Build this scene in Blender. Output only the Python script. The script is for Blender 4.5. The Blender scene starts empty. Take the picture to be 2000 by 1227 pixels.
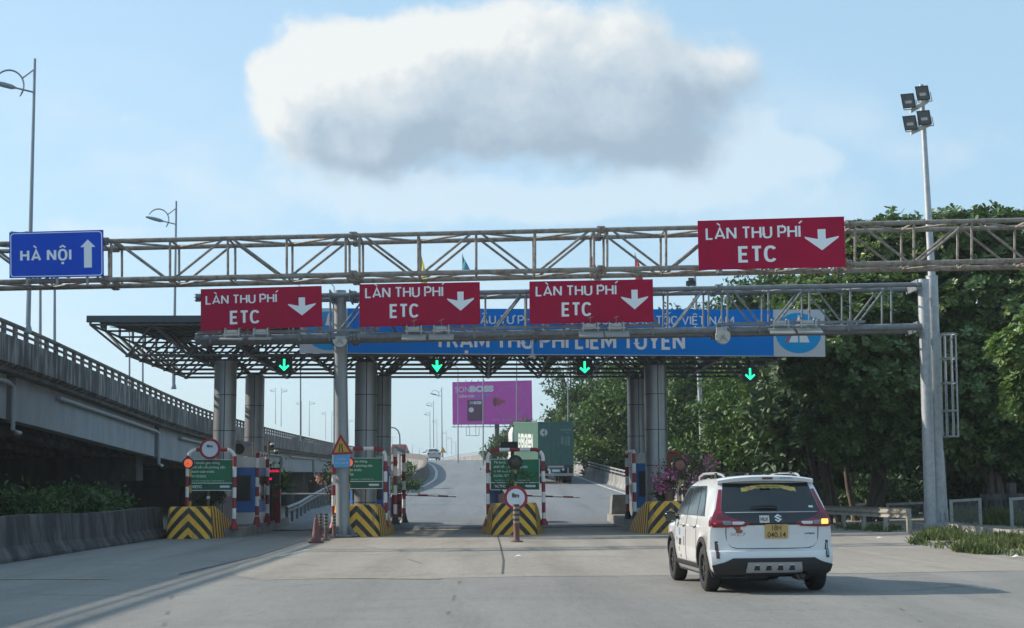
import bpy, bmesh, math, random
import numpy as np
from mathutils import Vector, Matrix
R = math.radians
random.seed(7)
rng = np.random.default_rng(7)
SC = bpy.context.scene
COL = SC.collection

# ---------------------------------------------------------------- camera
F_PX = 2950.0            # focal length for a 2000 px wide frame
CX, CY = 1000.0, 613.5
VPX, HOR = 937.0, 955.0  # where the road's direction meets the horizon
CAM_H = 1.5
ROLL = R(0.5)
d = Vector((VPX - CX, -(HOR - CY), F_PX)).normalized()      # +Y seen in (right, up, forward)
u = Vector((-math.sin(ROLL), math.cos(ROLL), 0))
zc = (u - d * u.dot(d)).normalized()
xc = d.cross(zc) if False else None
# right-handed in world: X = Y x Z ; in (right, up, forward) coordinates handedness flips
xc = zc.cross(d)
if xc.x < 0: xc = -xc
cam_right = Vector((xc.x, d.x, zc.x))
cam_up = Vector((xc.y, d.y, zc.y))
cam_fwd = Vector((xc.z, d.z, zc.z))
cam_d = bpy.data.cameras.new('camera')
cam_d.sensor_width = 36.0
cam_d.lens = 36.0 * F_PX / 2000.0
cam_d.clip_start = 0.1
cam_d.clip_end = 6000
cam = bpy.data.objects.new('camera', cam_d)
COL.objects.link(cam)
m3 = Matrix((cam_right, cam_up, -cam_fwd)).transposed()
cam.matrix_world = Matrix.Translation((0, 0, CAM_H)) @ m3.to_4x4()
SC.camera = cam

def ray(px, py):
    return cam_right * (px - CX) - cam_up * (py - CY) + cam_fwd * F_PX
def at(px, py, Y):                       # the point of the photograph at a known distance
    r = ray(px, py)
    return Vector((0, 0, CAM_H)) + r * (Y / r.y)
def gnd(px, py, Z=0.0):
    r = ray(px, py)
    return Vector((0, 0, CAM_H)) + r * ((Z - CAM_H) / r.z)

# ---------------------------------------------------------------- light
SUN_EL, SUN_AZ = R(31), R(-74)           # azimuth clockwise from the road's direction
sd = Vector((math.sin(SUN_AZ) * math.cos(SUN_EL), math.cos(SUN_AZ) * math.cos(SUN_EL), math.sin(SUN_EL)))
sl = bpy.data.lights.new('sun', 'SUN')
sl.energy = 3.5
sl.angle = R(0.6)
sl.color = (1.0, 0.91, 0.78)
so = bpy.data.objects.new('sun', sl)
COL.objects.link(so)
so.rotation_euler = sd.to_track_quat('Z', 'Y').to_euler()
SC.view_settings.view_transform = 'Standard'
SC.view_settings.look = 'None'
SC.view_settings.exposure = 0.82
SC.view_settings.gamma = 1.0

W = bpy.data.worlds.new('World')
SC.world = W
W.use_nodes = True
wt = W.node_tree
wt.nodes.clear()

class NG:
    """tiny node-graph writer"""
    def __init__(s, tree): s.t = tree
    def n(s, typ, ins=None, **kw):
        nd = s.t.nodes.new(typ)
        for k, v in kw.items(): setattr(nd, k, v)
        if ins:
            for k, v in ins.items(): s.put(nd.inputs[k], v)
        return nd
    def put(s, sock, v):
        if hasattr(v, 'is_linked') or hasattr(v, 'links'): s.t.links.new(v, sock)
        elif isinstance(v, bpy.types.Node): s.t.links.new(v.outputs[0], sock)
        else:
            if isinstance(v, tuple) and len(v) == 3 and sock.type == 'RGBA': v = v + (1,)
            sock.default_value = v
    def m(s, op, a, b=None, c=None, clamp=False):
        nd = s.t.nodes.new('ShaderNodeMath'); nd.operation = op; nd.use_clamp = clamp
        s.put(nd.inputs[0], a)
        if b is not None: s.put(nd.inputs[1], b)
        if c is not None: s.put(nd.inputs[2], c)
        return nd.outputs[0]
    def mix(s, f, a, b, blend='MIX'):
        nd = s.t.nodes.new('ShaderNodeMix'); nd.data_type = 'RGBA'; nd.blend_type = blend
        s.put(nd.inputs['Factor'], f); s.put(nd.inputs[6], a); s.put(nd.inputs[7], b)
        return nd.outputs[2]
    def smooth(s, v, a, b):
        nd = s.t.nodes.new('ShaderNodeMapRange'); nd.interpolation_type = 'SMOOTHSTEP'; nd.clamp = True
        s.put(nd.inputs[0], v); s.put(nd.inputs[1], a); s.put(nd.inputs[2], b)
        return nd.outputs[0]
    def noise(s, vec, scale, detail=5, rough=.55, dist=0.0, out=0):
        nd = s.t.nodes.new('ShaderNodeTexNoise')
        if vec is not None: s.put(nd.inputs['Vector'], vec)
        nd.inputs['Scale'].default_value = scale; nd.inputs['Detail'].default_value = detail
        nd.inputs['Roughness'].default_value = rough; nd.inputs['Distortion'].default_value = dist
        return nd.outputs[out]
    def ramp(s, f, stops):
        nd = s.t.nodes.new('ShaderNodeValToRGB')
        e = nd.color_ramp.elements
        while len(e) > len(stops): e.remove(e[-1])
        while len(e) < len(stops): e.new(0.5)
        for i, (p, c) in enumerate(stops):
            e[i].position = p; e[i].color = (c, c, c, 1) if not isinstance(c, tuple) else c + (1,)
        s.put(nd.inputs[0], f)
        return nd.outputs[0]

g = NG(wt)
sky = g.n('ShaderNodeTexSky', sky_type='NISHITA', sun_disc=False)
sky.sun_elevation = SUN_EL
sky.sun_rotation = SUN_AZ
sky.air_density = 1.0
sky.dust_density = 1.6
sky.ozone_density = 1.5
SKY_STRENGTH = 0.13
# clouds of the sky, laid out in directions (east/north, up/north), drifting at infinity
tc = g.n('ShaderNodeTexCoord')
sep = g.n('ShaderNodeSeparateXYZ', {0: tc.outputs['Generated']})
dy = g.m('MAXIMUM', sep.outputs[1], 0.02)
cu_ = g.m('DIVIDE', sep.outputs[0], dy)
cv_ = g.m('DIVIDE', sep.outputs[2], dy)
front = g.smooth(sep.outputs[1], 0.05, 0.3)
P0 = g.n('ShaderNodeCombineXYZ', {0: cu_, 1: cv_, 2: 0.0}).outputs[0]
def UV(px, py):
    r = ray(px, py); return r.x / r.y, r.z / r.y
CLOUD = [(625, 165, 120, 105, 1), (760, 120, 170, 130, 1), (735, 260, 150, 95, 1), (960, 105, 250, 135, 1), (1170, 95, 230, 135, 1),
         (1340, 140, 145, 95, .9), (1000, 255, 330, 90, 1), (1280, 265, 165, 80, .9), (690, 310, 70, 45, .5), (1440, 110, 60, 40, .45),
         (560, 175, 50, 50, .5)]
def field(P):
    warp = g.noise(P, 9.0, 4, .55, 0, 1)
    w2 = g.n('ShaderNodeVectorMath', {0: warp, 1: (.5, .5, .5)}, operation='SUBTRACT')
    w3 = g.n('ShaderNodeVectorMath', {0: w2.outputs[0], 'Scale': 0.085}, operation='SCALE')
    w4 = g.n('ShaderNodeVectorMath', {0: P, 1: w3.outputs[0]}, operation='ADD')
    s_ = g.n('ShaderNodeSeparateXYZ', {0: w4.outputs[0]})
    tot = None
    for (px, py, rx, ry, wgt) in CLOUD:
        a, b = UV(px, py)
        ex = g.m('MULTIPLY', g.m('SUBTRACT', s_.outputs[0], a), F_PX / rx)
        ey = g.m('MULTIPLY', g.m('SUBTRACT', s_.outputs[1], b), F_PX / ry)
        q = g.m('ADD', g.m('MULTIPLY', ex, ex), g.m('MULTIPLY', ey, ey))
        e = g.m('MULTIPLY', g.m('POWER', 2.718, g.m('MULTIPLY', q, -1.0)), wgt)
        tot = e if tot is None else g.m('ADD', tot, e)
    n = g.noise(P, 22.0, 10, .62)
    n2 = g.noise(P, 70.0, 8, .65)
    return g.m('ADD', g.m('ADD', tot, g.m('MULTIPLY', g.m('SUBTRACT', n, .5), .95)), g.m('MULTIPLY', g.m('SUBTRACT', n2, .5), .42))
F0 = field(P0)
off = g.n('ShaderNodeVectorMath', {0: P0, 1: (-.016, .014, 0)}, operation='ADD').outputs[0]
F1 = field(off)
uL, vT = UV(560, 120); uR, vB = UV(1420, 330)
east = g.smooth(cu_, uL + .05, uR + .03)                       # away from the sun
low = g.smooth(cv_, vT + .01, vB - .01)
dull = g.m('MULTIPLY', g.m('ADD', g.m('MULTIPLY', east, .55), g.m('MULTIPLY', low, .55)), 1.0, clamp=True)
soft = g.m('ADD', .80, g.m('MULTIPLY', dull, .62))
nd = g.n('ShaderNodeMapRange', {0: F0, 1: .34, 2: soft}, interpolation_type='SMOOTHSTEP', clamp=True)
alpha = g.m('MULTIPLY', nd.outputs[0], .96)
lit = g.m('SUBTRACT', F0, F1)
thick = g.smooth(F0, .55, 1.5)
base = g.m('SUBTRACT', .98, g.m('ADD', g.m('MULTIPLY', thick, .30), g.m('MULTIPLY', dull, .62)))
# the flat underside of the cumulus
u0, v0 = UV(1150, 330)
under = g.smooth(cv_, v0 + .055, v0 - .01)
under = g.m('MULTIPLY', under, g.smooth(cu_, UV(650, 300)[0], UV(960, 300)[0]))
base = g.m('SUBTRACT', base, g.m('MULTIPLY', under, .10))
L = g.m('ADD', base, g.m('MULTIPLY', lit, .75))
L = g.m('ADD', L, g.m('MULTIPLY', g.m('SUBTRACT', g.noise(P0, 30, 8, .62), .5), .30), clamp=True)
ccol = g.ramp(L, [(0.0, (.22, .285, .35)), (.3, (.275, .34, .405)), (.62, (.36, .41, .45)), (.85, (.44, .47, .485)), (1.0, (.51, .525, .52))])
# thin veils and small far cumulus low in the sky
nv = g.noise(g.n('ShaderNodeMapping', {0: P0, 'Scale': (1, 1.9, 1)}).outputs[0], 6.5, 8, .58, .2)
band = g.m('MULTIPLY', g.smooth(cv_, .02, .12), g.m('SUBTRACT', 1.0, g.smooth(cv_, .20, .32)))
veil = g.m('MULTIPLY', g.smooth(nv, .42, .78), g.m('MULTIPLY', band, .75))
SMALL = [(1080, 408, 100, 26, 1), (1420, 335, 190, 55, 1), (1130, 400, 60, 24, .8), (250, 232, 45, 16, .55), (250, 455, 130, 24, .8), (100, 440, 60, 20, .6), (870, 370, 220, 50, .8), (1560, 300, 110, 36, .9), (1250, 380, 260, 60, .8), (1480, 240, 80, 60, .5), (640, 360, 200, 60, .8), (820, 420, 220, 40, .7), (1450, 200, 90, 110, .6), (540, 260, 60, 90, .5), (1600, 400, 200, 40, .5)]
tot = None
for (px, py, rx, ry, wgt) in SMALL:
    a, b = UV(px, py)
    ex = g.m('MULTIPLY', g.m('SUBTRACT', cu_, a), F_PX / rx); ey = g.m('MULTIPLY', g.m('SUBTRACT', cv_, b), F_PX / ry)
    e = g.m('MULTIPLY', g.m('POWER', 2.718, g.m('MULTIPLY', g.m('ADD', g.m('MULTIPLY', ex, ex), g.m('MULTIPLY', ey, ey)), -1.0)), wgt)
    tot = e if tot is None else g.m('ADD', tot, e)
sm = g.smooth(g.m('ADD', tot, g.m('MULTIPLY', g.m('SUBTRACT', g.noise(P0, 24, 9, .64), .5), 2.0)), .35, 1.1)
veil = g.m('MAXIMUM', veil, g.m('MULTIPLY', sm, .62))
veil = g.m('MULTIPLY', veil, front)
alpha = g.m('MULTIPLY', alpha, front)
skyc = g.n('ShaderNodeVectorMath', {0: sky.outputs[0], 'Scale': SKY_STRENGTH}, operation='SCALE').outputs[0]
skyc = g.mix(.68, skyc, (.25, .395, .505))      # humid summer air: paler and more even than a clear sky
c1 = g.mix(veil, skyc, (.43, .50, .55))
c2 = g.mix(alpha, c1, ccol)
bg = g.n('ShaderNodeBackground', {'Color': c2, 'Strength': 1.0})
wo = g.n('ShaderNodeOutputWorld', {'Surface': bg.outputs[0]})
W.cycles.sampling_method = 'MANUAL'
W.cycles.sample_map_resolution = 512
SC.cycles.max_bounces = 6
SC.cycles.transparent_max_bounces = 6
SC.cycles.use_denoising = True

# ---------------------------------------------------------------- materials
MATS = {}
def mat(name, col, rough=.6, metal=0.0, var=0.0, vscale=4.0, col2=None, spec=None, bump=0.0, bscale=40.0, coat=0.0, emis=None, estr=0.0, thresh=(.35, .7), streak=None):
    """principled with a real second colour (dust, rust, wear) broken up by noise"""
    if name in MATS: return MATS[name]
    mt = bpy.data.materials.new(name); mt.use_nodes = True
    t = mt.node_tree; k = NG(t); b = t.nodes['Principled BSDF']
    b.inputs['Roughness'].default_value = rough; b.inputs['Metallic'].default_value = metal
    if spec is not None: b.inputs['Specular IOR Level'].default_value = spec
    if coat: b.inputs['Coat Weight'].default_value = coat; b.inputs['Coat Roughness'].default_value = .06
    tcn = k.n('ShaderNodeTexCoord'); geo = k.n('ShaderNodeNewGeometry')
    P = geo.outputs['Position']
    if streak: P = k.n('ShaderNodeMapping', {0: P, 'Scale': streak}).outputs[0]
    if var > 0:
        c2 = col2 if col2 else tuple(c * .55 for c in col)
        f = k.smooth(k.noise(P, vscale, 7, .62), thresh[0], thresh[1])
        k.put(b.inputs['Base Color'], k.mix(k.m('MULTIPLY', f, var), col, c2))
    else:
        b.inputs['Base Color'].default_value = col + (1,)
    if bump > 0:
        bn = k.n('ShaderNodeBump', {'Height': k.noise(geo.outputs['Position'], bscale, 5, .6), 'Strength': bump, 'Distance': .02})
        k.put(b.inputs['Normal'], bn.outputs[0])
    if emis is not None:
        b.inputs['Emission Color'].default_value = emis + (1,); b.inputs['Emission Strength'].default_value = estr
    MATS[name] = mt
    return mt

def leaf_mat(name, stops, trans=.2, rough=.5, clump=.5):
    if name in MATS: return MATS[name]
    mt = bpy.data.materials.new(name); mt.use_nodes = True
    t = mt.node_tree; k = NG(t); b = t.nodes['Principled BSDF']; o = t.nodes['Material Output']
    geo = k.n('ShaderNodeNewGeometry')
    f = k.m('ADD', k.m('MULTIPLY', geo.outputs['Random Per Island'], .6), k.m('MULTIPLY', k.smooth(k.noise(geo.outputs['Position'], .6, 3), .3, .7), .4))
    c = k.ramp(f, stops)
    k.put(b.inputs['Base Color'], c); b.inputs['Roughness'].default_value = rough
    b.inputs['Specular IOR Level'].default_value = .35
    tr = k.n('ShaderNodeBsdfTranslucent', {'Color': k.mix(1.0, c, (1.1, 1.25, .7), 'MULTIPLY')})
    mx = k.n('ShaderNodeMixShader', {0: trans, 1: b.outputs[0], 2: tr.outputs[0]})
    k.put(o.inputs['Surface'], mx.outputs[0])
    MATS[name] = mt
    return mt

# ---------------------------------------------------------------- mesh helpers
class MB:
    def __init__(s): s.v = []; s.f = []; s.m = []; s.sm = []
    def add(s, vs, fs, mi=0, smooth=False):
        o = len(s.v); s.v.extend([tuple(p) for p in vs])
        for f in fs: s.f.append(tuple(i + o for i in f)); s.m.append(mi); s.sm.append(smooth)
        return s
    def box(s, lo, hi, mi=0):
        x0, y0, z0 = lo; x1, y1, z1 = hi
        return s.add([(x0, y0, z0), (x1, y0, z0), (x1, y1, z0), (x0, y1, z0), (x0, y0, z1), (x1, y0, z1), (x1, y1, z1), (x0, y1, z1)],
                     [(3, 2, 1, 0), (4, 5, 6, 7), (0, 1, 5, 4), (1, 2, 6, 5), (2, 3, 7, 6), (3, 0, 4, 7)], mi)
    def cbox(s, c, sz, mi=0):
        return s.box([c[i] - sz[i] / 2 for i in range(3)], [c[i] + sz[i] / 2 for i in range(3)], mi)
    def hexa(s, p, mi=0):          # 4 front then 4 back corners, same order
        return s.add(p, [(0, 1, 2, 3), (7, 6, 5, 4), (1, 0, 4, 5), (2, 1, 5, 6), (3, 2, 6, 7), (0, 3, 7, 4)], mi)
    def tube(s, a, b, r0, r1=None, n=8, mi=0, cap=True):
        a = Vector(a); b = Vector(b); r1 = r0 if r1 is None else r1
        ax = (b - a)
        if ax.length < 1e-6: return s
        ax.normalize()
        t = Vector((0, 0, 1)) if abs(ax.z) < .9 else Vector((1, 0, 0))
        e1 = ax.cross(t).normalized(); e2 = ax.cross(e1)
        vs = []
        for (c, r) in ((a, r0), (b, r1)):
            for i in range(n):
                an = 2 * math.pi * i / n
                vs.append(c + e1 * (r * math.cos(an)) + e2 * (r * math.sin(an)))
        fs = [(i, (i + 1) % n, n + (i + 1) % n, n + i) for i in range(n)]
        s.add(vs, fs, mi, True)
        if cap:
            s.add(vs[:n], [tuple(range(n))[::-1]], mi); s.add(vs[n:], [tuple(range(n))], mi)
        return s
    def path(s, pts, r, n=8, mi=0, cap=True):
        pts = [Vector(p) for p in pts]
        rr = r if isinstance(r, (list, tuple)) else [r] * len(pts)
        rings = []
        prev = None
        for i, p in enumerate(pts):
            a = pts[max(i - 1, 0)]; b = pts[min(i + 1, len(pts) - 1)]
            ax = (b - a).normalized()
            if prev is None:
                t = Vector((0, 0, 1)) if abs(ax.z) < .9 else Vector((1, 0, 0))
                e1 = ax.cross(t).normalized()
            else:
                e1 = (prev - ax * prev.dot(ax)).normalized()
            prev = e1
            e2 = ax.cross(e1)
            rings.append([p + e1 * (rr[i] * math.cos(2 * math.pi * k / n)) + e2 * (rr[i] * math.sin(2 * math.pi * k / n)) for k in range(n)])
        vs = [q for rg in rings for q in rg]
        for i in range(len(pts) - 1):
            mm = mi(i) if callable(mi) else mi
            s.add(rings[i] + rings[i + 1], [(k, (k + 1) % n, n + (k + 1) % n, n + k) for k in range(n)], mm, True)
        if cap:
            s.add(rings[0], [tuple(range(n))[::-1]], mi(0) if callable(mi) else mi)
            s.add(rings[-1], [tuple(range(n))], mi(len(pts) - 2) if callable(mi) else mi)
        return s
    def lathe(s, prof, c=(0, 0, 0), n=20, mi=0):
        c = Vector(c); rings = []
        for (r, z) in prof:
            rings.append([c + Vector((r * math.cos(2 * math.pi * k / n), r * math.sin(2 * math.pi * k / n), z)) for k in range(n)])
        for i in range(len(prof) - 1):
            mm = mi(i) if callable(mi) else mi
            s.add(rings[i] + rings[i + 1], [(k, (k + 1) % n, n + (k + 1) % n, n + k) for k in range(n)], mm, True)
        if prof[0][0] > 1e-4: s.add(rings[0], [tuple(range(n))[::-1]], mi(0) if callable(mi) else mi)
        if prof[-1][0] > 1e-4: s.add(rings[-1], [tuple(range(n))], mi(len(prof) - 2) if callable(mi) else mi)
        return s
    def disc(s, c, r, y0, y1, n=28, mi=0):    # a plate facing -Y
        a = []; b = []
        for k in range(n):
            an = 2 * math.pi * k / n
            a.append((c[0] + r * math.cos(an), y0, c[2] + r * math.sin(an))); b.append((c[0] + r * math.cos(an), y1, c[2] + r * math.sin(an)))
        return s.add(a + b, [tuple(range(n)), tuple(range(2 * n - 1, n - 1, -1))] + [((k + 1) % n, k, n + k, n + (k + 1) % n) for k in range(n)], mi)
    def grid(s, P, mi=0, smooth=True, flip=False):
        nr, nc = len(P), len(P[0])
        vs = [q for row in P for q in row]
        fs = []
        for i in range(nr - 1):
            for j in range(nc - 1):
                q = (i * nc + j, i * nc + j + 1, (i + 1) * nc + j + 1, (i + 1) * nc + j)
                fs.append(q[::-1] if flip else q)
        return s.add(vs, fs, mi, smooth)
    def strip(s, prof, stations, mi=0, cap=True, smooth=False):
        """profile points swept: stations(i) -> function mapping a profile point to a point"""
        n = len(prof); rings = [[st(p) for p in prof] for st in stations]
        for i in range(len(rings) - 1):
            s.add(rings[i] + rings[i + 1], [(k, (k + 1) % n, n + (k + 1) % n, n + k) for k in range(n)], mi, smooth)
        if cap:
            s.add(rings[0], [tuple(range(n))[::-1]], mi); s.add(rings[-1], [tuple(range(n))], mi)
        return s

WL = {}
def put_props(o, label=None, cat=None, group=None, kind=None):
    if label: o['label'] = label
    if cat: o['category'] = cat
    if group: o['group'] = group
    if kind: o['kind'] = kind
    return o
def thing(name, label, cat, loc=(0, 0, 0), group=None):
    o = bpy.data.objects.new(name, None); COL.objects.link(o)
    o.empty_display_size = .2
    o.location = loc; WL[o.name] = Vector(loc)
    return put_props(o, label, cat, group)
def mk(name, mb, mats, parent=None, smooth_angle=40, label=None, recalc=True):
    """link ONE mesh object (a part when it has a parent); geometry is given in the world frame"""
    if not isinstance(mats, (list, tuple)): mats = [mats]
    me = bpy.data.meshes.new(name)
    off = WL[parent.name] if parent else Vector((0, 0, 0))
    me.from_pydata([(p[0] - off.x, p[1] - off.y, p[2] - off.z) for p in mb.v], [], mb.f)
    for m_ in mats: me.materials.append(m_)
    me.polygons.foreach_set('material_index', mb.m)
    me.polygons.foreach_set('use_smooth', mb.sm)
    if recalc:
        bm = bmesh.new(); bm.from_mesh(me)
        bmesh.ops.remove_doubles(bm, verts=bm.verts, dist=1e-5)
        bmesh.ops.recalc_face_normals(bm, faces=bm.faces)
        bm.to_mesh(me); bm.free()
    if any(mb.sm): me.set_sharp_from_angle(angle=R(smooth_angle))
    o = bpy.data.objects.new(name, me); COL.objects.link(o)
    if parent: o.parent = parent
    WL[o.name] = off
    if label: o['label'] = label
    return o
def solo(name, mb, mats, label, cat, group=None, **kw):
    o = mk(name, mb, mats, None, **kw)
    return put_props(o, label, cat, group)
def struct(name, mb, mats, kind='structure', **kw):
    o = mk(name, mb, mats, None, **kw)
    return put_props(o, kind=kind)
def copy_tree(o, parent=None):
    c = o.copy(); COL.objects.link(c)
    if parent: c.parent = parent
    for ch in list(o.children): copy_tree(ch, c)
    return c

_txt = {}
def text_geo(s, bold=0.0, spacing=1.0):
    """lettering outlines as flat faces: verts scaled so that capitals are 1 high, width returned"""
    key = (s, bold, spacing)
    if key in _txt: return _txt[key]
    def raw(body):
        cu = bpy.data.curves.new('lettering', 'FONT'); cu.body = body; cu.size = 1; cu.resolution_u = 4; cu.offset = bold; cu.space_character = spacing
        o = bpy.data.objects.new('lettering', cu); COL.objects.link(o)
        dg = bpy.context.evaluated_depsgraph_get()
        me = bpy.data.meshes.new_from_object(o.evaluated_get(dg))
        v = [(p.co.x, p.co.y) for p in me.vertices]; f = [tuple(p.vertices) for p in me.polygons]
        bpy.data.objects.remove(o); bpy.data.curves.remove(cu); bpy.data.meshes.remove(me)
        return v, f
    hv, _ = raw('H'); cap = max(p[1] for p in hv)
    v, f = raw(s)
    x0 = min(p[0] for p in v); x1 = max(p[0] for p in v)
    v = [((p[0] - x0) / cap, p[1] / cap) for p in v]
    _txt[key] = (v, f, (x1 - x0) / cap)
    return _txt[key]
def add_text(mb, s, fmap, u0, u1, v0, v1, off=.006, bold=.012, mi=0, aspect=None, spacing=1.0):
    """u0..u1 across (u1 None keeps the font's width, aspect = box width/height), v0 baseline, v1 cap height"""
    v, f, w = text_geo(s, bold, spacing)
    if u1 is None: u1 = u0 + w * (v1 - v0) / aspect
    mb.add([fmap(u0 + (u1 - u0) * p[0] / w, v0 + (v1 - v0) * p[1], off) for p in v], f, mi)
import unicodedata
def _arc(cx, cy, rx, ry, a0, a1, n=14, e=.8):
    o = []
    for k in range(n + 1):
        a = R(a0 + (a1 - a0) * k / n); c, q = math.cos(a), math.sin(a)
        o.append((cx + rx * math.copysign(abs(c) ** e, c), cy + ry * math.copysign(abs(q) ** e, q)))
    return o
GLYPH = {'A': (.70, [[(0, 0), (.5, 1), (1, 0)], [(.17, .27), (.83, .27)]]), 'N': (.64, [[(0, 0), (0, 1)], [(0, 1), (1, 0)], [(1, 0), (1, 1)]]), 'L': (.50, [[(0, 1), (0, 0), (1, 0)]]),
    'H': (.63, [[(0, 0), (0, 1)], [(1, 0), (1, 1)], [(0, .52), (1, .52)]]), 'T': (.58, [[(0, 1), (1, 1)], [(.5, 0), (.5, 1)]]), 'U': (.62, [[(0, 1), (0, .36)] + _arc(.5, .36, .5, .36, 180, 360) + [(1, 1)]]),
    'P': (.58, [[(0, 0), (0, 1), (.5, 1)] + _arc(.5, .72, .5, .28, 90, -90, 10) + [(0, .44)]]), 'I': (.16, [[(.5, 0), (.5, 1)]]), 'E': (.52, [[(1, 1), (0, 1), (0, 0), (1, 0)], [(0, .51), (.88, .51)]]),
    'C': (.62, [_arc(.5, .5, .5, .5, 38, 322, 22)]), 'O': (.65, [_arc(.5, .5, .5, .5, 90, 450, 28)]), 'G': (.64, [_arc(.5, .5, .5, .5, 40, 350, 22) + [(1, .47), (.6, .47)]]),
    'Y': (.64, [[(0, 1), (.5, .45), (1, 1)], [(.5, .47), (.5, 0)]]), 'R': (.60, [[(0, 0), (0, 1), (.5, 1)] + _arc(.5, .74, .46, .26, 90, -90, 10) + [(0, .48)], [(.55, .47), (1, 0)]]), 'V': (.66, [[(0, 1), (.5, 0), (1, 1)]]),
    'M': (.78, [[(0, 0), (0, 1)], [(0, 1), (.5, .25), (1, 1)], [(1, 1), (1, 0)]]), 'D': (.63, [[(0, 0), (0, 1), (.42, 1)] + _arc(.42, .5, .58, .5, 90, -90, 14) + [(0, 0)]]), 'Đ': (.63, [[(0, 0), (0, 1), (.42, 1)] + _arc(.42, .5, .58, .5, 90, -90, 14) + [(0, 0)], [(-.22, .52), (.42, .52)]])}
MARK = {'\u0300': [[(-.17, .33), (.02, .13)]], '\u0301': [[(-.02, .13), (.17, .33)]], '\u0302': [[(-.19, .12), (0, .28), (.19, .12)]], '\u0309': [[(-.06, .30), (.04, .34), (.09, .27), (.0, .19), (.0, .12)]]}
def add_sign_text(mb, s, fmap, u0, u1, v0, v1, off=.006, t=.15, gap=.06, mi=0):
    """even-stroke road lettering, capitals with their Vietnamese marks"""
    lines = []; x = 0.0
    for ch in s:
        if ch == ' ': x += .27; continue
        dd = unicodedata.normalize('NFD', ch); w_, st = GLYPH[dd[0]]
        for ln in st: lines.append([(x + t / 2 + a * (w_ - t), t / 2 + b * (1 - t)) for a, b in ln])
        cx_ = x + w_ / 2; stack = 0.0
        marks = list(dd[1:])
        for mk_ in marks:
            if mk_ == '\u0323': lines.append([(cx_ - t * .55, -.20), (cx_ + t * .55, -.20)])
            elif mk_ == '\u031b': lines.append([(x + w_ - t * .5, .86), (x + w_ + .08, .92), (x + w_ + .10, 1.06)])
            elif mk_ == '\u0302':
                lines.append([(cx_ + a, 1 + b) for a, b in MARK[mk_][0]]); stack = 1
            else: lines.append([(cx_ + a + (.20 if stack else 0), 1 + b + (.10 if stack else 0)) for a, b in MARK[mk_][0]])
        x += w_ + gap
    W__ = x - gap
    for i, ln in enumerate(lines):
        n = len(ln); Lf, Rt = [], []
        tw = t if len(ln) != 2 or abs(ln[0][1] + .20) > .01 else t * 1.1
        if min(q[1] for q in ln) > 1.0: tw = t * .72
        for k, p in enumerate(ln):
            p = Vector((p[0], p[1])); a = Vector(ln[k - 1]) if k else None; b = Vector(ln[k + 1]) if k + 1 < n else None
            d1 = (p - a).normalized() if a is not None else None; d2 = (b - p).normalized() if b is not None else None
            if d1 is None: d1 = d2
            if d2 is None: d2 = d1
            if k in (0, n - 1) and (Vector(ln[0]) - Vector(ln[-1])).length < 1e-4 and n > 3: d1 = (Vector(ln[-1]) - Vector(ln[-2])).normalized(); d2 = (Vector(ln[1]) - Vector(ln[0])).normalized()
            bis = (d1 + d2); bis = bis.normalized() if bis.length > 1e-3 else d1
            nn = Vector((-bis.y, bis.x)); c = max(.45, nn.dot(Vector((-d1.y, d1.x))))
            Lf.append(p + nn * (tw / 2 / c)); Rt.append(p - nn * (tw / 2 / c))
        o_ = off + .0011 * (i % 7)
        mb.add([fmap(u0 + (u1 - u0) * q.x / W__, v0 + (v1 - v0) * q.y, o_) for q in Lf + Rt], [(k, k + 1, n + k + 1, n + k) for k in range(n - 1)], mi)
def add_poly(mb, pts, fmap, off=.006, mi=0):
    mb.add([fmap(p[0], p[1], off) for p in pts], [tuple(range(len(pts)))], mi)
def corners_map(TL, TR, BR, BL):
    TL, TR, BR, BL = map(Vector, (TL, TR, BR, BL))
    nrm = (TR - BL).cross(TL - BL).normalized()
    if nrm.y > 0: nrm = -nrm
    def f(u_, v_, off=0.0):       # u to the right, v up
        return (BL * (1 - u_) + BR * u_) * (1 - v_) + (TL * (1 - u_) + TR * u_) * v_ + nrm * off
    f.w = (BR - BL).length; f.h = (TL - BL).length
    return f
def plate(mb, fmap, u0=0, u1=1, v0=0, v1=1, front=0.0, back=-.05, mi=0):
    q = [(u0, v0), (u1, v0), (u1, v1), (u0, v1)]
    mb.hexa([fmap(a, b, front) for a, b in q] + [fmap(a, b, back) for a, b in q], mi)
def rrect(u0, u1, v0, v1, r, asp, n=5):   # rounded rectangle, r in v units, asp = width/height
    pts = []
    for (cx_, cy_, a0) in ((u1 - r / asp, v1 - r, 0), (u0 + r / asp, v1 - r, 90), (u0 + r / asp, v0 + r, 180), (u1 - r / asp, v0 + r, 270)):
        for k in range(n + 1):
            a = R(a0 + 90 * k / n); pts.append((cx_ + r / asp * math.cos(a), cy_ + r * math.sin(a)))
    return pts
def ring_poly(mb, outer, inner, fmap, off=.006, mi=0):
    n = len(outer)
    mb.add([fmap(p[0], p[1], off) for p in outer + inner], [(i, (i + 1) % n, n + (i + 1) % n, n + i) for i in range(n)], mi)

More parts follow.
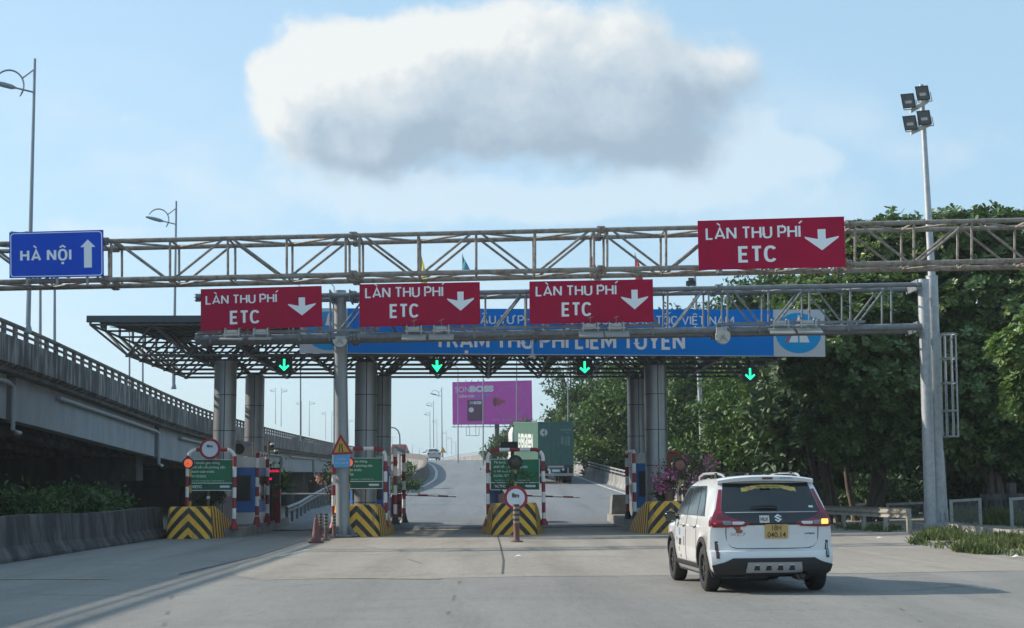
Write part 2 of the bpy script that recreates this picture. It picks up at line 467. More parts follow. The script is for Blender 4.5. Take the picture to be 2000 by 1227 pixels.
# shared materials
M_GALV = mat('galvanised', (.40, .42, .44), .5, .4, .6, 6, (.26, .27, .28), bump=.1, bscale=60)
M_GALVD = mat('dull_galvanised', (.20, .22, .24), .55, .3, .7, 5, (.12, .13, .14), bump=.1, bscale=60)
M_OLDSTEEL = mat('weathered_paint_steel', (.27, .25, .225), .7, .15, .9, 7, (.17, .115, .08), bump=.2, bscale=50, thresh=(.42, .68))
M_DARKSTEEL = mat('dark_steel', (.035, .042, .05), .5, .3, .5, 5, (.06, .06, .06))
M_BLACK = mat('black_paint', (.012, .012, .013), .5)
M_WHITE = mat('white_paint', (.78, .78, .76), .5, 0, .35, 5, (.55, .53, .50))
M_RED = mat('red_paint', (.27, .02, .035), .5, 0, .4, 6, (.20, .03, .035))
M_SIGNRED = mat('sign_red', (.40, .006, .048), .6, 0, .55, 2.2, (.30, .012, .045), spec=.1, streak=(1.6, 1, .18))
M_SIGNBLUE = mat('sign_blue', (.002, .075, .56), .55, spec=.08, var=.35, vscale=2.2, col2=(.004, .06, .44), streak=(1.6, 1, .18))
M_SIGNWHITE = mat('sign_white', (.80, .82, .84), .5)
M_SIGNBACK = mat('sign_back', (.30, .31, .32), .5, .5)
M_CONC = mat('concrete', (.33, .32, .30), .9, 0, .8, 3, (.20, .19, .18), bump=.25, bscale=25)
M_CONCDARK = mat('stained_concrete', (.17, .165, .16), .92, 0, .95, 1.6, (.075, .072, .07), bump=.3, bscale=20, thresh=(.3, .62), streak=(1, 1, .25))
M_CHROME = mat('bright_metal', (.75, .75, .75), .2, 1.0)
# ================================================================ the ground and the roads
def smooth_interp(xs, ys, w=6.0):
    gx = np.arange(xs[0], xs[-1] + .01, .5); gy = np.interp(gx, xs, ys)
    k = int(w / .5); ker = np.ones(2 * k + 1) / (2 * k + 1)
    pad = np.concatenate([gy[0] + (np.arange(-k, 0)) * (gy[1] - gy[0]), gy, gy[-1] + (np.arange(1, k + 1)) * (gy[-1] - gy[-2])])
    gs = np.convolve(pad, ker, 'valid')
    return lambda y: float(np.interp(y, gx, gs))
zr = smooth_interp([40, 58, 66, 84, 103, 130, 160, 191, 210, 240, 300, 400], [0, 0, .18, .95, 1.8, 3.0, 4.2, 5.15, 5.3, 5.1, 4.4, 3.4], 4)
xl = smooth_interp([40, 58, 70, 80, 95, 112, 130, 150, 172, 191, 230, 300], [-11.4, -11.4, -9.5, -7.5, -4.7, -4.0, -4.4, -5.3, -6.9, -9.5, -16, -32], 5)
xr = smooth_interp([40, 58, 66, 85, 95, 122, 150, 170, 190, 230, 300], [14.6, 14, 11.6, 9.3, 8.8, 7.9, 6.1, 4.5, 1.3, -5.2, -21], 4)

def road_mat(name, base, patch, dirt, fine=1.0, specks=.5):
    if name in MATS: return MATS[name]
    mt = bpy.data.materials.new(name); mt.use_nodes = True
    t = mt.node_tree; k = NG(t); b = t.nodes['Principled BSDF']
    P = k.n('ShaderNodeNewGeometry').outputs['Position']
    lane = k.n('ShaderNodeMapping', {0: P, 'Scale': (1.0, .12, 1)}).outputs[0]     # traffic wear runs along the lanes
    a1 = k.smooth(k.noise(lane, .55, 6, .6, .4), .36, .66)
    c = k.mix(a1, base, patch)
    a2 = k.smooth(k.noise(P, .35, 7, .65, .8), .50, .72)
    c = k.mix(k.m('MULTIPLY', a2, .55), c, dirt)
    xs = k.n('ShaderNodeMapping', {0: P, 'Scale': (.16, 1.3, 1)}).outputs[0]      # tyre marks and wash lines across
    a3 = k.smooth(k.noise(xs, .9, 5, .6, .3), .55, .72)
    c = k.mix(k.m('MULTIPLY', a3, .30), c, tuple(x * .62 for x in base))
    sx = k.n('ShaderNodeSeparateXYZ', {0: P}).outputs[0]           # rubber and oil worn in along the wheel paths
    wp = k.m('ABSOLUTE', k.m('SUBTRACT', k.m('FRACT', k.m('DIVIDE', k.m('ADD', sx, 60.2), 1.74)), .5))
    tr = k.m('MULTIPLY', k.m('SUBTRACT', 1.0, k.smooth(wp, .08, .34)), k.smooth(k.noise(lane, .9, 5, .6), .40, .68))
    c = k.mix(k.m('MULTIPLY', tr, .42), c, tuple(x * .52 for x in base))
    oil = k.smooth(k.noise(P, 1.15, 6, .7, .5), .64, .74)
    c = k.mix(k.m('MULTIPLY', oil, .45), c, tuple(x * .45 for x in base))
    pale = k.smooth(k.noise(P, .8, 7, .7, 1.2), .60, .70)
    c = k.mix(k.m('MULTIPLY', pale, .35), c, tuple(min(1, x * 1.45) for x in base))
    mo = k.noise(k.n('ShaderNodeMapping', {0: P, 'Scale': (9.0, 1.5, 1)}).outputs[0], 1.0, 6, .75)
    c = k.mix(k.m('MULTIPLY', k.smooth(mo, .50, .72), .40), c, tuple(x * .55 for x in base))
    c = k.mix(k.m('MULTIPLY', k.smooth(mo, .50, .26), .35), c, tuple(min(1, x * 1.5) for x in base))
    gr = k.noise(P, 38 * fine, 4, .85)
    c = k.mix(k.m('MULTIPLY', k.smooth(gr, .40, .78), specks), c, tuple(min(1, x * 2.0) for x in base))
    gr2 = k.noise(P, 15 * fine, 4, .75)
    c = k.mix(k.m('MULTIPLY', k.smooth(gr2, .52, .75), specks), c, tuple(x * .38 for x in base))
    vor = k.n('ShaderNodeTexVoronoi', {'Vector': k.n('ShaderNodeMapping', {0: P, 'Scale': (.16, .11, 1)}).outputs[0], 'Scale': 1.0}, feature='DISTANCE_TO_EDGE')
    crk = k.m('MULTIPLY', k.m('SUBTRACT', 1.0, k.smooth(vor.outputs['Distance'], 0.0, .006)), k.smooth(k.noise(P, .5, 3), .5, .6))
    c = k.mix(k.m('MULTIPLY', crk, .6), c, (.05, .05, .05))
    k.put(b.inputs['Base Color'], c)
    b.inputs['Roughness'].default_value = .82; b.inputs['Specular IOR Level'].default_value = .3
    bn = k.n('ShaderNodeBump', {'Height': gr, 'Strength': .8, 'Distance': .02})
    k.put(b.inputs['Normal'], bn.outputs[0])
    MATS[name] = mt
    return mt
M_ASPH = road_mat('asphalt', (.196, .191, .180), (.242, .234, .219), (.158, .152, .141))
M_SLAB = road_mat('worn_concrete_paving', (.262, .235, .202), (.325, .296, .26), (.198, .176, .15), 1.0, .3)
M_RAMP = road_mat('ramp_asphalt', (.150, .165, .182), (.178, .190, .204), (.132, .143, .156), .6, .35)
M_EARTH = mat('earth', (.13, .115, .085), .95, 0, .9, .8, (.055, .075, .03), bump=.4, bscale=6)
M_DIRT = mat('dusty_verge', (.27, .24, .20), .95, 0, .9, 1.2, (.17, .15, .12), bump=.4, bscale=14)

mb = MB()
ys = [-40, 0, 30, 60, 100, 200, 500, 1200, 3000]; xs_ = [-3000, -800, -200, -60, -20, 20, 60, 200, 800, 3000]
mb.grid([[(x, y, -.03) for x in xs_] for y in ys], smooth=False)
struct('ground', mb, M_EARTH)
mb = MB()
right_edge = [(-10, 12.6), (15, 11.6), (24, 10.3), (28.5, 10.4), (34, 10.9), (40, 11.7), (44, 12.6), (50, 14.0), (58.2, 14.2)]
lft = -11.35
P_ = []
for i in range(36):
    y = -10 + 68.2 * i / 35; xe = np.interp(y, [p[0] for p in right_edge], [p[1] for p in right_edge])
    P_.append([(lft + (xe - lft) * j / 6, y, -.004) for j in range(7)])
mb.grid(P_, smooth=False)
struct('road', mb, M_ASPH)
mb = MB()
P_ = []
for i in range(30):
    y = 26.2 + 32 * i / 29; xe = np.interp(y, [p[0] for p in right_edge], [p[1] for p in right_edge]) - .06
    xa = np.interp(y, [26, 28, 32, 38, 44, 58], [-3.6, -4.6, -5.0, -5.15, -5.0, -5.1])  # warm tone ends where the viaduct's shadow begins, sun and shade in the colour
    dy_ = .25 * math.sin(i)
    P_.append([(xa + (xe - xa) * j / 12, y + ((.12 * math.sin(j * 1.9) - .02 * j) if i == 0 else 0), .0) for j in range(13)])
mb.grid(P_, smooth=False)
struct('paving', mb, M_SLAB)
# ramp with its embankment
mb = MB(); P_ = []
YS = [58.2 + 2.4 * i for i in range(76)]
for y in YS:
    P_.append([(xl(y) + (xr(y) - xl(y)) * j / 6, y, zr(y) - (.004 if y < 60 else 0)) for j in range(7)])
mb.grid(P_, smooth=True)
struct('ramp', mb, M_RAMP)
mb = MB()
mb.grid([[(xl(y) - .45, y, -.3) for y in YS], [(xl(y) - .02, y, zr(y) - .02) for y in YS]], 0, False)
mb.grid([[(xr(y) + .02, y, zr(y) - .02) for y in YS], [(xr(y) + .45, y, -.3) for y in YS]], 0, False)
struct('embankment', mb, M_CONCDARK)
mb = MB()
vs = [(10.3, -10), (10.3, 24), (10.4, 28.5), (10.9, 34), (11.7, 40), (12.6, 44), (14, 50), (14.2, 62), (20, 62), (30, 50), (30, -10)]
mb.grid([[(np.interp(y, [p[0] for p in right_edge], [p[1] for p in right_edge]) - .5, y, -.012), (16, y, .05), (24, y, .1), (60, y, .1)] for y in np.linspace(-8, 75, 30)], 0, False)
struct('verge', mb, M_DIRT)

# painted markings, a joint and a dark line on the viaduct's shadow edge
def paint(name, c1, c2, amt=.6, sc=6): return mat(name, c1, .8, 0, amt, sc, c2, thresh=(.38, .58))
M_LINE = paint('worn_white_line', (.62, .62, .60), (.25, .25, .245), .75, 5)
M_YLINE = paint('worn_yellow_line', (.34, .27, .13), (.22, .205, .18), .95, 4)
def lane_strip(name, pts, w, m_, z=.004):
    b = MB(); n = len(pts)
    L_ = []; R_ = []
    for i, p in enumerate(pts):
        a = Vector(pts[max(0, i - 1)][:2]); c = Vector(pts[min(n - 1, i + 1)][:2])
        t = (c - a).normalized(); nn = Vector((-t.y, t.x))
        zz = p[2] if len(p) > 2 else 0
        L_.append((p[0] + nn.x * w / 2, p[1] + nn.y * w / 2, zz + z)); R_.append((p[0] - nn.x * w / 2, p[1] - nn.y * w / 2, zz + z))
    b.grid([R_, L_], 0, False)
    return struct(name, b, m_)
lane_strip('edge_line', [(xl(y) + .75, y, zr(y)) for y in np.linspace(78, 215, 60)], .22, M_LINE, .012)
lane_strip('edge_line', [(xr(y) - .75, y, zr(y)) for y in np.linspace(70, 200, 55)], .2, M_LINE, .012)
a = gnd(545, 1087); b_ = gnd(603, 1073); lane_strip('lane_marking', [(a.x, a.y), (b_.x, b_.y)], .16, M_LINE, .004)
a = gnd(0, 1088); b_ = gnd(330, 1047); lane_strip('lane_marking', [(a.x + .5, a.y), (b_.x + .45, b_.y)], .16, paint('faint_line', (.30, .30, .29), (.2, .2, .2), .9, 3), .0)
for (xa, ya, xb, yb) in ((575, 1128, 862, 1131), (-60, 1131, 215, 1131)):
    a = gnd(xa, ya); b_ = gnd(xb, yb); lane_strip('faded_stripe', [(a.x, a.y), (b_.x, b_.y)], .22, M_YLINE, .001 + .003)
M_JOINT_SHADOW = mat('tar_joint_and_shadow_line', (.06, .06, .058), .9)
jn = [(gnd(972, 1046)), gnd(976, 1070), gnd(979, 1095), gnd(977, 1122)]
lane_strip('joint', [(p.x + .05 * math.sin(7 * i), p.y) for i, p in enumerate(jn)], .045, M_JOINT_SHADOW, .004)
jn = [gnd(600, 1055), gnd(500, 1087), gnd(350, 1122)]
lane_strip('joint', [(p.x, p.y) for p in jn], .06, M_JOINT_SHADOW, .004)  # dark line painted along the edge of the viaduct's shadow

# ================================================================ left side: jersey wall, viaduct
def jersey(name, pts, h, label, cat='barrier', m_=None, group=None, t=1.0):
    """concrete safety barrier along pts (x, y, z of its foot)"""
    prof = [(-.30, 0), (-.30, .08), (-.17, .32), (-.10, h), (.10, h), (.17, .32), (.30, .08), (.30, 0)]
    prof = [(p[0] * t, p[1]) for p in prof]
    st = []
    for i, p in enumerate(pts):
        a = Vector(pts[max(0, i - 1)][:2]); c = Vector(pts[min(len(pts) - 1, i + 1)][:2]); tt = (c - a).normalized(); nn = (tt.y, -tt.x)
        st.append(lambda q, p=p, nn=nn: (p[0] + nn[0] * q[0], p[1] + nn[1] * q[0], p[2] + q[1]))
    b = MB(); b.strip(prof, st)
    return solo(name, b, m_ or M_CONCDARK, label, cat, group)
M_WALLDARK = mat('sooty_wall', (.125, .118, .115), .95, 0, 1.0, 1.9, (.035, .033, .035), bump=.35, bscale=16, thresh=(.3, .62), streak=(1, 1, .3))
jersey('jersey_wall', [(-10.75 + random.uniform(-.02, .02), 6 + 1.5 * i, -.01 + .03 * math.sin(i * .7)) for i in range(31)], 1.0, 'long low sooty concrete safety wall along the left shoulder of the road', m_=M_WALLDARK, t=1.2)

vt = smooth_interp([10, 40, 57, 83, 96, 120, 140, 175, 268, 420], [7.75, 7.9, 7.75, 6.86, 6.58, 6.58, 6.7, 7.0, 8.3, 9.5], 5)
VX = -17.0
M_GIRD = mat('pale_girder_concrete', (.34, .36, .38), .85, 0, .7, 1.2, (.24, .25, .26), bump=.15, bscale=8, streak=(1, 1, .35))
M_PARA = mat('streaked_parapet', (.27, .262, .25), .92, 0, 1.0, 3.2, (.055, .055, .06), bump=.2, bscale=18, thresh=(.34, .56), streak=(1, 1.15, .16))
M_PIPE = mat('drain_pipe', (.36, .38, .40), .55)
M_RAILP = mat('handrail_paint', (.24, .245, .25), .6, 0, .6, 2, (.15, .15, .15))
viaduct = thing('viaduct', 'tall grey concrete highway viaduct rising on the left with open slotted parapet', 'viaduct', (VX - 6, 30, 0))
VY = [12 + 3 * i for i in range(130)]
def vsta(ylist): return [(lambda q, y=y: (VX + q[0], y, vt(y) + q[1])) for y in ylist]
mb = MB(); mb.strip([(0, -.52), (0, -1.5), (-.25, -1.62), (-.30, -.52)], vsta(VY)); mk('parapet', mb, M_PARA, viaduct)
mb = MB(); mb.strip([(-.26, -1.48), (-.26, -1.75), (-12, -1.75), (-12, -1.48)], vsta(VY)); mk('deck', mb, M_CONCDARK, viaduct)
mb = MB(); mb.strip([(-11.7, -.1), (-11.7, -1.47), (-12, -1.47), (-12, -.1)], vsta(VY)); mk('parapet', mb, M_PARA, viaduct)
mb = MB(); mb.strip([(-.04, 0), (-.04, -.10), (-.22, -.10), (-.22, 0)], vsta(VY)); mb.strip([(-.07, -.265), (-.07, -.325), (-.19, -.325), (-.19, -.265)], vsta(VY))
mk('rail', mb, M_CONCDARK, viaduct)
far = MB()
y = 49.0; nb = 0
while y < 330:
    own = 52 < y < 181
    mb = MB() if own else far
    for (z0, z1) in ((-.105, -.265), (-.325, -.53)):
        mb.hexa([(VX - .08, y, vt(y) + z0), (VX - .08, y + .32, vt(y) + z0), (VX - .08, y + .32, vt(y) + z1), (VX - .08, y, vt(y) + z1),
                 (VX - .18, y, vt(y) + z0), (VX - .18, y + .32, vt(y) + z0), (VX - .18, y + .32, vt(y) + z1), (VX - .18, y, vt(y) + z1)])
    if own: mk('baluster', mb, M_CONCDARK, viaduct)
    y += 1.36
mk('far_balusters', far, M_CONCDARK, viaduct)['kind'] = 'stuff'
PY = [31.5, 57.5, 83.5, 109.5, 135.5, 161.5, 187.5]
for a_, b_ in zip(PY[:-1], PY[1:]):
    st = vsta([a_ + .55 + (b_ - a_ - 1.1) * i / 6 for i in range(7)])
    for gx in (-.95, -3.6, -6.3, -9.0):
        mb = MB(); mb.strip([(gx + .22, -1.76), (gx + .12, -2.0), (gx + .12, -3.0), (gx + .3, -3.2), (gx + .3, -3.42), (gx - .3, -3.42), (gx - .3, -3.2), (gx - .12, -3.0), (gx - .12, -2.0), (gx - .22, -1.76)] if gx != -.95 else
                            [(gx + .25, -1.76), (gx + .25, -3.42), (gx - .3, -3.42), (gx - .3, -1.76)], st)
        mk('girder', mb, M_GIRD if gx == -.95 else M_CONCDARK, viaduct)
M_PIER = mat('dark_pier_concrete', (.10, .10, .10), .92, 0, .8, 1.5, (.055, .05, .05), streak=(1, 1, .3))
for y in PY:
    t0 = vt(y)
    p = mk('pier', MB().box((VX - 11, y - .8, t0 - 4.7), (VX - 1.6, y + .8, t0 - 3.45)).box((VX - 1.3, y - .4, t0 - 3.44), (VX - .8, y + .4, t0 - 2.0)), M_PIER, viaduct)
    for px_ in (-3.4, -8.8):
        mb = MB(); mb.tube((VX + px_, y, -.05), (VX + px_, y, t0 - 4.71), .75, n=18); mk('pier_column', mb, M_PIER, viaduct)
    mb = MB()
    zz = t0 - 2.05
    mb.path([(VX - .55, y - 20, vt(y - 20) - 2.05), (VX - .55, y - 10, vt(y - 10) - 2.05), (VX - .55, y - .9, zz), (VX - .5, y - .35, zz - .15), (VX - .5, y - .3, zz - 1.75), (VX - .5, y + .1, zz - 1.85), (VX - .5, y + .6, zz - 1.85)], .09, 8)
    mk('drain_pipe', mb, M_PIPE, viaduct)
M_LIGHTBLOCK = mat('dark_light_block', (.05, .042, .038), .95, 0, .6, .8, (.03, .028, .03))  # dark wall added to keep sun and bright gaps out below the deck
solo('added_dark_wall', MB().box((-31.2, 10, -.1), (-30, 430, 8.2)), M_LIGHTBLOCK, 'dark wall added to block light beneath the viaduct', 'wall')

# ================================================================ ramp barriers and guardrails
M_BARR = mat('ramp_barrier_concrete', (.27, .265, .26), .9, 0, .9, 1.4, (.12, .118, .115), bump=.2, bscale=12, thresh=(.35, .62), streak=(1, 1, .3))
def ramp_barrier(fx, y0, y1, label, rail=True, n=34, off=0.0, h=.78, m_=None):
    b0 = thing('ramp_barrier', label, 'barrier', (fx(y0) + off, y0, zr(y0)), 'concrete barriers along the ramp')
    pts = [(fx(y) + off, y, zr(y) - .05) for y in np.linspace(y0, y1, n)]
    prof = [(-.25, 0), (-.25, .1), (-.14, .35), (-.09, h), (.09, h), (.14, .35), (.25, .1), (.25, 0)]
    st = []
    for i, p in enumerate(pts):
        a = Vector(pts[max(0, i - 1)][:2]); c = Vector(pts[min(n - 1, i + 1)][:2]); tt = (c - a).normalized(); nn = (tt.y, -tt.x)
        st.append(lambda q, p=p, nn=nn: (p[0] + nn[0] * q[0], p[1] + nn[1] * q[0], p[2] + q[1]))
    mb = MB(); mb.strip(prof, st); mk('wall', mb, m_ or M_BARR, b0)
    if rail:
        mb = MB()
        for dz in (.38, .17): mb.path([(p[0], p[1], p[2] + h + dz) for p in pts], .055, 6)
        mk('handrail', mb, M_RAILP, b0)
        for y in np.arange(y0 + .3, min(y1, 190), 2.0):
            mb = MB(); mb.tube((fx(y) + off, y, zr(y) + h - .07), (fx(y) + off, y, zr(y) + h + .34), .045, n=6); mk('rail_post', mb, M_RAILP, b0)
    return b0
ramp_barrier(lambda y: xr(y) + .1, 72, 250, 'curved concrete barrier with a pipe handrail on the wooded side of the ramp')
ramp_barrier(lambda y: xl(y) - .1, 92, 250, 'curving concrete barrier around the left edge of the ramp beside a bush', False, m_=M_CONCDARK, h=1.0)
pts = [Vector(at(783 + 47 * t, 903 + 17 * t, 172 - 22 * t)) for t in np.linspace(0, 1, 8)]
jersey('ramp_barrier', [(p.x - 1.2 * math.sin(i / 7 * 3.1), p.y, p.z - .3) for i, p in enumerate(pts)], 1.35, 'short pale concrete barrier behind the left ramp barrier', m_=M_BARR)

def guardrail(pts, label, h=.72, post=2.0, m_=None):
    g0 = thing('guardrail', label, 'guardrail', tuple(pts[0]), 'steel guardrails')
    m_ = m_ or M_GALV
    prof = [(0, 0), (.07, -.05), (.07, -.10), (0, -.15), (.07, -.20), (.07, -.25), (0, -.30), (-.02, -.30), (.04, -.24), (.04, -.21), (-.02, -.16), (-.02, -.14), (.04, -.10), (.04, -.05), (-.02, 0)]
    st = []
    n = len(pts)
    for i, p in enumerate(pts):
        a = Vector(pts[max(0, i - 1)][:2]); c = Vector(pts[min(n - 1, i + 1)][:2]); tt = (c - a).normalized(); nn = (tt.y, -tt.x)
        if nn[1] > 0 and abs(nn[1]) > abs(nn[0]): nn = (-nn[0], -nn[1])
        st.append(lambda q, p=p, nn=nn: (p[0] + nn[0] * q[0], p[1] + nn[1] * q[0], p[2] + h + q[1]))
    mb = MB(); mb.strip(prof, st); mk('rail', mb, m_, g0)
    acc = 0.0; last = Vector(pts[0])
    pos = [last]
    for p in pts[1:]:
        p = Vector(p)
        while (p - last).length >= post: last = last + (p - last).normalized() * post; pos.append(last)
    for q in pos:
        mk('post', MB().box((q.x - .06, q.y + .03, q.z - .2), (q.x + .06, q.y + .19, q.z + h - .02)), m_, g0)
    return g0
pl = []
for (px, py, Y) in ((560, 1000, 64), (585, 988, 69), (612, 974, 77), (640, 966, 86), (668, 962, 92), (690, 960, 100)):
    q = at(px, 955, Y); pl.append((q.x, Y, zr(Y)))
guardrail(pl, 'galvanised guardrail curving along the far left toll lane', m_=M_GALVD)
q0 = gnd(1778, 1043); q1 = gnd(1612, 1032)
guardrail([(q0.x, q0.y, 0), (q0.x - .4, q0.y + 1.6, 0), (q1.x, 56.5, 0), (12.2, 62, 0), (11.2, 68, zr(68)), (10.2, 74, zr(74))], 'weathered guardrail ending beside the floodlight mast base', h=.78, m_=mat('weathered_guardrail', (.36, .345, .31), .6, .3, .8, 5, (.22, .19, .15)))
g1 = thing('roadside_rail', 'pale concrete beam rail behind the tall grass beside the mast', 'guardrail', (15.0, 48, 0), 'steel guardrails')
mb = MB()
A = at(1843, 1022, 48); B = at(2080, 1047, 40.5)
mb.hexa([(A.x, A.y, A.z - .3), (B.x, B.y, B.z - .3), (B.x, B.y, B.z), (A.x, A.y, A.z), (A.x, A.y + .16, A.z - .3), (B.x + .1, B.y + .16, B.z - .3), (B.x + .1, B.y + .16, B.z), (A.x, A.y + .16, A.z)])
mk('beam', mb, M_CONC, g1)
for t in (.08, .55, .97):
    p = A.lerp(B, t); mk('post', MB().box((p.x - .1, p.y + .17, -.1), (p.x + .1, p.y + .37, p.z - .04)), M_CONC, g1)

# ================================================================ toll canopy: columns, space frame, roof
M_CLAD = mat('column_cladding', (.33, .345, .355), .42, .75, .5, 2.0, (.27, .275, .28), bump=.03, bscale=5)
M_SEAM = mat('seam', (.02, .02, .022), .6)
M_FRAME = mat('space_frame_paint', (.115, .13, .142), .5, .1, .5, 3, (.15, .152, .15))
M_ROOF = mat('roof_sheet', (.055, .072, .082), .5, .3, .5, 1.5, (.06, .066, .07))
canopy = thing('toll_canopy', 'wide flat toll plaza roof on a dark steel space frame with silver round columns', 'canopy', (-1.4, 57.6, 0))
BX = [-12.2 + 2.09 * k for k in range(12)]; BY = [52.4 + 2.1 * j for j in range(6)]; BZ = 6.15
TX = [-13.245 + 2.09 * k for k in range(13)]; TY = [51.35 + 2.1 * j for j in range(7)]; TZ = 7.1
mb = MB()
for x in BX: mb.tube((x, BY[0], BZ), (x, BY[-1], BZ), .048, n=6)
for y in BY: mb.tube((BX[0], y, BZ), (BX[-1], y, BZ), .05, n=6)
for x in BX:
    for y in BY: mb.cbox((x, y, BZ), (.13, .13, .13))
mk('bottom_grid', mb, M_FRAME, canopy)
mb = MB()
for x in TX: mb.tube((x, TY[0], TZ), (x, TY[-1], TZ), .04, n=6)
for y in TY: mb.tube((TX[0], y, TZ), (TX[-1], y, TZ), .04, n=6)
for i in range(0, 13, 2):
    for j in range(0, 7): mb.tube((TX[i], TY[j], TZ), (TX[i], TY[j], 7.27 + .042 * (TY[j] - 51.25)), .05, n=6)
mk('top_grid', mb, M_FRAME, canopy)
mb = MB()
for i, x in enumerate(BX):
    for j, y in enumerate(BY):
        for (a_, b_) in ((0, 0), (1, 0), (0, 1), (1, 1)):
            mb.tube((x, y, BZ), (TX[i + a_], TY[j + b_], TZ), .042, n=5, cap=False)
mk('web_lattice', mb, M_FRAME, canopy)
mb = MB()
x0, x1, y0, y1 = -13.35, 12.0, 51.25, 64.05
RS = .54; mb.hexa([(x0, y0 + .06, 7.28), (x1, y0 + .06, 7.28), (x1, y0 + .06, 7.36), (x0, y0 + .06, 7.36), (x0, y1, 7.28 + RS), (x1, y1, 7.28 + RS), (x1, y1, 7.36 + RS), (x0, y1, 7.36 + RS)])
for k in range(64):
    x = x0 + .2 + k * .395; mb.hexa([(x, y0 + .08, 7.22), (x + .14, y0 + .08, 7.22), (x + .14, y0 + .08, 7.277), (x, y0 + .08, 7.277), (x, y1 - .02, 7.22 + RS), (x + .14, y1 - .02, 7.22 + RS), (x + .14, y1 - .02, 7.277 + RS), (x, y1 - .02, 7.277 + RS)])
mk('roof', mb, M_ROOF, canopy)
mk('fascia', MB().box((x0, y0 - .02, 7.17), (x1, y0 + .055, 7.40)), M_ROOF, canopy)
mb = MB(); mb.tube((-12.9, 51.7, 7.0), (-12.9, 51.7, 7.3), .1, n=10); mk('roof_drain', mb, M_FRAME, canopy)
for (px, Y, r) in ((437, 54.6, .40), (713, 54.6, .40), (1280, 54.6, .40), (495, 61.5, .385), (744, 61.5, .385), (1243, 61.5, .385)):
    cx = at(px, 850, Y).x
    zt = 6.02 + .012 * (cx + 1.4) * -1
    mb = MB(); mb.tube((cx, Y, zr(Y) * 0 + .05), (cx, Y, zt), r, n=40); c_ = mk('column', mb, M_CLAD, canopy)
    mb = MB()
    for z in (1.05, 2.33, 3.61, 4.89): mb.lathe([(r + .004, z - .012), (r + .004, z + .012)], (cx, Y, 0), 40)
    for an in (-84, 40, 160):
        vx = cx + (r + .004) * math.cos(R(an)); vy = Y + (r + .004) * math.sin(R(an))
        mb.tube((vx, vy, .1), (vx, vy, zt), .016, n=5)
    mk('seams', mb, M_SEAM, c_)
    mb = MB(); mb.box((cx - .28, Y - .28, zt + .002), (cx + .28, Y + .28, zt + .06))
    for s1 in (-1, 1):
        for s2 in (-1, 1): mb.tube((cx + s1 * .2, Y + s2 * .2, zt + .05), (cx + s1 * 1.0, Y + s2 * 1.0, 6.95), .055, n=6)
    mb.tube((cx, Y, zt), (cx, Y, 6.2), .12, n=8)
    mk('bearing', mb, M_FRAME, c_)
canopy.rotation_euler = (0, R(.45), 0)

# ================================================================ overhead gantries
def lattice_gantry(root, line, segs, nodes, xr_, rch, rweb, m_, depth_y, flange=True, left_end=None):
    """line(px, row) -> point on one of four chords: row 0 front top, 1 front bottom, 2 rear top, 3 rear bottom"""
    for r_ in range(4):
        mb = MB(); mb.tube(line(xr_[0], r_), line(xr_[1], r_), rch[r_ % 2], n=12); mk('chord', mb, m_, root)
    for (a_, b_) in ((0, 1), (2, 3)):
        mb = MB()
        for s0 in segs:
            ns = [s0 + q for q in nodes]
            ns = [q for q in ns]
            for i, q in enumerate(ns):
                if xr_[0] < q < xr_[1]: mb.tube(line(q, a_), line(q, b_), rweb, n=7)
                if i + 1 < len(ns) and xr_[0] < q and ns[i + 1] < xr_[1]:
                    g_ = 8
                    if i % 2 == 0: mb.tube(line(q + g_, a_), line(ns[i + 1] - g_, b_), rweb, n=7)
                    else: mb.tube(line(q + g_, b_), line(ns[i + 1] - g_, a_), rweb, n=7)
        mk('lattice', mb, m_, root)
    for (a_, b_) in ((0, 2), (1, 3)):
        mb = MB()
        for s0 in segs:
            ns = [s0 + q for q in nodes]
            for i, q in enumerate(ns):
                if xr_[0] < q < xr_[1]: mb.tube(line(q, a_), line(q, b_), rweb * .9, n=6)
                if i + 1 < len(ns) and xr_[0] < q and ns[i + 1] < xr_[1]:
                    if i % 2 == 0: mb.tube(line(q, a_), line(ns[i + 1], b_), rweb * .9, n=6)
                    else: mb.tube(line(q, b_), line(ns[i + 1], a_), rweb * .9, n=6)
        mk('lattice', mb, m_, root)
    if flange:
        for s0 in segs:
            if not xr_[0] < s0 < xr_[1]: continue
            for r_ in range(4):
                mb = MB(); c0 = Vector(line(s0, r_)); dx = Vector((.03, 0, 0))
                rr = rch[r_ % 2]
                mb.tube(c0 - dx * 2.2, c0 - dx * .4, rr * 1.75, n=8); mb.tube(c0 + dx * .4, c0 + dx * 2.2, rr * 1.75, n=8)
                for an in range(6):
                    e = Vector((0, math.cos(an * 1.047) * rr * 1.5, math.sin(an * 1.047) * rr * 1.5)); mb.tube(c0 + e - dx * 3.6, c0 + e + dx * 3.6, .013, n=5)
                mk('coupling', mb, m_, root)

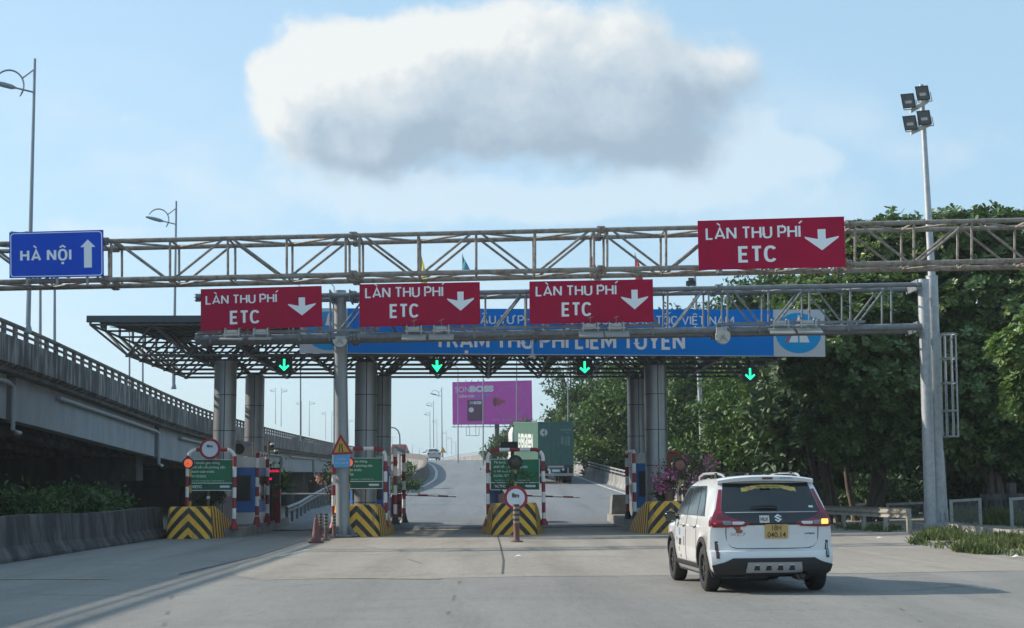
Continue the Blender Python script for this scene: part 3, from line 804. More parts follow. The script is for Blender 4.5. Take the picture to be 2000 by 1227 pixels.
def lin(p0, p1): return lambda px: p0[1] + (p1[1] - p0[1]) * (px - p0[0]) / (p1[0] - p0[0])
G1T = lin((205, 471.5), (1990, 430)); G1B = lin((205, 547), (1990, 509.5))
def line1(px, row):
    p = at(px, G1T(px) if row % 2 == 0 else G1B(px), 41.0)
    return (p.x, 41.0 if row < 2 else 42.25, p.z)
gan1 = thing('sign_gantry', 'rusty weathered lattice gantry spanning the whole road closest to the viewer', 'gantry', (0, 41.6, 0), 'overhead sign gantries')
lattice_gantry(gan1, line1, [-279, 205, 690, 1174, 1658, 2142], [12, 127, 240, 355, 470], (-60, 2230), (.065, .072), .036, M_OLDSTEEL, 1.25)
for (pxe, xx) in ((-60, -14.2), (2230, 17.8)):
    pe = Vector(line1(pxe, 1)); xx = pe.x
    for yy in (41.0, 42.25):
        mb = MB(); mb.tube((xx, yy, -.05), (xx, yy, pe.z + 1.3), .14, n=14); mk('post', mb, M_OLDSTEEL, gan1)

G2T = lin((640, 577), (1795, 556)); G2B = lin((550, 659.5), (1795, 638.5))
def line2(px, row):
    p = at(px, G2T(px) if row % 2 == 0 else G2B(px), 48.6)
    return (p.x, 48.6 if row < 2 else 49.75, p.z)
gan2 = thing('sign_gantry', 'grey galvanised gantry on round posts carrying three red lane signs before the toll roof', 'gantry', (0, 49.2, 0), 'overhead sign gantries')
lattice_gantry(gan2, line2, [387, 690, 1046, 1403], [18, 98, 178, 258, 338], (386, 1800), (.078, .115), .034, M_GALVD, 1.15)
pc = at(664, 900, 49.2)
mb = MB(); mb.tube((at(670, 1040, 49.2).x, 49.2, .02), (at(664, 570, 49.2).x, 49.2, at(664, 568, 49.2).z), .225, .2, n=28)
mk('post', mb, mat('galvanised_post', (.28, .295, .30), .5, .3, .7, 4, (.20, .21, .215), streak=(1, 1, .2)), gan2)
mb = MB()
bx = at(670, 1040, 49.2).x
for k in range(8):
    a_ = k * math.pi / 4; c_, s_ = math.cos(a_), math.sin(a_)
    mb.add([(bx + c_ * .2, 49.2 + s_ * .2, .45), (bx + c_ * .42, 49.2 + s_ * .42, .09), (bx + c_ * .2, 49.2 + s_ * .2, .09)], [(0, 1, 2)])
mb.lathe([(.48, .03), (.48, .085), (.2, .085)], (bx, 49.2, 0), 24)
mk('base_plate', mb, M_GALVD, gan2)
b1 = at(1818, 1030, 49.2); t1 = at(1803, 546, 49.2)
mb = MB(); mb.tube((b1.x, 49.2, .1), (t1.x, 49.2, t1.z), .185, n=24); mk('post', mb, M_GALV, gan2)
for (px, rows) in ((664, (0, 1)), (1796, (0, 1))):     # clamps on the posts
    for r_ in rows:
        c0 = Vector(line2(px, r_)); mb = MB()
        for dx in ((-.32, .32) if px < 1000 else (-.08,)): mb.cbox((c0.x + dx, 49.17, c0.z), (.04, 1.35, .34))
        mk('clamp', mb, M_GALVD, gan2)
# mounting rail in front of the bottom chord
for (xa, xb) in ((386, 740), (786, 1290), (1400, 1690)):
    a_ = at(xa, G2B(xa) - 12, 48.42); b_ = at(xb, G2B(xb) - 12, 48.42)
    mb = MB(); mb.hexa([(a_.x, 48.40, a_.z - .045), (b_.x, 48.40, b_.z - .045), (b_.x, 48.40, b_.z + .045), (a_.x, 48.40, a_.z + .045), (a_.x, 48.46, a_.z - .045), (b_.x, 48.46, b_.z - .045), (b_.x, 48.46, b_.z + .045), (a_.x, 48.46, a_.z + .045)])
    k = xa + 25
    while k < xb:
        q = at(k, G2B(k) - 6, 48.5); mb.cbox((q.x, 48.48, q.z), (.07, .03, .42)); k += 58
    mk('mounting_rail', mb, M_GALVD, gan2)
# ================================================================ signs on the gantries
def pmap(c, Y):                     # four photograph corners TL, TR, BR, BL on the plane at distance Y
    return corners_map(*[at(p[0], p[1], Y) for p in c])
ARROW_DN = [(.385, 1), (.615, 1), (.615, .535), (1.0, .66), (.985, .58), (.5, 0), (.015, .58), (0, .66), (.385, .535)]
ARROW_UP = [(.24, 0), (.76, 0), (.76, .73), (1, .73), (.5, 1), (0, .73), (.24, .73)]
def arrow(mb, shape, f, u0, u1, v0, v1, off=.006):
    add_poly(mb, [(u0 + (u1 - u0) * p[0], v0 + (v1 - v0) * p[1]) for p in shape], f, off)
def etc_sign(c, Y, tu, tv, eu, ev, au, av, label):
    f = pmap(c, Y)
    root = thing('lane_sign', label, 'sign', tuple(f(.5, .5)), 'red toll lane signs')
    mb = MB(); plate(mb, f, back=-.035); mk('panel', mb, M_SIGNRED, root)
    mb = MB()
    for vv in (.25, .75): plate(mb, f, .03, .97, vv - .03, vv + .03, -.036, -.09)
    for uu in (.15, .5, .85): plate(mb, f, uu - .012, uu + .012, -.06, .98, -.091, -.14)
    mk('back_frame', mb, M_SIGNBACK, root)
    mb = MB(); add_sign_text(mb, 'LÀN THU PHÍ', f, tu[0], tu[1], 1 - tv[1], 1 - tv[0], t=.138); mk('lettering', mb, M_SIGNWHITE, root, recalc=False); mb = MB()
    add_sign_text(mb, 'ETC', f, eu[0], eu[1], 1 - ev[1], 1 - ev[0], t=.158, gap=.05); mk('lettering', mb, M_SIGNWHITE, root, recalc=False)
    mb = MB(); arrow(mb, ARROW_DN, f, au[0], au[1], 1 - av[1], 1 - av[0]); mk('arrow', mb, M_SIGNWHITE, root, recalc=False)
    return root
etc_sign([(392, 565), (628, 558.5), (629.5, 638), (392, 647)], 48.25, (.04, .63), (.155, .375), (.24, .49), (.54, .865), (.72, .95), (.27, .71), 'red lane sign farthest to the left, left of the post carrying the warning triangle')
etc_sign([(702, 555.5), (937, 551), (938.5, 633.5), (702, 639)], 48.25, (.047, .696), (.08, .33), (.25, .495), (.48, .81), (.726, .95), (.22, .67), 'red lane sign just right of the post with the warning triangle')
etc_sign([(1034, 550), (1275, 545.5), (1276.5, 629), (1034, 633)], 48.25, (.05, .705), (.11, .355), (.26, .505), (.51, .84), (.74, .96), (.24, .70), 'red lane sign hanging low over the lane where the green container truck drives')
etc_sign([(1362.5, 431.5), (1648.5, 423), (1652, 521.5), (1365, 527.5)], 40.75, (.052, .70), (.145, .395), (.27, .535), (.54, .87), (.725, .96), (.24, .66), 'red lane sign high on the rusty gantry, nearest to the trees')

f = pmap([(18, 454), (201.5, 449), (202.5, 540), (18.5, 543.5)], 40.75)
root = thing('direction_sign', 'blue direction sign with white border and upward arrow on the rusty gantry', 'sign', tuple(f(.5, .5)))
mb = MB(); plate(mb, f, back=-.035); mk('panel', mb, M_SIGNBLUE, root)
asp = f.w / f.h
mb = MB(); ring_poly(mb, rrect(.012, .988, .02, .975, .07, asp), rrect(.021, .979, .038, .957, .06, asp), f); mk('border', mb, M_SIGNWHITE, root, recalc=False)
mb = MB(); add_sign_text(mb, 'HÀ NỘI', f, .115, .66, .355, .61, t=.17, gap=.11); mk('lettering', mb, M_SIGNWHITE, root, recalc=False)
mb = MB(); arrow(mb, ARROW_UP, f, .755, .915, .195, .80); mk('arrow', mb, M_SIGNWHITE, root, recalc=False)
mb = MB()
for uu in (.18, .5, .82): plate(mb, f, uu - .012, uu + .012, -.16, .98, -.036, -.1)
mk('bracket', mb, M_SIGNBACK, root)

# the long banner along the canopy's front
M_BANBLUE = mat('banner_blue', (.001, .205, .68), .6, 0, .35, .8, (.002, .235, .74), spec=.05)
M_LOGOBLUE = mat('logo_blue', (.01, .34, .74), .6, spec=.1)
M_BANWHITE = mat('banner_white', (.55, .60, .66), .6, 0, .3, 1.5, (.48, .52, .58))
M_LOGORED = mat('logo_red', (.45, .12, .15), .6)
f = pmap([(585, 602), (1610, 605), (1612, 697), (585, 690)], 50.95)
root = thing('banner', 'long blue banner with white station name and logo panels across the toll roof front', 'banner', tuple(f(.5, .5)))
W_ = 1026.0; ub0 = 93 / W_; ub1 = 1 - 101 / W_
mb = MB(); plate(mb, f, ub0 + .0002, ub1 - .0002, 0.012, 1, 0, -.08); mk('panel', mb, M_BANBLUE, root)
mb = MB(); plate(mb, f, 0, ub0, 0.0, 1, .002, -.08); mk('end_panel', mb, M_BANWHITE, root); mb = MB(); plate(mb, f, ub1, 1, 0.0, 1, .002, -.08); mk('end_panel', mb, M_BANWHITE, root)
mb = MB(); plate(mb, f, ub0 + .0003, ub1 - .0003, 0.0, .012, .003, -.08); mk('bottom_edge', mb, M_BANWHITE, root)
for ux in (56 / W_, 1 - 52 / W_):
    mb = MB(); el = [(ux + 45 / W_ * math.cos(a), .50 + .43 * math.sin(a)) for a in np.linspace(0, 2 * math.pi, 40, endpoint=False)]
    add_poly(mb, el, f, .008); lg = mk('logo', mb, M_LOGOBLUE, root, recalc=False)
    mb = MB()
    p_ = lambda a, b: (ux + a / W_, .50 + b)
    for q in ([(-19, -.20), (-1, -.20), (-1, -.05), (-13, -.05)], [(2, -.20), (22, -.20), (16, -.05), (2, -.05)], [(-6, .12), (8, .12), (3, .36), (0, .40)]):
        add_poly(mb, [p_(*z) for z in q], f, .012)
    mk('logo_road', mb, M_SIGNWHITE, lg, recalc=False)
    mb = MB(); add_poly(mb, [p_(-27, -.20), p_(-21, -.20), p_(-3, .33), p_(-5, .33)], f, .012); mk('logo_stroke', mb, M_LOGORED, lg, recalc=False)
mb = MB(); add_sign_text(mb, 'TỔNG CÔNG TY ĐẦU TƯ PHÁT TRIỂN ĐƯỜNG CAO TỐC VIỆT NAM', f, (752 - 585) / W_, (1433 - 585) / W_, .665, .855, off=.01, t=.125); mk('lettering', mb, M_SIGNWHITE, root, recalc=False); mb = MB()
add_sign_text(mb, 'TRẠM THU PHÍ LIÊM TUYỀN', f, (847 - 585) / W_, (1336 - 585) / W_, .125, .50, off=.01, t=.16); mk('lettering', mb, M_SIGNWHITE, root, recalc=False)

# ================================================================ small equipment on gantry and canopy
M_BOXGREY = mat('equipment_grey', (.30, .295, .275), .5, 0, .4, 6, (.24, .23, .21))
M_BOXWHITE = mat('equipment_white', (.48, .47, .43), .5, 0, .4, 6, (.38, .37, .33))
AN = [((430, 475), 'flat toll reader panel nearest the free end of the gantry arm'), ((487, 531), 'flat toll reader panel second from the free end of the gantry arm'),
      ((785, 832), 'flat toll reader panel under the second red lane sign, nearer the post'), ((838, 886), 'flat toll reader panel under the second red lane sign, farther from the post'),
      ((1130, 1178), 'flat toll reader panel under the third red lane sign, on its left'), ((1181, 1228), 'flat toll reader panel under the third red lane sign, on its right'),
      ((1502, 1550), 'flat toll reader panel left of the pair in front of the white banner end'), ((1556, 1604), 'flat toll reader panel overlapping the logo at the white banner end')]
for i, ((xa, xb), lb) in enumerate(AN):
    yb = G2B((xa + xb) / 2) - 2
    a_ = at(xa, yb, 48.0); b_ = at(xb, yb, 48.0)
    r_ = thing('reader_panel', lb, 'toll reader', tuple((a_ + b_) / 2), 'toll readers hung from the gantry')
    z0, z1 = a_.z - .02, b_.z - .02
    tilt = .10 if i < 2 else .20
    mb = MB(); mb.hexa([(a_.x, 47.72, z0 - tilt), (b_.x, 47.72, z1 - tilt), (b_.x, 47.72, z1 - tilt + .045), (a_.x, 47.72, z0 - tilt + .045),
                        (a_.x, 48.12, z0 - .02), (b_.x, 48.12, z1 - .02), (b_.x, 48.12, z1 + .03), (a_.x, 48.12, z0 + .03)])
    mk('panel', mb, M_BOXGREY, r_)
    mb = MB(); w_ = b_.x - a_.x
    for t in (.2, .8):
        x = a_.x + w_ * t; mb.box((x - .02, 48.0, z0 + .03), (x + .02, 48.04, z0 + .34)); mb.box((x - .02, 48.0, z0 + .30), (x + .02, 48.40, z0 + .34))
    mb.box((a_.x + w_ * .12, 47.96, z0 + .10), (a_.x + w_ * .88, 47.995, z0 + .135))
    mb.box((a_.x + w_ * .25, 48.05, z0 + .16), (a_.x + w_ * .72, 48.25, z0 + .26))
    mk('bracket', mb, M_BOXWHITE, r_)
    if i >= 2:
        mb = MB(); mb.tube((a_.x + w_ * .5, 48.1, z0 + .2), (a_.x + w_ * .5, 48.1, z0 + .52), .008, n=5); mb.tube((a_.x + w_ * .4, 48.1, z0 + .44), (a_.x + w_ * .62, 48.1, z0 + .5), .008, n=5)
        mk('antenna', mb, M_BOXGREY, r_)
for (px, py, lb) in ((664, 666, 'round white half disc unit strapped to the gantry post'), (1412, 660, 'round white disc unit hanging under the gantry in front of the banner')):
    c_ = at(px, py, 48.0)
    r_ = thing('disc_unit', lb, 'camera', tuple(c_), 'round white units on the gantry')
    mb = MB(); n = 26; half = px < 700
    prof = [(a, .21) for a in (np.linspace(180, 360, 20) if half else np.linspace(150, 390, 24))]
    pts_ = [(c_.x + .23 * math.cos(R(a)), c_.z + .05 + .25 * math.sin(R(a))) for a, _ in prof]
    if not half: pts_.append((c_.x + .1, c_.z + .24)); pts_.append((c_.x - .1, c_.z + .24))
    mb.add([(p[0], 47.93, p[1]) for p in pts_] + [(p[0], 48.12, p[1]) for p in pts_], [tuple(range(len(pts_))), tuple(range(2 * len(pts_) - 1, len(pts_) - 1, -1))] + [(i, (i + 1) % len(pts_), len(pts_) + (i + 1) % len(pts_), len(pts_) + i) for i in range(len(pts_))])
    mk('disc', mb, M_BOXWHITE, r_)
    mb = MB(); mb.disc((c_.x, 0, c_.z + .04), .06, 47.88, 47.93, 14); mb.tube((c_.x, 47.91, c_.z + .04), (c_.x - .13, 47.91, c_.z - .12), .012, n=5); mb.tube((c_.x, 47.91, c_.z + .04), (c_.x + .13, 47.91, c_.z - .12), .012, n=5); mk('hub', mb, M_BOXGREY, r_)
    if not half: mk('bracket', MB().box((c_.x - .16, 48.13, c_.z + .15), (c_.x + .16, 48.4, c_.z + .36)), M_GALV, r_)
    else: mk('bracket', MB().box((c_.x - .16, 48.13, c_.z - .02), (c_.x + .16, 49.0, c_.z + .16)), M_GALV, r_)
c0 = at(1040, 664, 48.4); c1 = at(1040, 699, 48.4)
r_ = thing('hanging_camera', 'small grey bell shaped camera hanging on a thin stem below the gantry', 'camera', tuple(c0))
mb = MB(); mb.tube(c0, c1 + Vector((0, 0, .18)), .03, n=8); mk('stem', mb, M_GALV, r_)
mb = MB(); mb.lathe([(.03, .2), (.05, .14), (.12, .03), (.13, 0), (.0, -.02)], tuple(c1), 16); mk('housing', mb, M_BOXGREY, r_)

M_GREENLED = mat('green_led', (.0, .6, .2), .5, emis=(.02, 1.0, .38), estr=1.1)
M_LEDBOX = mat('signal_box', (.012, .014, .014), .5)
thick_arrow = ARROW_DN
thin_arrow = [(.40, 1), (.60, 1), (.60, .30), (.88, .52), (1, .40), (.5, 0), (0, .40), (.12, .52), (.40, .30)]
for (px, py, shape, lb) in ((555, 713, thin_arrow, 'green arrow signal over the lane beside the first striped island'), (853.5, 715.5, thick_arrow, 'green arrow signal with a solid arrow over the lane of the distant silver car'),
                        (1142, 717.5, thin_arrow, 'green arrow signal over the lane of the container truck'), (1465, 731, thin_arrow, 'green arrow signal beneath the roof end by the leafy trees')):
    c_ = at(px, py, 52.0)
    r_ = thing('lane_signal', lb, 'lane signal', tuple(c_), 'green arrow signals under the toll roof')
    mb = MB(); s_ = .27
    mb.box((c_.x - s_, 52.0, c_.z - s_), (c_.x + s_, 52.16, c_.z + s_)); mk('housing', mb, M_LEDBOX, r_)
    ff = corners_map((c_.x - s_, 52, c_.z + s_), (c_.x + s_, 52, c_.z + s_), (c_.x + s_, 52, c_.z - s_), (c_.x - s_, 52, c_.z - s_))
    mb = MB(); arrow(mb, shape, ff, .17, .83, .12, .88, .008); mk('arrow', mb, M_GREENLED, r_, recalc=False)
    mb = MB(); mb.tube((c_.x, 52.1, c_.z + s_ - .01), (c_.x, 52.4, 6.2), .03, n=6); mk('hanger', mb, M_DARKSTEEL, r_)

# flags on the roof edge
for (px, pt, pb, col, lb) in ((822, 497, 560, (.62, .56, .10), 'faded yellow flag drooping on the toll roof'), (903, 497, 531, (.06, .32, .40), 'teal flag drooping on the toll roof'),
                              (1153, 492, 545, (.28, .06, .06), 'dark red flag drooping on the toll roof beside the gantry joint'), (1240, 495, 552, (.50, .05, .06), 'bright red flag drooping on the toll roof behind the third lane sign')):
    t_ = at(px, pt, 52.0); b_ = at(px, pb, 52.0)
    r_ = thing('flag', lb, 'flag', (t_.x, 52.0, 7.4), 'flags on the toll roof')
    mb = MB(); mb.tube((t_.x, 52.0, 7.37), t_ + Vector((0, 0, .03)), .014, n=6); mk('flagpole', mb, M_GALV, r_)
    mb = MB(); P_ = []
    for i in range(10):
        t = i / 9; row = []
        for j in range(6):
            w_ = j / 5; row.append((t_.x + .012 + w_ * (.06 + .22 * t ** .7) * (1 if px != 822 else .8), 52.0 + .05 * math.sin(5 * w_ + 3 * t), t_.z + (b_.z - t_.z) * t - .22 * w_ * (1 - t)))
        P_.append(row)
    mb.grid(P_); mk('cloth', mb, mat('flag_%d' % px, col, .8), r_, recalc=False)

# ================================================================ toll islands
M_YEL = None
def stripe_mat():
    mt = bpy.data.materials.new('yellow_black_chevrons'); mt.use_nodes = True
    t = mt.node_tree; k = NG(t); b = t.nodes['Principled BSDF']
    tcn = k.n('ShaderNodeTexCoord'); s_ = k.n('ShaderNodeSeparateXYZ', {0: tcn.outputs['Object']})
    P = k.n('ShaderNodeNewGeometry').outputs['Position']
    flank = k.smooth(s_.outputs[1], .22, .34)      # upright bands along the flanks
    c = k.m('ADD', k.m('MULTIPLY', s_.outputs[2], k.m('SUBTRACT', 1.0, k.m('MULTIPLY', flank, .85))), k.m('MULTIPLY', k.m('ABSOLUTE', s_.outputs[0]), 1.08))
    c = k.m('ADD', c, k.m('MULTIPLY', s_.outputs[1], k.m('ADD', .6, k.m('MULTIPLY', flank, .95))))
    c = k.m('ADD', c, k.m('MULTIPLY', k.m('SUBTRACT', k.noise(P, 3, 2), .5), .03))
    fr = k.m('FRACT', k.m('DIVIDE', k.m('ADD', c, .06), .46))
    st = k.m('GREATER_THAN', fr, .48)
    dirt = k.smooth(k.noise(P, 2.6, 7, .65), .45, .75)
    low = k.m('MULTIPLY', k.smooth(k.noise(k.n('ShaderNodeMapping', {0: P, 'Scale': (3, 3, .7)}).outputs[0], 1.6, 6, .65), .5, .72), .55)
    yel = k.mix(k.m('MULTIPLY', dirt, .4), (.78, .42, .04), (.52, .30, .06))
    blk = k.mix(dirt, (.022, .022, .022), (.05, .048, .045))
    col = k.mix(st, blk, yel)
    col = k.mix(k.m('MULTIPLY', low, 1.3, clamp=True), col, (.17, .15, .125))
    col = k.mix(k.m('MULTIPLY', k.smooth(k.noise(P, 11, 5, .7), .60, .68), .6), col, (.20, .185, .16))
    k.put(b.inputs['Base Color'], col); b.inputs['Roughness'].default_value = .7
    k.put(b.inputs['Normal'], k.n('ShaderNodeBump', {'Height': k.noise(P, 18, 5), 'Strength': .2, 'Distance': .02}).outputs[0])
    return mt
M_STRIPE = stripe_mat()
M_ISLC = mat('island_concrete', (.26, .25, .24), .9, 0, .9, 2.2, (.13, .125, .12), bump=.25, bscale=14)
IX = [at(px, 1045, 49.5).x for px in (388, 696, 1005, 1312)]
def nose(x, label, shade=0):
    prof = []          # plan outline of a blunt rounded block, front at y = 0
    pts = []
    for a in np.linspace(-90, 90, 21):
        ca, sa = math.cos(R(a)), math.sin(R(a))
        pts.append((abs(sa) ** .62 * (1 if sa > 0 else -1) * .76, .30 * (1 - abs(ca) ** .7)))
    L_ = [(-1.10, 3.0), (-1.03, 2.3), (-.94, 1.5), (-.85, .8)] + pts + [(.85, .8), (.94, 1.5), (1.03, 2.3), (1.10, 3.0)]
    mb = MB(); rows = []
    hts = [0, .12, .35, .6, .85, .98, 1.03]; ins = [0, .012, .035, .06, .085, .105, .15]
    for h, q in zip(hts, ins):
        row = []
        for (px, py) in L_:
            hf = h * (1.0 if py < 1.0 else max(.36, 1 - (py - 1.0) * .33))
            row.append((px * (1 - q), py + q * max(0, 1 - py) * .9, hf))
        rows.append(row)
    mb.grid(rows, 0, True)
    n = len(L_)
    top = rows[-1]
    mb.add(top, [(i, i + 1, n - 2 - i, n - 1 - i) for i in range(n // 2 - 1)] + [(n // 2 - 1, n // 2, n // 2 + 1)], 0, False)
    mb.add([rows[0][0], rows[0][-1], top[-1], top[0]], [(0, 1, 2, 3)], 0, False)
    o = solo('island_nose', mb, M_STRIPE, label, 'crash block', 'striped crash blocks of the toll islands', smooth_angle=35)
    o.location = (x, 49.45, 0)
    return o
nose(IX[0] - .34, 'yellow and black chevron crash block beside the long sooty wall')
nose(IX[1], 'yellow and black chevron crash block behind the tall grey gantry post')
nose(IX[2], 'yellow and black chevron crash block behind the bollard with a round sign')
nose(IX[3], 'yellow and black chevron crash block below the pink flowers, partly hidden by the white car')
ISL = ['toll island slab carrying the blue booth with an air conditioner', 'toll island slab behind the grey gantry post', 'toll island slab in the middle between the two boom arms', 'toll island slab with potted pink flowers next to the white car']
for i, x in enumerate(IX):
    r_ = thing('toll_island', ISL[i], 'traffic island', (x, 51, 0), 'raised concrete toll islands')
    mb = MB(); hw = 1.15 if i == 0 else .9; o_ = [(-.9, 51.0), (hw, 51.0), (hw, 63.6), (.6, 64.2), (-.6, 64.2), (-.9, 63.6)]
    n = len(o_); zb = .28
    mb.add([(x + p[0] * 1.03, p[1], -.02) for p in o_] + [(x + p[0], p[1], zb + max(0, zr(p[1]))) for p in o_], [tuple(range(n))[::-1], tuple(range(n, 2 * n))] + [(k, (k + 1) % n, n + (k + 1) % n, n + k) for k in range(n)])
    mk('slab', mb, M_ISLC, r_)
    mb = MB(); zt = zb + .82
    o2 = [(-.82, 62.6), (.82, 62.6), (.82, 63.5), (.5, 64.1), (-.5, 64.1), (-.82, 63.5)]
    mb.add([(x + p[0], p[1], zb + .003 + max(0, zr(p[1])) * .9) for p in o2] + [(x + p[0] * .92, p[1], zt + .1) for p in o2], [tuple(range(n, 2 * n))] + [(k, (k + 1) % n, n + (k + 1) % n, n + k) for k in range(n)])
    mk('end_block', mb, [M_ISLC, mat('dull_yellow_paint', (.36, .25, .06), .8, 0, .8, 3, (.2, .16, .08))] if False else M_ISLC, r_)
    if i in (0,):
        mb = MB(); mb.add([(x + .826, 63.3, .3), (x + .828, 63.49, .3), (x + .51, 64.105, .3), (x + .47, 64.105, 1.16), (x + .762, 63.49, 1.16), (x + .762, 63.3, 1.16)], [(0, 1, 4, 5), (1, 2, 3, 4)])
        mk('yellow_corner', mb, mat('dull_yellow_paint', (.36, .25, .06), .8, 0, .8, 3, (.2, .16, .08)), r_)

# red and white pipe work
def banded(pts, band, r, first=0, n=10):
    """resample a polyline so that its colour changes every `band` metres"""
    P_ = [Vector(p) for p in pts]; out = [P_[0]]; mi = []; acc = 0.0; cur = first
    for a, b in zip(P_[:-1], P_[1:]):
        L_ = (b - a).length; t = 0.0
        while acc + (L_ - t) > band:
            t += band - acc; out.append(a + (b - a) * (t / L_)); mi.append(cur); cur = 1 - cur; acc = 0.0
        acc += L_ - t
        if (b - out[-1]).length > 1e-4: out.append(b); mi.append(cur)
    mb = MB(); mb.path(out, r, n, lambda i: mi[min(i, len(mi) - 1)]); return mb
def arc_hoop(a, b, zt, rad, dy=None):
    """feet a and b, straight legs, rounded shoulders, level top"""
    a = Vector(a); b = Vector(b); e = (Vector((b.x - a.x, b.y - a.y, 0))).normalized()
    pts = [a]
    for k in range(7):
        an = math.pi * (1 - k / 12); pts.append(Vector((a.x, a.y, zt - rad)) + e * (rad + rad * math.cos(an)) + Vector((0, 0, rad * math.sin(an))))
    for k in range(7):
        an = math.pi / 2 * (1 - k / 6); pts.append(Vector((b.x, b.y, zt - rad)) - e * (rad - rad * math.cos(an)) + Vector((0, 0, rad * math.sin(an))))
    pts.append(b)
    return pts
HO = [((365.5, 457.5), 879, 1, 0, 'red and white pipe hoop holding the round sign and green board'), ((651.5, 753), 877, 0, 1, 'red and white pipe hoop behind the gantry post and blue plate'), ((953.5, 1062), 879, 0, 0, 'red and white pipe hoop in front of the green container truck')]
for (xs2, yt, band0, grp, lb) in HO:
    a_ = at(xs2[0], 1000, 51.0); b_ = at(xs2[1], 1000, 51.0); z_ = at(xs2[0], yt, 51.0).z
    mb = banded(arc_hoop((a_.x, 51.0, .3), (b_.x, 51.0, .3), z_, .30), .345, .066, band0)
    r_ = thing('pipe_hoop', lb, 'pipe hoop', (a_.x, 51, .3), 'wide red and white hoops on the islands')
    mk('hoop', mb, [M_WHITE, M_RED], r_)
    for x in (a_.x, b_.x):
        mb = MB(); mb.lathe([(.16, .0), (.12, .1), (.075, .22)], (x, 51.0, .27), 14); mk('foot', mb, M_RED, r_)
AR = [((502, 522), 886, (54.6, 57.2), 'narrow red and white pipe arch beside the blue booth with the air conditioner', 0), ((772, 789), 876, (54.6, 57.4), 'narrow red and white pipe arch beside the boom arm near the distant silver car', 1), ((1240, 1226), 881, (54.0, 56.6), 'narrow red and white pipe arch beside the silver column next to the flowers', 1)]
for (xs2, yt, ys2, lb, f0) in AR:
    a_ = at(xs2[0], 1000, ys2[0]); b_ = at(xs2[1], 1000, ys2[1]); z_ = at(xs2[0], yt, ys2[0]).z
    mb = banded(arc_hoop((a_.x, ys2[0], .3), (b_.x, ys2[1], .3), z_, .2), .34, .07, f0)
    r_ = thing('pipe_arch', lb, 'pipe arch', (a_.x, ys2[0], .3), 'narrow red and white arches beside the booths')
    mk('arch', mb, [M_WHITE, M_RED], r_)
    for (x, y) in ((a_.x, ys2[0]), (b_.x, ys2[1])):
        mb = MB(); mb.lathe([(.19, .0), (.13, .12), (.08, .34)], (x, y, .27), 14); mk('foot', mb, M_RED if f0 == 0 else M_DARKSTEEL, r_)

# round limit signs
def round_sign(px, py, rpx, Y, label, txt, scale=1.0, post=None):
    c_ = at(px, py, Y); rr = (at(px + rpx, py, Y) - c_).length
    r_ = thing('round_sign', label, 'road sign', tuple(c_), 'round white signs with red rims')
    mb = MB(); mb.disc((c_.x, 0, c_.z), rr, Y, Y + .03, 36); mk('rim', mb, mat('reflective_red', (.30, .006, .03), .4), r_)
    mb = MB(); mb.disc((c_.x, 0, c_.z), rr * .76, Y - .006, Y - .001, 36); mk('face', mb, mat('sign_face', (.62, .66, .72), .5, 0, .3, 3, (.5, .52, .56)), r_)
    ff = corners_map((c_.x - rr, Y, c_.z + rr), (c_.x + rr, Y, c_.z + rr), (c_.x + rr, Y, c_.z - rr), (c_.x - rr, Y, c_.z - rr))
    mb = MB(); add_text(mb, txt, ff, .5 - .155 * scale, .5 + .125 * scale, .58 - .06 * (scale > 1), .70, off=.01, bold=.045); mk('lettering', mb, M_BLACK, r_, recalc=False)
    return r_
round_sign(410, 877, 20.5, 50.8, 'round white limit sign with a red rim on top of the first hoop', '8m')
rs = round_sign(1007.5, 972.5, 23, 44.6, 'round scuffed limit sign with a red rim on the middle bollard', '8m', 1.1)

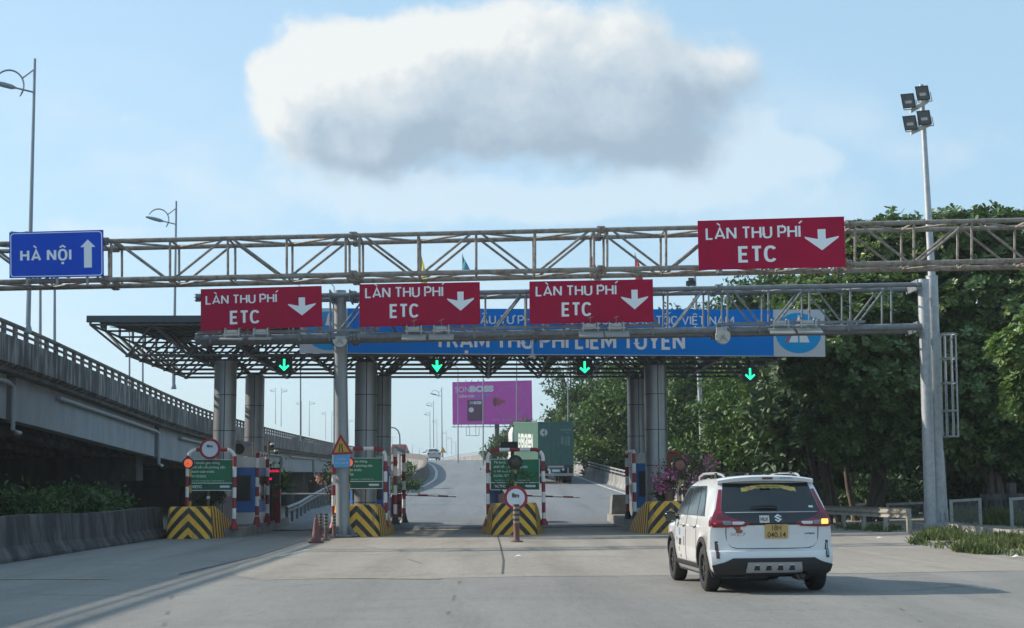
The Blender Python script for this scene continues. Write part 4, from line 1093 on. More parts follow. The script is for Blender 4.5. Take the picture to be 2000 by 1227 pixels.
# green notice boards
M_BGREEN = mat('board_green', (.004, .16, .075), .5)
M_BDARK = mat('board_dark_green', (.006, .085, .055), .5)
M_BTXT = mat('board_text', (.60, .72, .66), .6)
BO = [((367, 456, 897.5, 958.5), 'green notice board under the round sign on the first hoop'), ((655, 748, 894.5, 955), 'green notice board half hidden behind the gantry post and its blue plate'), ((957.5, 1054, 896.5, 957.5), 'green notice board behind a leafy shrub, in front of the container truck')]
for (q, lb) in BO:
    f = pmap([(q[0], q[2]), (q[1], q[2]), (q[1], q[3]), (q[0], q[3])], 51.12)
    asp = f.w / f.h
    r_ = thing('notice_board', lb, 'notice board', tuple(f(.5, .5)), 'green notice boards on the islands')
    mb = MB(); plate(mb, f, .012, .988, .25, .985); mk('panel', mb, M_BGREEN, r_)
    mb = MB(); plate(mb, f, .012, .988, .02, .2295); mk('footer', mb, M_BDARK, r_)
    mb = MB(); plate(mb, f, 0, 1, .985, 1.0, .004, -.05); plate(mb, f, 0, 1, 0, .02, .004, -.05); plate(mb, f, 0, .012, .02, .985, .004, -.05); plate(mb, f, .988, 1, .02, .985, .004, -.05); plate(mb, f, .012, .988, .23, .2495, .003, -.05)
    mk('frame', mb, M_SIGNWHITE, r_)
    for (s_, v0, hh) in (('Tài khoản giao thông', .855, .075), ('phải kết nối phương tiện', .715, .075), ('thanh toán trước', .575, .075), ('01/10/2025', .425, .075)):
        w_ = text_geo(s_, .02)[2] * hh / asp; u0 = .07; mb = MB()
        add_text(mb, s_, f, u0, min(.93, u0 + w_), v0, v0 + hh, bold=.02); mk('lettering', mb, M_BTXT, r_, recalc=False)
    mb = MB(); add_text(mb, 'Theo Điều 35 Nghị định 119/2024/NĐ-CP', f, .07, .80, .295, .33, bold=.005); mk('lettering', mb, M_BTXT, r_, recalc=False)
    mb = MB(); add_text(mb, 'VETC', f, .085, .31, .085, .17, bold=.04); mk('lettering', mb, M_BTXT, r_, recalc=False)
    mb = MB(); add_poly(mb, rrect(.70, .92, .095, .165, .033, asp), f)
    mk('label_strip', mb, M_BTXT, r_, recalc=False)

# flashing lamps on short posts
M_LAMPON = mat('orange_lamp_lit', (.6, .12, .05), .4, emis=(1.0, .17, .08), estr=.3)
M_LAMPOFF = mat('orange_lamp_off', (.055, .042, .03), .35)
M_LAMPRED = mat('dull_red_lamp', (.24, .09, .07), .4)
M_POSTY = mat('yellow_post', (.40, .27, .05), .6)
LA = [(367.5, 905, 8.5, 50.0, M_LAMPON, 'lit orange warning lamp on a yellow and black post beside the first green board'), (681, 903.5, 8.5, 50.0, M_LAMPON, 'lit orange warning lamp peeking out behind the blue plate'),
      (1006.5, 903.5, 11, 49.9, M_LAMPOFF, 'dark unlit round warning lamp on a yellow post in front of the middle board'), (1328, 908.5, 10.5, 50.0, M_LAMPRED, 'dull red unlit warning lamp among the pink flowers')]
for (px, py, rp, Y, m_, lb) in LA:
    c_ = at(px, py, Y); rr = (at(px + rp, py, Y) - c_).length
    r_ = thing('warning_lamp', lb, 'warning lamp', (c_.x, Y, 1.0), 'round warning lamps on the islands')
    mb = MB(); mb.disc((c_.x, 0, c_.z), rr * 1.25, Y + .02, Y + .17, 26); mb.path([(c_.x + rr * 1.22 * math.cos(a), Y - .06, c_.z + rr * 1.22 * math.sin(a)) for a in np.linspace(R(-10), R(190), 12)], .018, 5)
    mk('housing', mb, M_BLACK, r_)
    mb = MB(); ring = []
    for k in range(5):
        q = k / 4; ring.append([(c_.x + rr * math.cos(q * 1.45) * math.cos(a), Y + .015 - .07 * math.sin(q * 1.45), c_.z + rr * math.cos(q * 1.45) * math.sin(a)) for a in np.linspace(0, 2 * math.pi, 25)])
    mb.grid(ring); mk('lens', mb, m_, r_)
    mb = banded([(c_.x + (.06 if px < 400 else 0), Y + .1, .95), (c_.x + (.06 if px < 400 else 0), Y + .1, c_.z - rr * 1.2)], .26, .042, 0, 8); mk('post', mb, [M_POSTY, M_BLACK], r_)

# toll booths
M_BBLUE = mat('booth_blue', (.035, .17, .48), .45, 0, .3, 2, (.03, .10, .28))
M_BWHITE = mat('booth_white', (.72, .73, .72), .5, 0, .4, 2, (.42, .42, .41))
M_GLASS = mat('dark_window', (.05, .055, .06), .08, 0, spec=.8)
BT = [(0, .30, 1.25, 'blue and white toll booth with an air conditioner on its roof'), (1, -.05, 1.15, 'blue and white toll booth behind the second column, mostly hidden'), (3, -.05, 1.15, 'blue and white toll booth beside the silver columns near the flowers')]
for (i, dx, w_, lb) in BT:
    x0_, x1_ = IX[i] - .75 + (0.16 if i == 0 else 0), IX[i] + (1.02 if i == 0 else .66 if i != 3 else .3)
    if i == 3: x0_ = IX[i] - .52
    y0_, y1_ = (55.3, 58.6) if i == 0 else (55.6, 57.0)
    zb = .285
    r_ = thing('toll_booth', lb, 'toll booth', ((x0_ + x1_) / 2, y0_, zb), 'blue and white toll booths')
    ch = .12
    def oct_(z0, z1, ex, m_, nm):
        mb = MB(); o_ = [(x0_ + ch - ex, y0_ - ex), (x1_ - ch + ex, y0_ - ex), (x1_ + ex, y0_ + ch - ex), (x1_ + ex, y1_ + ex), (x0_ - ex, y1_ + ex), (x0_ - ex, y0_ + ch - ex)]
        n = len(o_)
        mb.add([(p[0], p[1], z0) for p in o_] + [(p[0], p[1], z1) for p in o_], [tuple(range(n))[::-1], tuple(range(n, 2 * n))] + [(k, (k + 1) % n, n + (k + 1) % n, n + k) for k in range(n)])
        return mk(nm, mb, m_, r_)
    oct_(zb, zb + .46, 0, M_BWHITE, 'base'); oct_(zb + .462, zb + 2.08, .004, M_BBLUE, 'wall'); oct_(zb + 2.082, zb + 2.46, .0, M_BWHITE, 'roof')
    for (a_, b_, side) in (((x0_ + .16, y0_ - .006), (x1_ - .28, y0_ - .006), 0), ((x1_ + .006, y0_ + .4), (x1_ + .006, y1_ - .6), 1)):
        z0_, z1_ = zb + .92, zb + 1.74
        mb = MB(); t_ = .04
        def fr(p, q): return ((p[0], p[1]), (q[0], q[1]))
        if side == 0:
            mb.box((a_[0], a_[1] - .012, z0_), (b_[0], a_[1] - .001, z1_)); win = mk('window', mb, M_GLASS, r_)
            mb = MB(); mb.box((a_[0] - .05, a_[1] - .02, z0_ - .05), (b_[0] + .05, a_[1] - .003, z0_)); mb.box((a_[0] - .05, a_[1] - .02, z1_), (b_[0] + .05, a_[1] - .003, z1_ + .05))
            mb.box((a_[0] - .05, a_[1] - .02, z0_), (a_[0], a_[1] - .003, z1_)); mb.box((b_[0], a_[1] - .02, z0_), (b_[0] + .05, a_[1] - .003, z1_)); mk('frame', mb, M_DARKSTEEL, win)
        else:
            mb.box((a_[0] + .001, a_[1], z0_), (a_[0] + .012, b_[1], z1_)); win = mk('window', mb, M_GLASS, r_)
            mb = MB(); mb.box((a_[0] + .003, a_[1] - .05, z0_ - .05), (a_[0] + .02, b_[1] + .05, z0_)); mb.box((a_[0] + .003, a_[1] - .05, z1_), (a_[0] + .02, b_[1] + .05, z1_ + .05)); mk('frame', mb, M_DARKSTEEL, win)
# air conditioner on the first booth
c_ = at(474, 884.5, 55.6); z0_ = .285 + 2.47
r_ = thing('air_conditioner', 'grey outdoor air conditioner unit on top of the first booth', 'air conditioner', (c_.x, 55.7, z0_))
mb = MB(); mb.box((c_.x - .36, 55.5, z0_ + .03), (c_.x + .36, 55.8, z0_ + .56)); mb.box((c_.x - .3, 55.52, z0_), (c_.x - .22, 55.78, z0_ + .03)); mb.box((c_.x + .22, 55.52, z0_), (c_.x + .3, 55.78, z0_ + .03)); mk('casing', mb, M_BOXGREY, r_)
mb = MB(); mb.disc((c_.x - .12, 0, z0_ + .29), .2, 55.47, 55.497, 24); mk('fan_grille', mb, M_BLACK, r_)
mb = MB(); mb.box((c_.x + .16, 55.485, z0_ + .40), (c_.x + .3, 55.498, z0_ + .46)); mk('badge', mb, M_BBLUE, r_)

# boom barriers
def boom(i, px0, px1, py, Y, lb, vis=True, red=False):
    a_ = at(px0, py, Y); b_ = at(px1, py + (1 if not red else 4), Y)
    r_ = thing('boom_barrier', lb, 'boom barrier', (a_.x, Y, .3), 'boom barriers on the islands')
    xb = IX[i] + .55 if not vis else None
    cx_ = at(539, 1000, Y).x if vis else IX[i] + .62
    mb = MB(); zt = a_.z + .03 if not vis else at(539, 955, Y).z
    mb.hexa([(cx_ - .2, Y - .3, .28), (cx_ + .2, Y - .3, .28), (cx_ + .2, Y - .3, zt), (cx_ - .2, Y - .3, zt - .03), (cx_ - .2, Y + .0, .28), (cx_ + .2, Y + .0, .28), (cx_ + .2, Y + .0, zt), (cx_ - .2, Y + .0, zt - .03)])
    mk('cabinet', mb, mat('cabinet_red', (.22, .02, .025), .5, 0, .4, 4, (.17, .03, .03)), r_)
    mb = MB(); mb.box((cx_ - .03, Y - .4, zt - .42), (cx_ + .2, Y - .301, zt - .3)); mk('motor_cover', mb, M_BLACK, r_)
    mb = banded([(cx_, Y + .05, a_.z), (b_.x, Y + .05, b_.z)], .42, .035, 0, 8); mk('arm', mb, [M_RED, M_WHITE] if red else [M_WHITE, M_BWHITE], r_)
boom(0, 548, 645, 964.5, 59.6, 'red boom barrier cabinet with a pale arm across the lane at the first island')
boom(1, 790, 891, 966, 62.3, 'boom barrier with a short red and white arm beside the second island', False, True)
boom(2, 1062, 1133, 967.5, 62.3, 'boom barrier with a short red and white arm beside the middle island', False, True)

# red text display, cctv pole
M_REDLED = mat('red_led', (.5, .02, .05), .5, emis=(1.0, .02, .10), estr=.45)
c_ = at(535, 920, 58.3)
r_ = thing('text_display', 'black post mounted display with red glowing text beside the first booth', 'display', (c_.x, 58.3, .3))
mb = MB(); mb.box((c_.x - .2, 58.3, c_.z - .5), (c_.x + .22, 58.5, c_.z + .12)); mk('housing', mb, M_BLACK, r_)
mb = MB()
for k in range(9):
    mb.box((c_.x - .17 + k * .042, 58.285, c_.z - .05), (c_.x - .142 + k * .042, 58.299, c_.z + (.03 if k % 3 else .06)))
mb.box((c_.x - .17, 58.285, c_.z - .34), (c_.x - .08, 58.299, c_.z - .26)); mk('red_lights', mb, M_REDLED, r_)
mb = MB(); mb.tube((c_.x - .1, 58.4, .27), (c_.x - .1, 58.4, c_.z - .49), .05, n=8); mk('post', mb, M_BLACK, r_)
c_ = at(525, 865, 59.0)
r_ = thing('camera_pole', 'thin dark pole carrying three white cameras beside the first booth', 'camera pole', (c_.x, 59.0, .3))
mb = MB(); mb.tube((c_.x, 59, .27), (c_.x, 59, c_.z + .06), .045, n=8); mk('pole', mb, mat('brown_pole', (.11, .085, .06), .6), r_)
for (px, py) in ((532, 869), (539.5, 882), (527, 906)):
    q = at(px, py, 58.9); mb = MB(); mb.lathe([(.0, -.13), (.07, -.08), (.085, 0), (.08, .06), (.0, .08)], tuple(q), 14, lambda i: 1 if i < 2 else 0); mb.tube((c_.x, 59, q.z + .02), (q.x, 58.9, q.z + .02), .02, n=6); mk('camera', mb, [M_WHITE, M_BLACK], r_)
# dark boxes behind the middle board
c_ = at(995, 869, 53.0)
r_ = thing('display_box', 'black flat display box on a post behind the middle hoop', 'display', (c_.x, 53, .3))
mb = MB(); mb.box((c_.x - .3, 53, c_.z - .12), (c_.x + .29, 53.22, c_.z + .11)); mk('housing', mb, M_BLACK, r_)
mb = MB(); mb.tube((c_.x + .1, 53.12, .27), (c_.x + .1, 53.12, c_.z - .119), .06, n=8); mk('post', mb, M_BLACK, r_)
# blue drums behind the boards
for (px, py, lb) in ((967, 968, 'blue plastic drum under the middle green board'),):
    c_ = at(px, py, 52.2); mb = MB(); mb.lathe([(.0, .28), (.24, .28), (.26, .32), (.26, .6), (.275, .62), (.26, .64), (.26, 1.0), (.275, 1.02), (.26, 1.04), (.26, 1.5), (.0, 1.5)], (c_.x, 52.2, 0), 20)
    solo('drum', mb, mat('drum_blue', (.03, .07, .17), .45), lb, 'drum')
c_ = at(983, 966, 52.0)
solo('terracotta_urn', MB().lathe([(.0, .28), (.13, .28), (.17, .45), (.15, .8), (.19, 1.25), (.17, 1.32), (0, 1.3)], (c_.x, 52.0, 0), 16), mat('pale_clay', (.36, .25, .22), .8), 'tall pale clay urn beside the blue drum', 'urn')

# cones and posts in front
M_CONE = mat('faded_cone', (.16, .05, .045), .7, 0, .8, 7, (.10, .045, .045), bump=.1, bscale=30)
M_BAND = mat('faded_band', (.27, .22, .15), .7, 0, .6, 9, (.15, .12, .09))
M_BOLL = mat('faded_bollard', (.15, .05, .045), .7, 0, .8, 8, (.09, .05, .05))
M_BLKB = mat('bollard_black', (.035, .032, .032), .7)
for (px, py, h, lb) in ((617.5, 1061, .84, 'faded reddish traffic cone standing in front of the bollards'), (651, 1041, .7, 'faded reddish traffic cone hidden behind the bollards by the post')):
    g_ = gnd(px, py)
    r_ = thing('traffic_cone', lb, 'traffic cone', (g_.x, g_.y, 0), 'faded traffic cones')
    k = h / .84
    mb = MB(); mb.box((g_.x - .2 * k, g_.y - .2 * k, .003), (g_.x + .2 * k, g_.y + .2 * k, .05)); mk('base', mb, M_CONE, r_)
    mb = MB(); mb.lathe([(.165 * k, .05), (.14 * k, .09), (.06 * k, .68 * k), (.055 * k, .70 * k), (.03 * k, .72 * k), (.022 * k, .84 * k), (0, .845 * k)], (g_.x, g_.y, 0), 20); mk('body', mb, M_CONE, r_)
def bollard(px, py, ptop, w, lb, n=1):
    g_ = gnd(px, py); t_ = at(px, ptop, g_.y)
    r_ = thing('bollard', lb, 'bollard', (g_.x, g_.y, 0), 'faded road bollards')
    h = t_.z
    mb = MB(); mb.lathe([(w * 2.2, .003), (w * 2.1, .03), (w * 1.2, .05), (w, .07), (w, h * .5), (w * .96, h - .03), (w * .6, h), (0, h)], (g_.x, g_.y, 0), 14); mk('tube', mb, M_BOLL, r_)
    for k in range(4):
        z0_ = h * (.50 + .125 * k)
        mb = MB(); mb.lathe([(w + .004, z0_), (w + .004, z0_ + h * .0624)], (g_.x, g_.y, 0), 14); mb.lathe([(w + .0045, z0_ + h * .0625), (w + .0045, z0_ + h * .124)], (g_.x, g_.y, 0), 14, 1); mk('band', mb, [M_BAND, M_BLKB], r_, recalc=False)
    return r_
bollard(626, 1050, 1003, .05, 'slim banded bollard nearest the traffic cone')
bollard(636.5, 1056, 1003.5, .05, 'slim banded bollard in the middle between cone and gantry post')
bollard(652.5, 1051, 1002, .052, 'slim banded bollard closest to the gantry post')
bollard(1009, 1059, 985, .085, 'thick banded bollard carrying the scuffed round sign')

# warning triangle and blue plate on the gantry post
c_ = [at(665, 847.5, 48.9), at(690, 887, 48.9), at(645, 889, 48.9)]
r_ = thing('warning_sign', 'red bordered yellow triangle road narrows sign strapped to the gantry post', 'road sign', tuple(c_[0]))
def tri(mb, k, y0, y1):
    cen = sum(c_, Vector()) / 3
    a = [cen + (p - cen) * k for p in c_]
    mb.add([(p.x, y0, p.z) for p in a] + [(p.x, y1, p.z) for p in a], [(0, 1, 2), (5, 4, 3), (0, 3, 4, 1), (1, 4, 5, 2), (2, 5, 3, 0)])
mb = MB(); tri(mb, 1, 48.9, 48.93); mk('border', mb, mat('reflective_red', (.30, .006, .03), .4), r_)
mb = MB(); tri(mb, .66, 48.89, 48.897); fc = mk('face', mb, mat('sign_yellow', (.55, .30, .02), .5), r_)
cen = sum(c_, Vector()) / 3
mb = MB()
for s_, pts in ((1, [(-.035, -.14), (-.035, -.04), (-.015, .0), (-.02, .13)]), (1, [(.075, -.14), (.06, -.04), (.05, .0), (.045, .13)])):
    pts = [(a - .03, b) for a, b in pts]
    for p, q in zip(pts[:-1], pts[1:]): mb.hexa([(cen.x + p[0] - .018, 48.884, cen.z + p[1]), (cen.x + p[0] + .018, 48.884, cen.z + p[1]), (cen.x + q[0] + .018, 48.884, cen.z + q[1]), (cen.x + q[0] - .018, 48.884, cen.z + q[1]),
                         (cen.x + p[0] - .018, 48.888, cen.z + p[1]), (cen.x + p[0] + .018, 48.888, cen.z + p[1]), (cen.x + q[0] + .018, 48.888, cen.z + q[1]), (cen.x + q[0] - .018, 48.888, cen.z + q[1])])
mk('symbol', mb, M_BLACK, r_)
f = pmap([(651, 888.5), (683.5, 888), (684, 912.5), (652, 913.5)], 48.9)
r_ = thing('plate_sign', 'small light blue plate under the yellow triangle', 'road sign', tuple(f(.5, .5)))
mb = MB(); plate(mb, f, back=-.02); mk('panel', mb, mat('plate_blue', (.10, .33, .60), .5), r_)
mb = MB(); add_text(mb, 'Đ-CHÚA', f, .25, .74, .58, .74, bold=.01); add_text(mb, 'CHÚ Ý QUAN SÁT', f, .05, .93, .26, .41, bold=.01); mk('lettering', mb, mat('plate_text', (.45, .62, .78), .6), r_, recalc=False)
# ================================================================ lamps, mast, billboard
M_LAMPPOLE = mat('lamp_pole_grey', (.22, .26, .29), .5, .4, .3, 3, (.16, .18, .2))
def street_lamp_proto():
    r_ = thing('street_lamp', 'proto', 'street lamp', (0, 0, 0), 'slim street lamps with a curled ring along the highway')
    mb = MB(); mb.tube((0, 0, 0), (0, 0, 10), .095, .05, n=8); mb.lathe([(.16, 0), (.16, .05), (.11, .25)], (0, 0, 0), 10); mk('pole', mb, M_LAMPPOLE, r_)
    cx_, cz_, rr = -.98, 9.0, .58
    mb = MB(); mb.path([(cx_ + rr * math.cos(a), 0, cz_ + rr * math.sin(a)) for a in np.linspace(R(-42), R(150), 22)], .035, 6)
    mb.tube((0, 0, 9.62), (cx_ + rr * math.cos(R(28)), 0, cz_ + rr * math.sin(R(28))), .03, n=6); mk('ring', mb, M_LAMPPOLE, r_)
    mb = MB(); mb.tube((0, 0, 8.75), (-.75, 0, 8.93), .035, n=6); mk('arm', mb, M_LAMPPOLE, r_)
    mb = MB(); mb.path([(-.7, 0, 8.92), (-.85, 0, 8.955), (-1.2, 0, 9.05), (-1.65, 0, 9.16)], [.04, .09, .10, .05], 8); mk('lamp_head', mb, M_LAMPPOLE, r_)
    return r_
proto = street_lamp_proto()
LL = [(54.5, 115, 650, 'L', 10.3, 'tall street lamp closest on the viaduct, rising behind the blue direction sign'),
      (339, 393, 760, 'L', 10.3, 'viaduct street lamp rising above the roof edge, left of the red lane signs'),
      (538, 757, 828, 'L', 10, 'left lamp of the far pair between the left silver columns and the gantry post'),
      (549, 757, 833, 'R', 10, 'right lamp of the far pair between the left silver columns and the gantry post'),
      (588.5, 783, 848, 'L', 10, 'far lamp with its ring close to a tall bare pole'), (604, 782, 852, 'R', 10, 'far lamp just right of the tall bare pole with ring to the right'),
      (636, 803, 858, 'L', 10, 'far lamp with ring to the left just before the gantry post'), (648, 803, 866, 'R', 10, 'far lamp almost touching the gantry post on its left side'),
      (681.5, 818, 866, 'R', 10, 'far lamp seen between the gantry post and the second silver column'),
      (863.5, 757, 893, 'L', 10, 'tallest lamp beside the distant silver car'), (847, 783, 874, 'L', 10, 'lamp right behind the distant silver car roof'), (840, 803, 874, 'L', 10, 'slightly leaning lamp left of the others above the silver car'),
      (853.5, 818, 876, 'L', 10, 'small lamp just left of the tallest lamp by the silver car'), (872.5, 842, 888, 'L', 10, 'small far lamp right of the yellow triangle beyond the crest'),
      (882, 853, 888, 'L', 10, 'second small far lamp beyond the crest'), (890.5, 862, 888, 'L', 10, 'third and smallest far lamp beyond the crest'),
      (766, 852, 876, 'R', 10, 'tiny far lamp above the red lorry'), (805, 868, 886, 'R', 10, 'tiny far lamp between the red lorry and the silver car'), (819, 875, 888, 'R', 10, 'tiniest far lamp left of the silver car'),
      (587, 640, 850, 'N', 0, ''), (652.5, 640, 872, 'N', 0, ''), (894.5, 720, 883, 'N', 0, ''), (943.5, 700, 880, 'N', 0, ''), (1009, 700, 870, 'N', 0, ''), (1109, 700, 850, 'N', 0, ''), (79, 470, 668, 'N', 0, ''), (107, 470, 680, 'N', 0, ''), (253, 650, 742, 'N', 0, ''), (279, 650, 748, 'N', 0, '')]
first = True
for (px, pt, pb, kind, H, lb) in LL:
    if kind == 'N': continue
    Y = F_PX * H / (pb - pt) / 1.0
    Y = min(Y, 560)
    b_ = at(px, pb, Y)
    o = proto if first else copy_tree(proto); first = False
    o.location = b_; o['label'] = lb; o.rotation_euler = (0, 0, math.pi if kind == 'R' else 0)
    k = (at(px, pt, Y).z - b_.z) / 10; o.scale = (1, 1, k)
    # every pole needs a footing down to the road it stands on: a short concrete pedestal
BP = {587: 'tall bare lamp pole passing behind the roof lattice beside the first arrow lane', 652.5: 'tall bare lamp pole just left of the gantry post', 894.5: 'bare lamp pole in front of the left end of the pink billboard', 943.5: 'bare lamp pole in front of the middle of the pink billboard',
      1009: 'bare lamp pole in front of the right part of the pink billboard', 1109: 'bare lamp pole among the trees right of the container truck', 79: 'left of two thin poles below the blue direction sign', 107: 'right of two thin poles below the blue direction sign', 253: 'left of two thin poles below the roof corner lattice', 279: 'right of two thin poles below the roof corner lattice'}
for (px, pt, pb, kind, H, lb) in LL:
    if kind != 'N': continue
    Y = {587: 150, 652.5: 150, 894.5: 165, 943.5: 150, 1009: 135, 1109: 120, 79: 66, 107: 66, 253: 100, 279: 100}[px]
    if px in (587, 652.5): pt, Y = 560, 125
    b_ = at(px, pb + (6 if px > 800 else 2), Y); t_ = at(px, pt, Y)
    r_ = thing('lamp_pole', BP[px], 'lamp pole', tuple(b_), 'bare lamp poles along the ramp and viaduct')
    mb = MB(); mb.tube((b_.x, Y, min(b_.z, zr(Y)) if px > 800 else b_.z - .4), t_, .07, .045, n=8); mk('pole', mb, M_LAMPPOLE, r_)
    mb = MB(); mb.path([t_ - Vector((0, 0, .02)), t_ + Vector((-.25, 0, .25)), t_ + Vector((-1.3, 0, .4))], [.04, .035, .03], 6); mk('arm', mb, M_LAMPPOLE, r_)
# curved lamp left of the ramp
b_ = at(781, 884, 120); r_ = thing('curved_lamp', 'slim lamp post with a curved bent over top left of the ramp', 'street lamp', tuple(b_))
mb = MB(); mb.path([(b_.x, 120, b_.z - 1.5), at(781, 862, 120), at(780.5, 850, 120), at(778, 842, 120), at(772, 836.5, 120), at(764, 835, 120), at(758, 835, 120)], [.06, .06, .055, .05, .05, .05, .04], 8); mk('pole', mb, M_LAMPPOLE, r_)
mb = MB(); mb.path([at(759, 835, 120), at(755, 835.5, 120), at(746, 836, 120)], [.05, .11, .06], 8); mk('lamp_head', mb, M_LAMPPOLE, r_)
# grey mast among the trees
t_ = at(1356.5, 540, 95); b_ = at(1371, 905, 95)
r_ = thing('light_mast', 'plain grey mast standing in front of the vine covered trees behind the toll roof', 'mast', (b_.x, 95, 0))
mb = MB(); mb.tube((b_.x + .1, 95, zr(95) - .5), (t_.x, 95, t_.z), .17, .10, n=14); mk('pole', mb, M_GALV, r_)
mb = MB()
for s_ in (-.5, .0, .5): mb.cbox((t_.x - .25 + s_ * .3, 95, t_.z - .25 - abs(s_) * .4), (.3, .25, .3))
mb.tube((t_.x, 95, t_.z), (t_.x - .5, 95, t_.z - .8), .05, n=6); mk('lamp_cluster', mb, M_DARKSTEEL, r_)

# floodlight mast beside the gantry
b_ = at(1833, 1032, 49.8); mid = at(1820, 541, 49.8); t_ = at(1801, 205, 49.8)
r_ = thing('floodlight_mast', 'tall stepped grey steel mast carrying four square floodlights above the trees', 'floodlight mast', (b_.x, 49.8, 0))
mb = MB(); mb.tube((b_.x, 49.8, .22), (mid.x, 49.8, mid.z), .235, .19, n=26); mb.lathe([(.205, 0), (.205, .03)], (mid.x, 49.8, mid.z), 20); mb.tube((mid.x, 49.8, mid.z), (t_.x, 49.8, t_.z + .7), .125, .075, n=20)
for k in range(8):
    a_ = k * math.pi / 4; mb.add([(b_.x + math.cos(a_) * .22, 49.8 + math.sin(a_) * .22, .75), (b_.x + math.cos(a_) * .36, 49.8 + math.sin(a_) * .36, .26), (b_.x + math.cos(a_) * .2, 49.8 + math.sin(a_) * .2, .26)], [(0, 1, 2)])
mk('pole', mb, M_GALV, r_)
mb = MB(); mb.box((b_.x - .78, 48.8, -.05), (b_.x + .5, 50.4, .22)); mk('plinth', mb, M_CONC, r_)
mb = MB(); bb = at(1848, 1026, 50.2); tt = at(1838, 880, 50.2); mb.tube((bb.x, 50.2, .1), (tt.x, 50.2, tt.z), .09, n=12); mk('stay_pipe', mb, M_GALV, r_)
mb = MB()
for k, (z0_) in enumerate((1.2, 2.6, 4.2, 5.6)): mb.box((b_.x - .31, 49.5, z0_), (b_.x - .2, 49.62, z0_ + .24))
mb.path([(b_.x - .24, 49.56, .6), (b_.x - .28, 49.56, 1.3), (b_.x - .2, 49.55, 2.0), (b_.x - .34, 49.55, 2.7), (b_.x - .3, 49.55, 4.4)], .02, 6); mk('cable_boxes', mb, M_DARKSTEEL, r_)
M_FLGLASS = mat('flood_glass', (.55, .60, .64), .12, .6)
M_FLBOX = mat('flood_housing', (.03, .033, .038), .5)
for (px, py) in ((1775, 196), (1803, 181), (1778.5, 239), (1806, 229)):
    c_ = at(px, py, 49.4)
    fl = thing('floodlight', None, None, tuple(c_)); fl.parent = r_; fl.location = c_ - WL[r_.name]
    mb = MB(); w_, h_, d_ = .21, .25, .2
    ax = Vector((.9, -.38, -.2)).normalized(); fz = Vector((-.45, -.80, -.40)).normalized(); ux_ = Vector((0.93, -.36, 0)).normalized(); uz_ = fz.cross(ux_).normalized()
    if uz_.z < 0: uz_ = -uz_
    uz_ = (uz_ + ux_ * -.12).normalized()
    def q(a, b, c): return c_ + ux_ * a + uz_ * b + fz * c
    mb.hexa([q(-w_, -h_, .1), q(w_, -h_, .1), q(w_, h_, .1), q(-w_, h_, .1), q(-w_ * .75, -h_ * .75, -d_), q(w_ * .75, -h_ * .75, -d_), q(w_ * .75, h_ * .75, -d_), q(-w_ * .75, h_ * .75, -d_)])
    for t in (-.6, -.2, .2, .6): mb.hexa([q(w_ * t - .012, -h_ * .8, -d_ * .5), q(w_ * t + .012, -h_ * .8, -d_ * .5), q(w_ * t + .012, h_ * .8, -d_ * .5), q(w_ * t - .012, h_ * .8, -d_ * .5), q(w_ * t - .012, -h_ * .7, -d_ - .05), q(w_ * t + .012, -h_ * .7, -d_ - .05), q(w_ * t + .012, h_ * .7, -d_ - .05), q(w_ * t - .012, h_ * .7, -d_ - .05)])
    mk('housing', mb, M_FLBOX, fl)
    mb = MB(); mb.hexa([q(-w_ * .85, -h_ * .85, .106), q(w_ * .85, -h_ * .85, .106), q(w_ * .85, h_ * .85, .106), q(-w_ * .85, h_ * .85, .106), q(-w_ * .85, -h_ * .85, .101), q(w_ * .85, -h_ * .85, .101), q(w_ * .85, h_ * .85, .101), q(-w_ * .85, h_ * .85, .101)]); mk('glass', mb, mat('flood_front', (.10, .13, .15), .15, .2), fl)
    mb = MB(); mb.hexa([q(-w_ * .5, -h_ * .35, .112), q(w_ * .5, -h_ * .35, .112), q(w_ * .5, h_ * .05, .112), q(-w_ * .5, h_ * .05, .112), q(-w_ * .5, -h_ * .35, .107), q(w_ * .5, -h_ * .35, .107), q(w_ * .5, h_ * .05, .107), q(-w_ * .5, h_ * .05, .107)]); mk('reflector', mb, M_FLGLASS, fl)
    mb = MB(); p_ = q(0, -h_ - .07, -.05); 
    for s_ in (-1, 1): mb.tube(q(s_ * (w_ + .02), 0, 0), q(s_ * (w_ + .02), -h_ - .07, -.03), .015, n=5)
    mb.tube(q(-w_ - .02, -h_ - .07, -.03), q(w_ + .02, -h_ - .07, -.03), .02, n=5); mk('yoke', mb, M_BOXWHITE, fl)
for (pa, pb_) in (((1779, 217), (1813, 197)), ((1780, 259), (1817, 242))):
    a_ = at(*pa, 49.55); b2 = at(*pb_, 49.55); mb = MB()
    mb.hexa([a_ + Vector((0, -.06, -.07)), b2 + Vector((0, -.06, -.07)), b2 + Vector((0, -.06, .07)), a_ + Vector((0, -.06, .07)), a_ + Vector((0, .14, -.07)), b2 + Vector((0, .14, -.07)), b2 + Vector((0, .14, .07)), a_ + Vector((0, .14, .07))]); mk('crossbar', mb, M_BOXWHITE, r_)
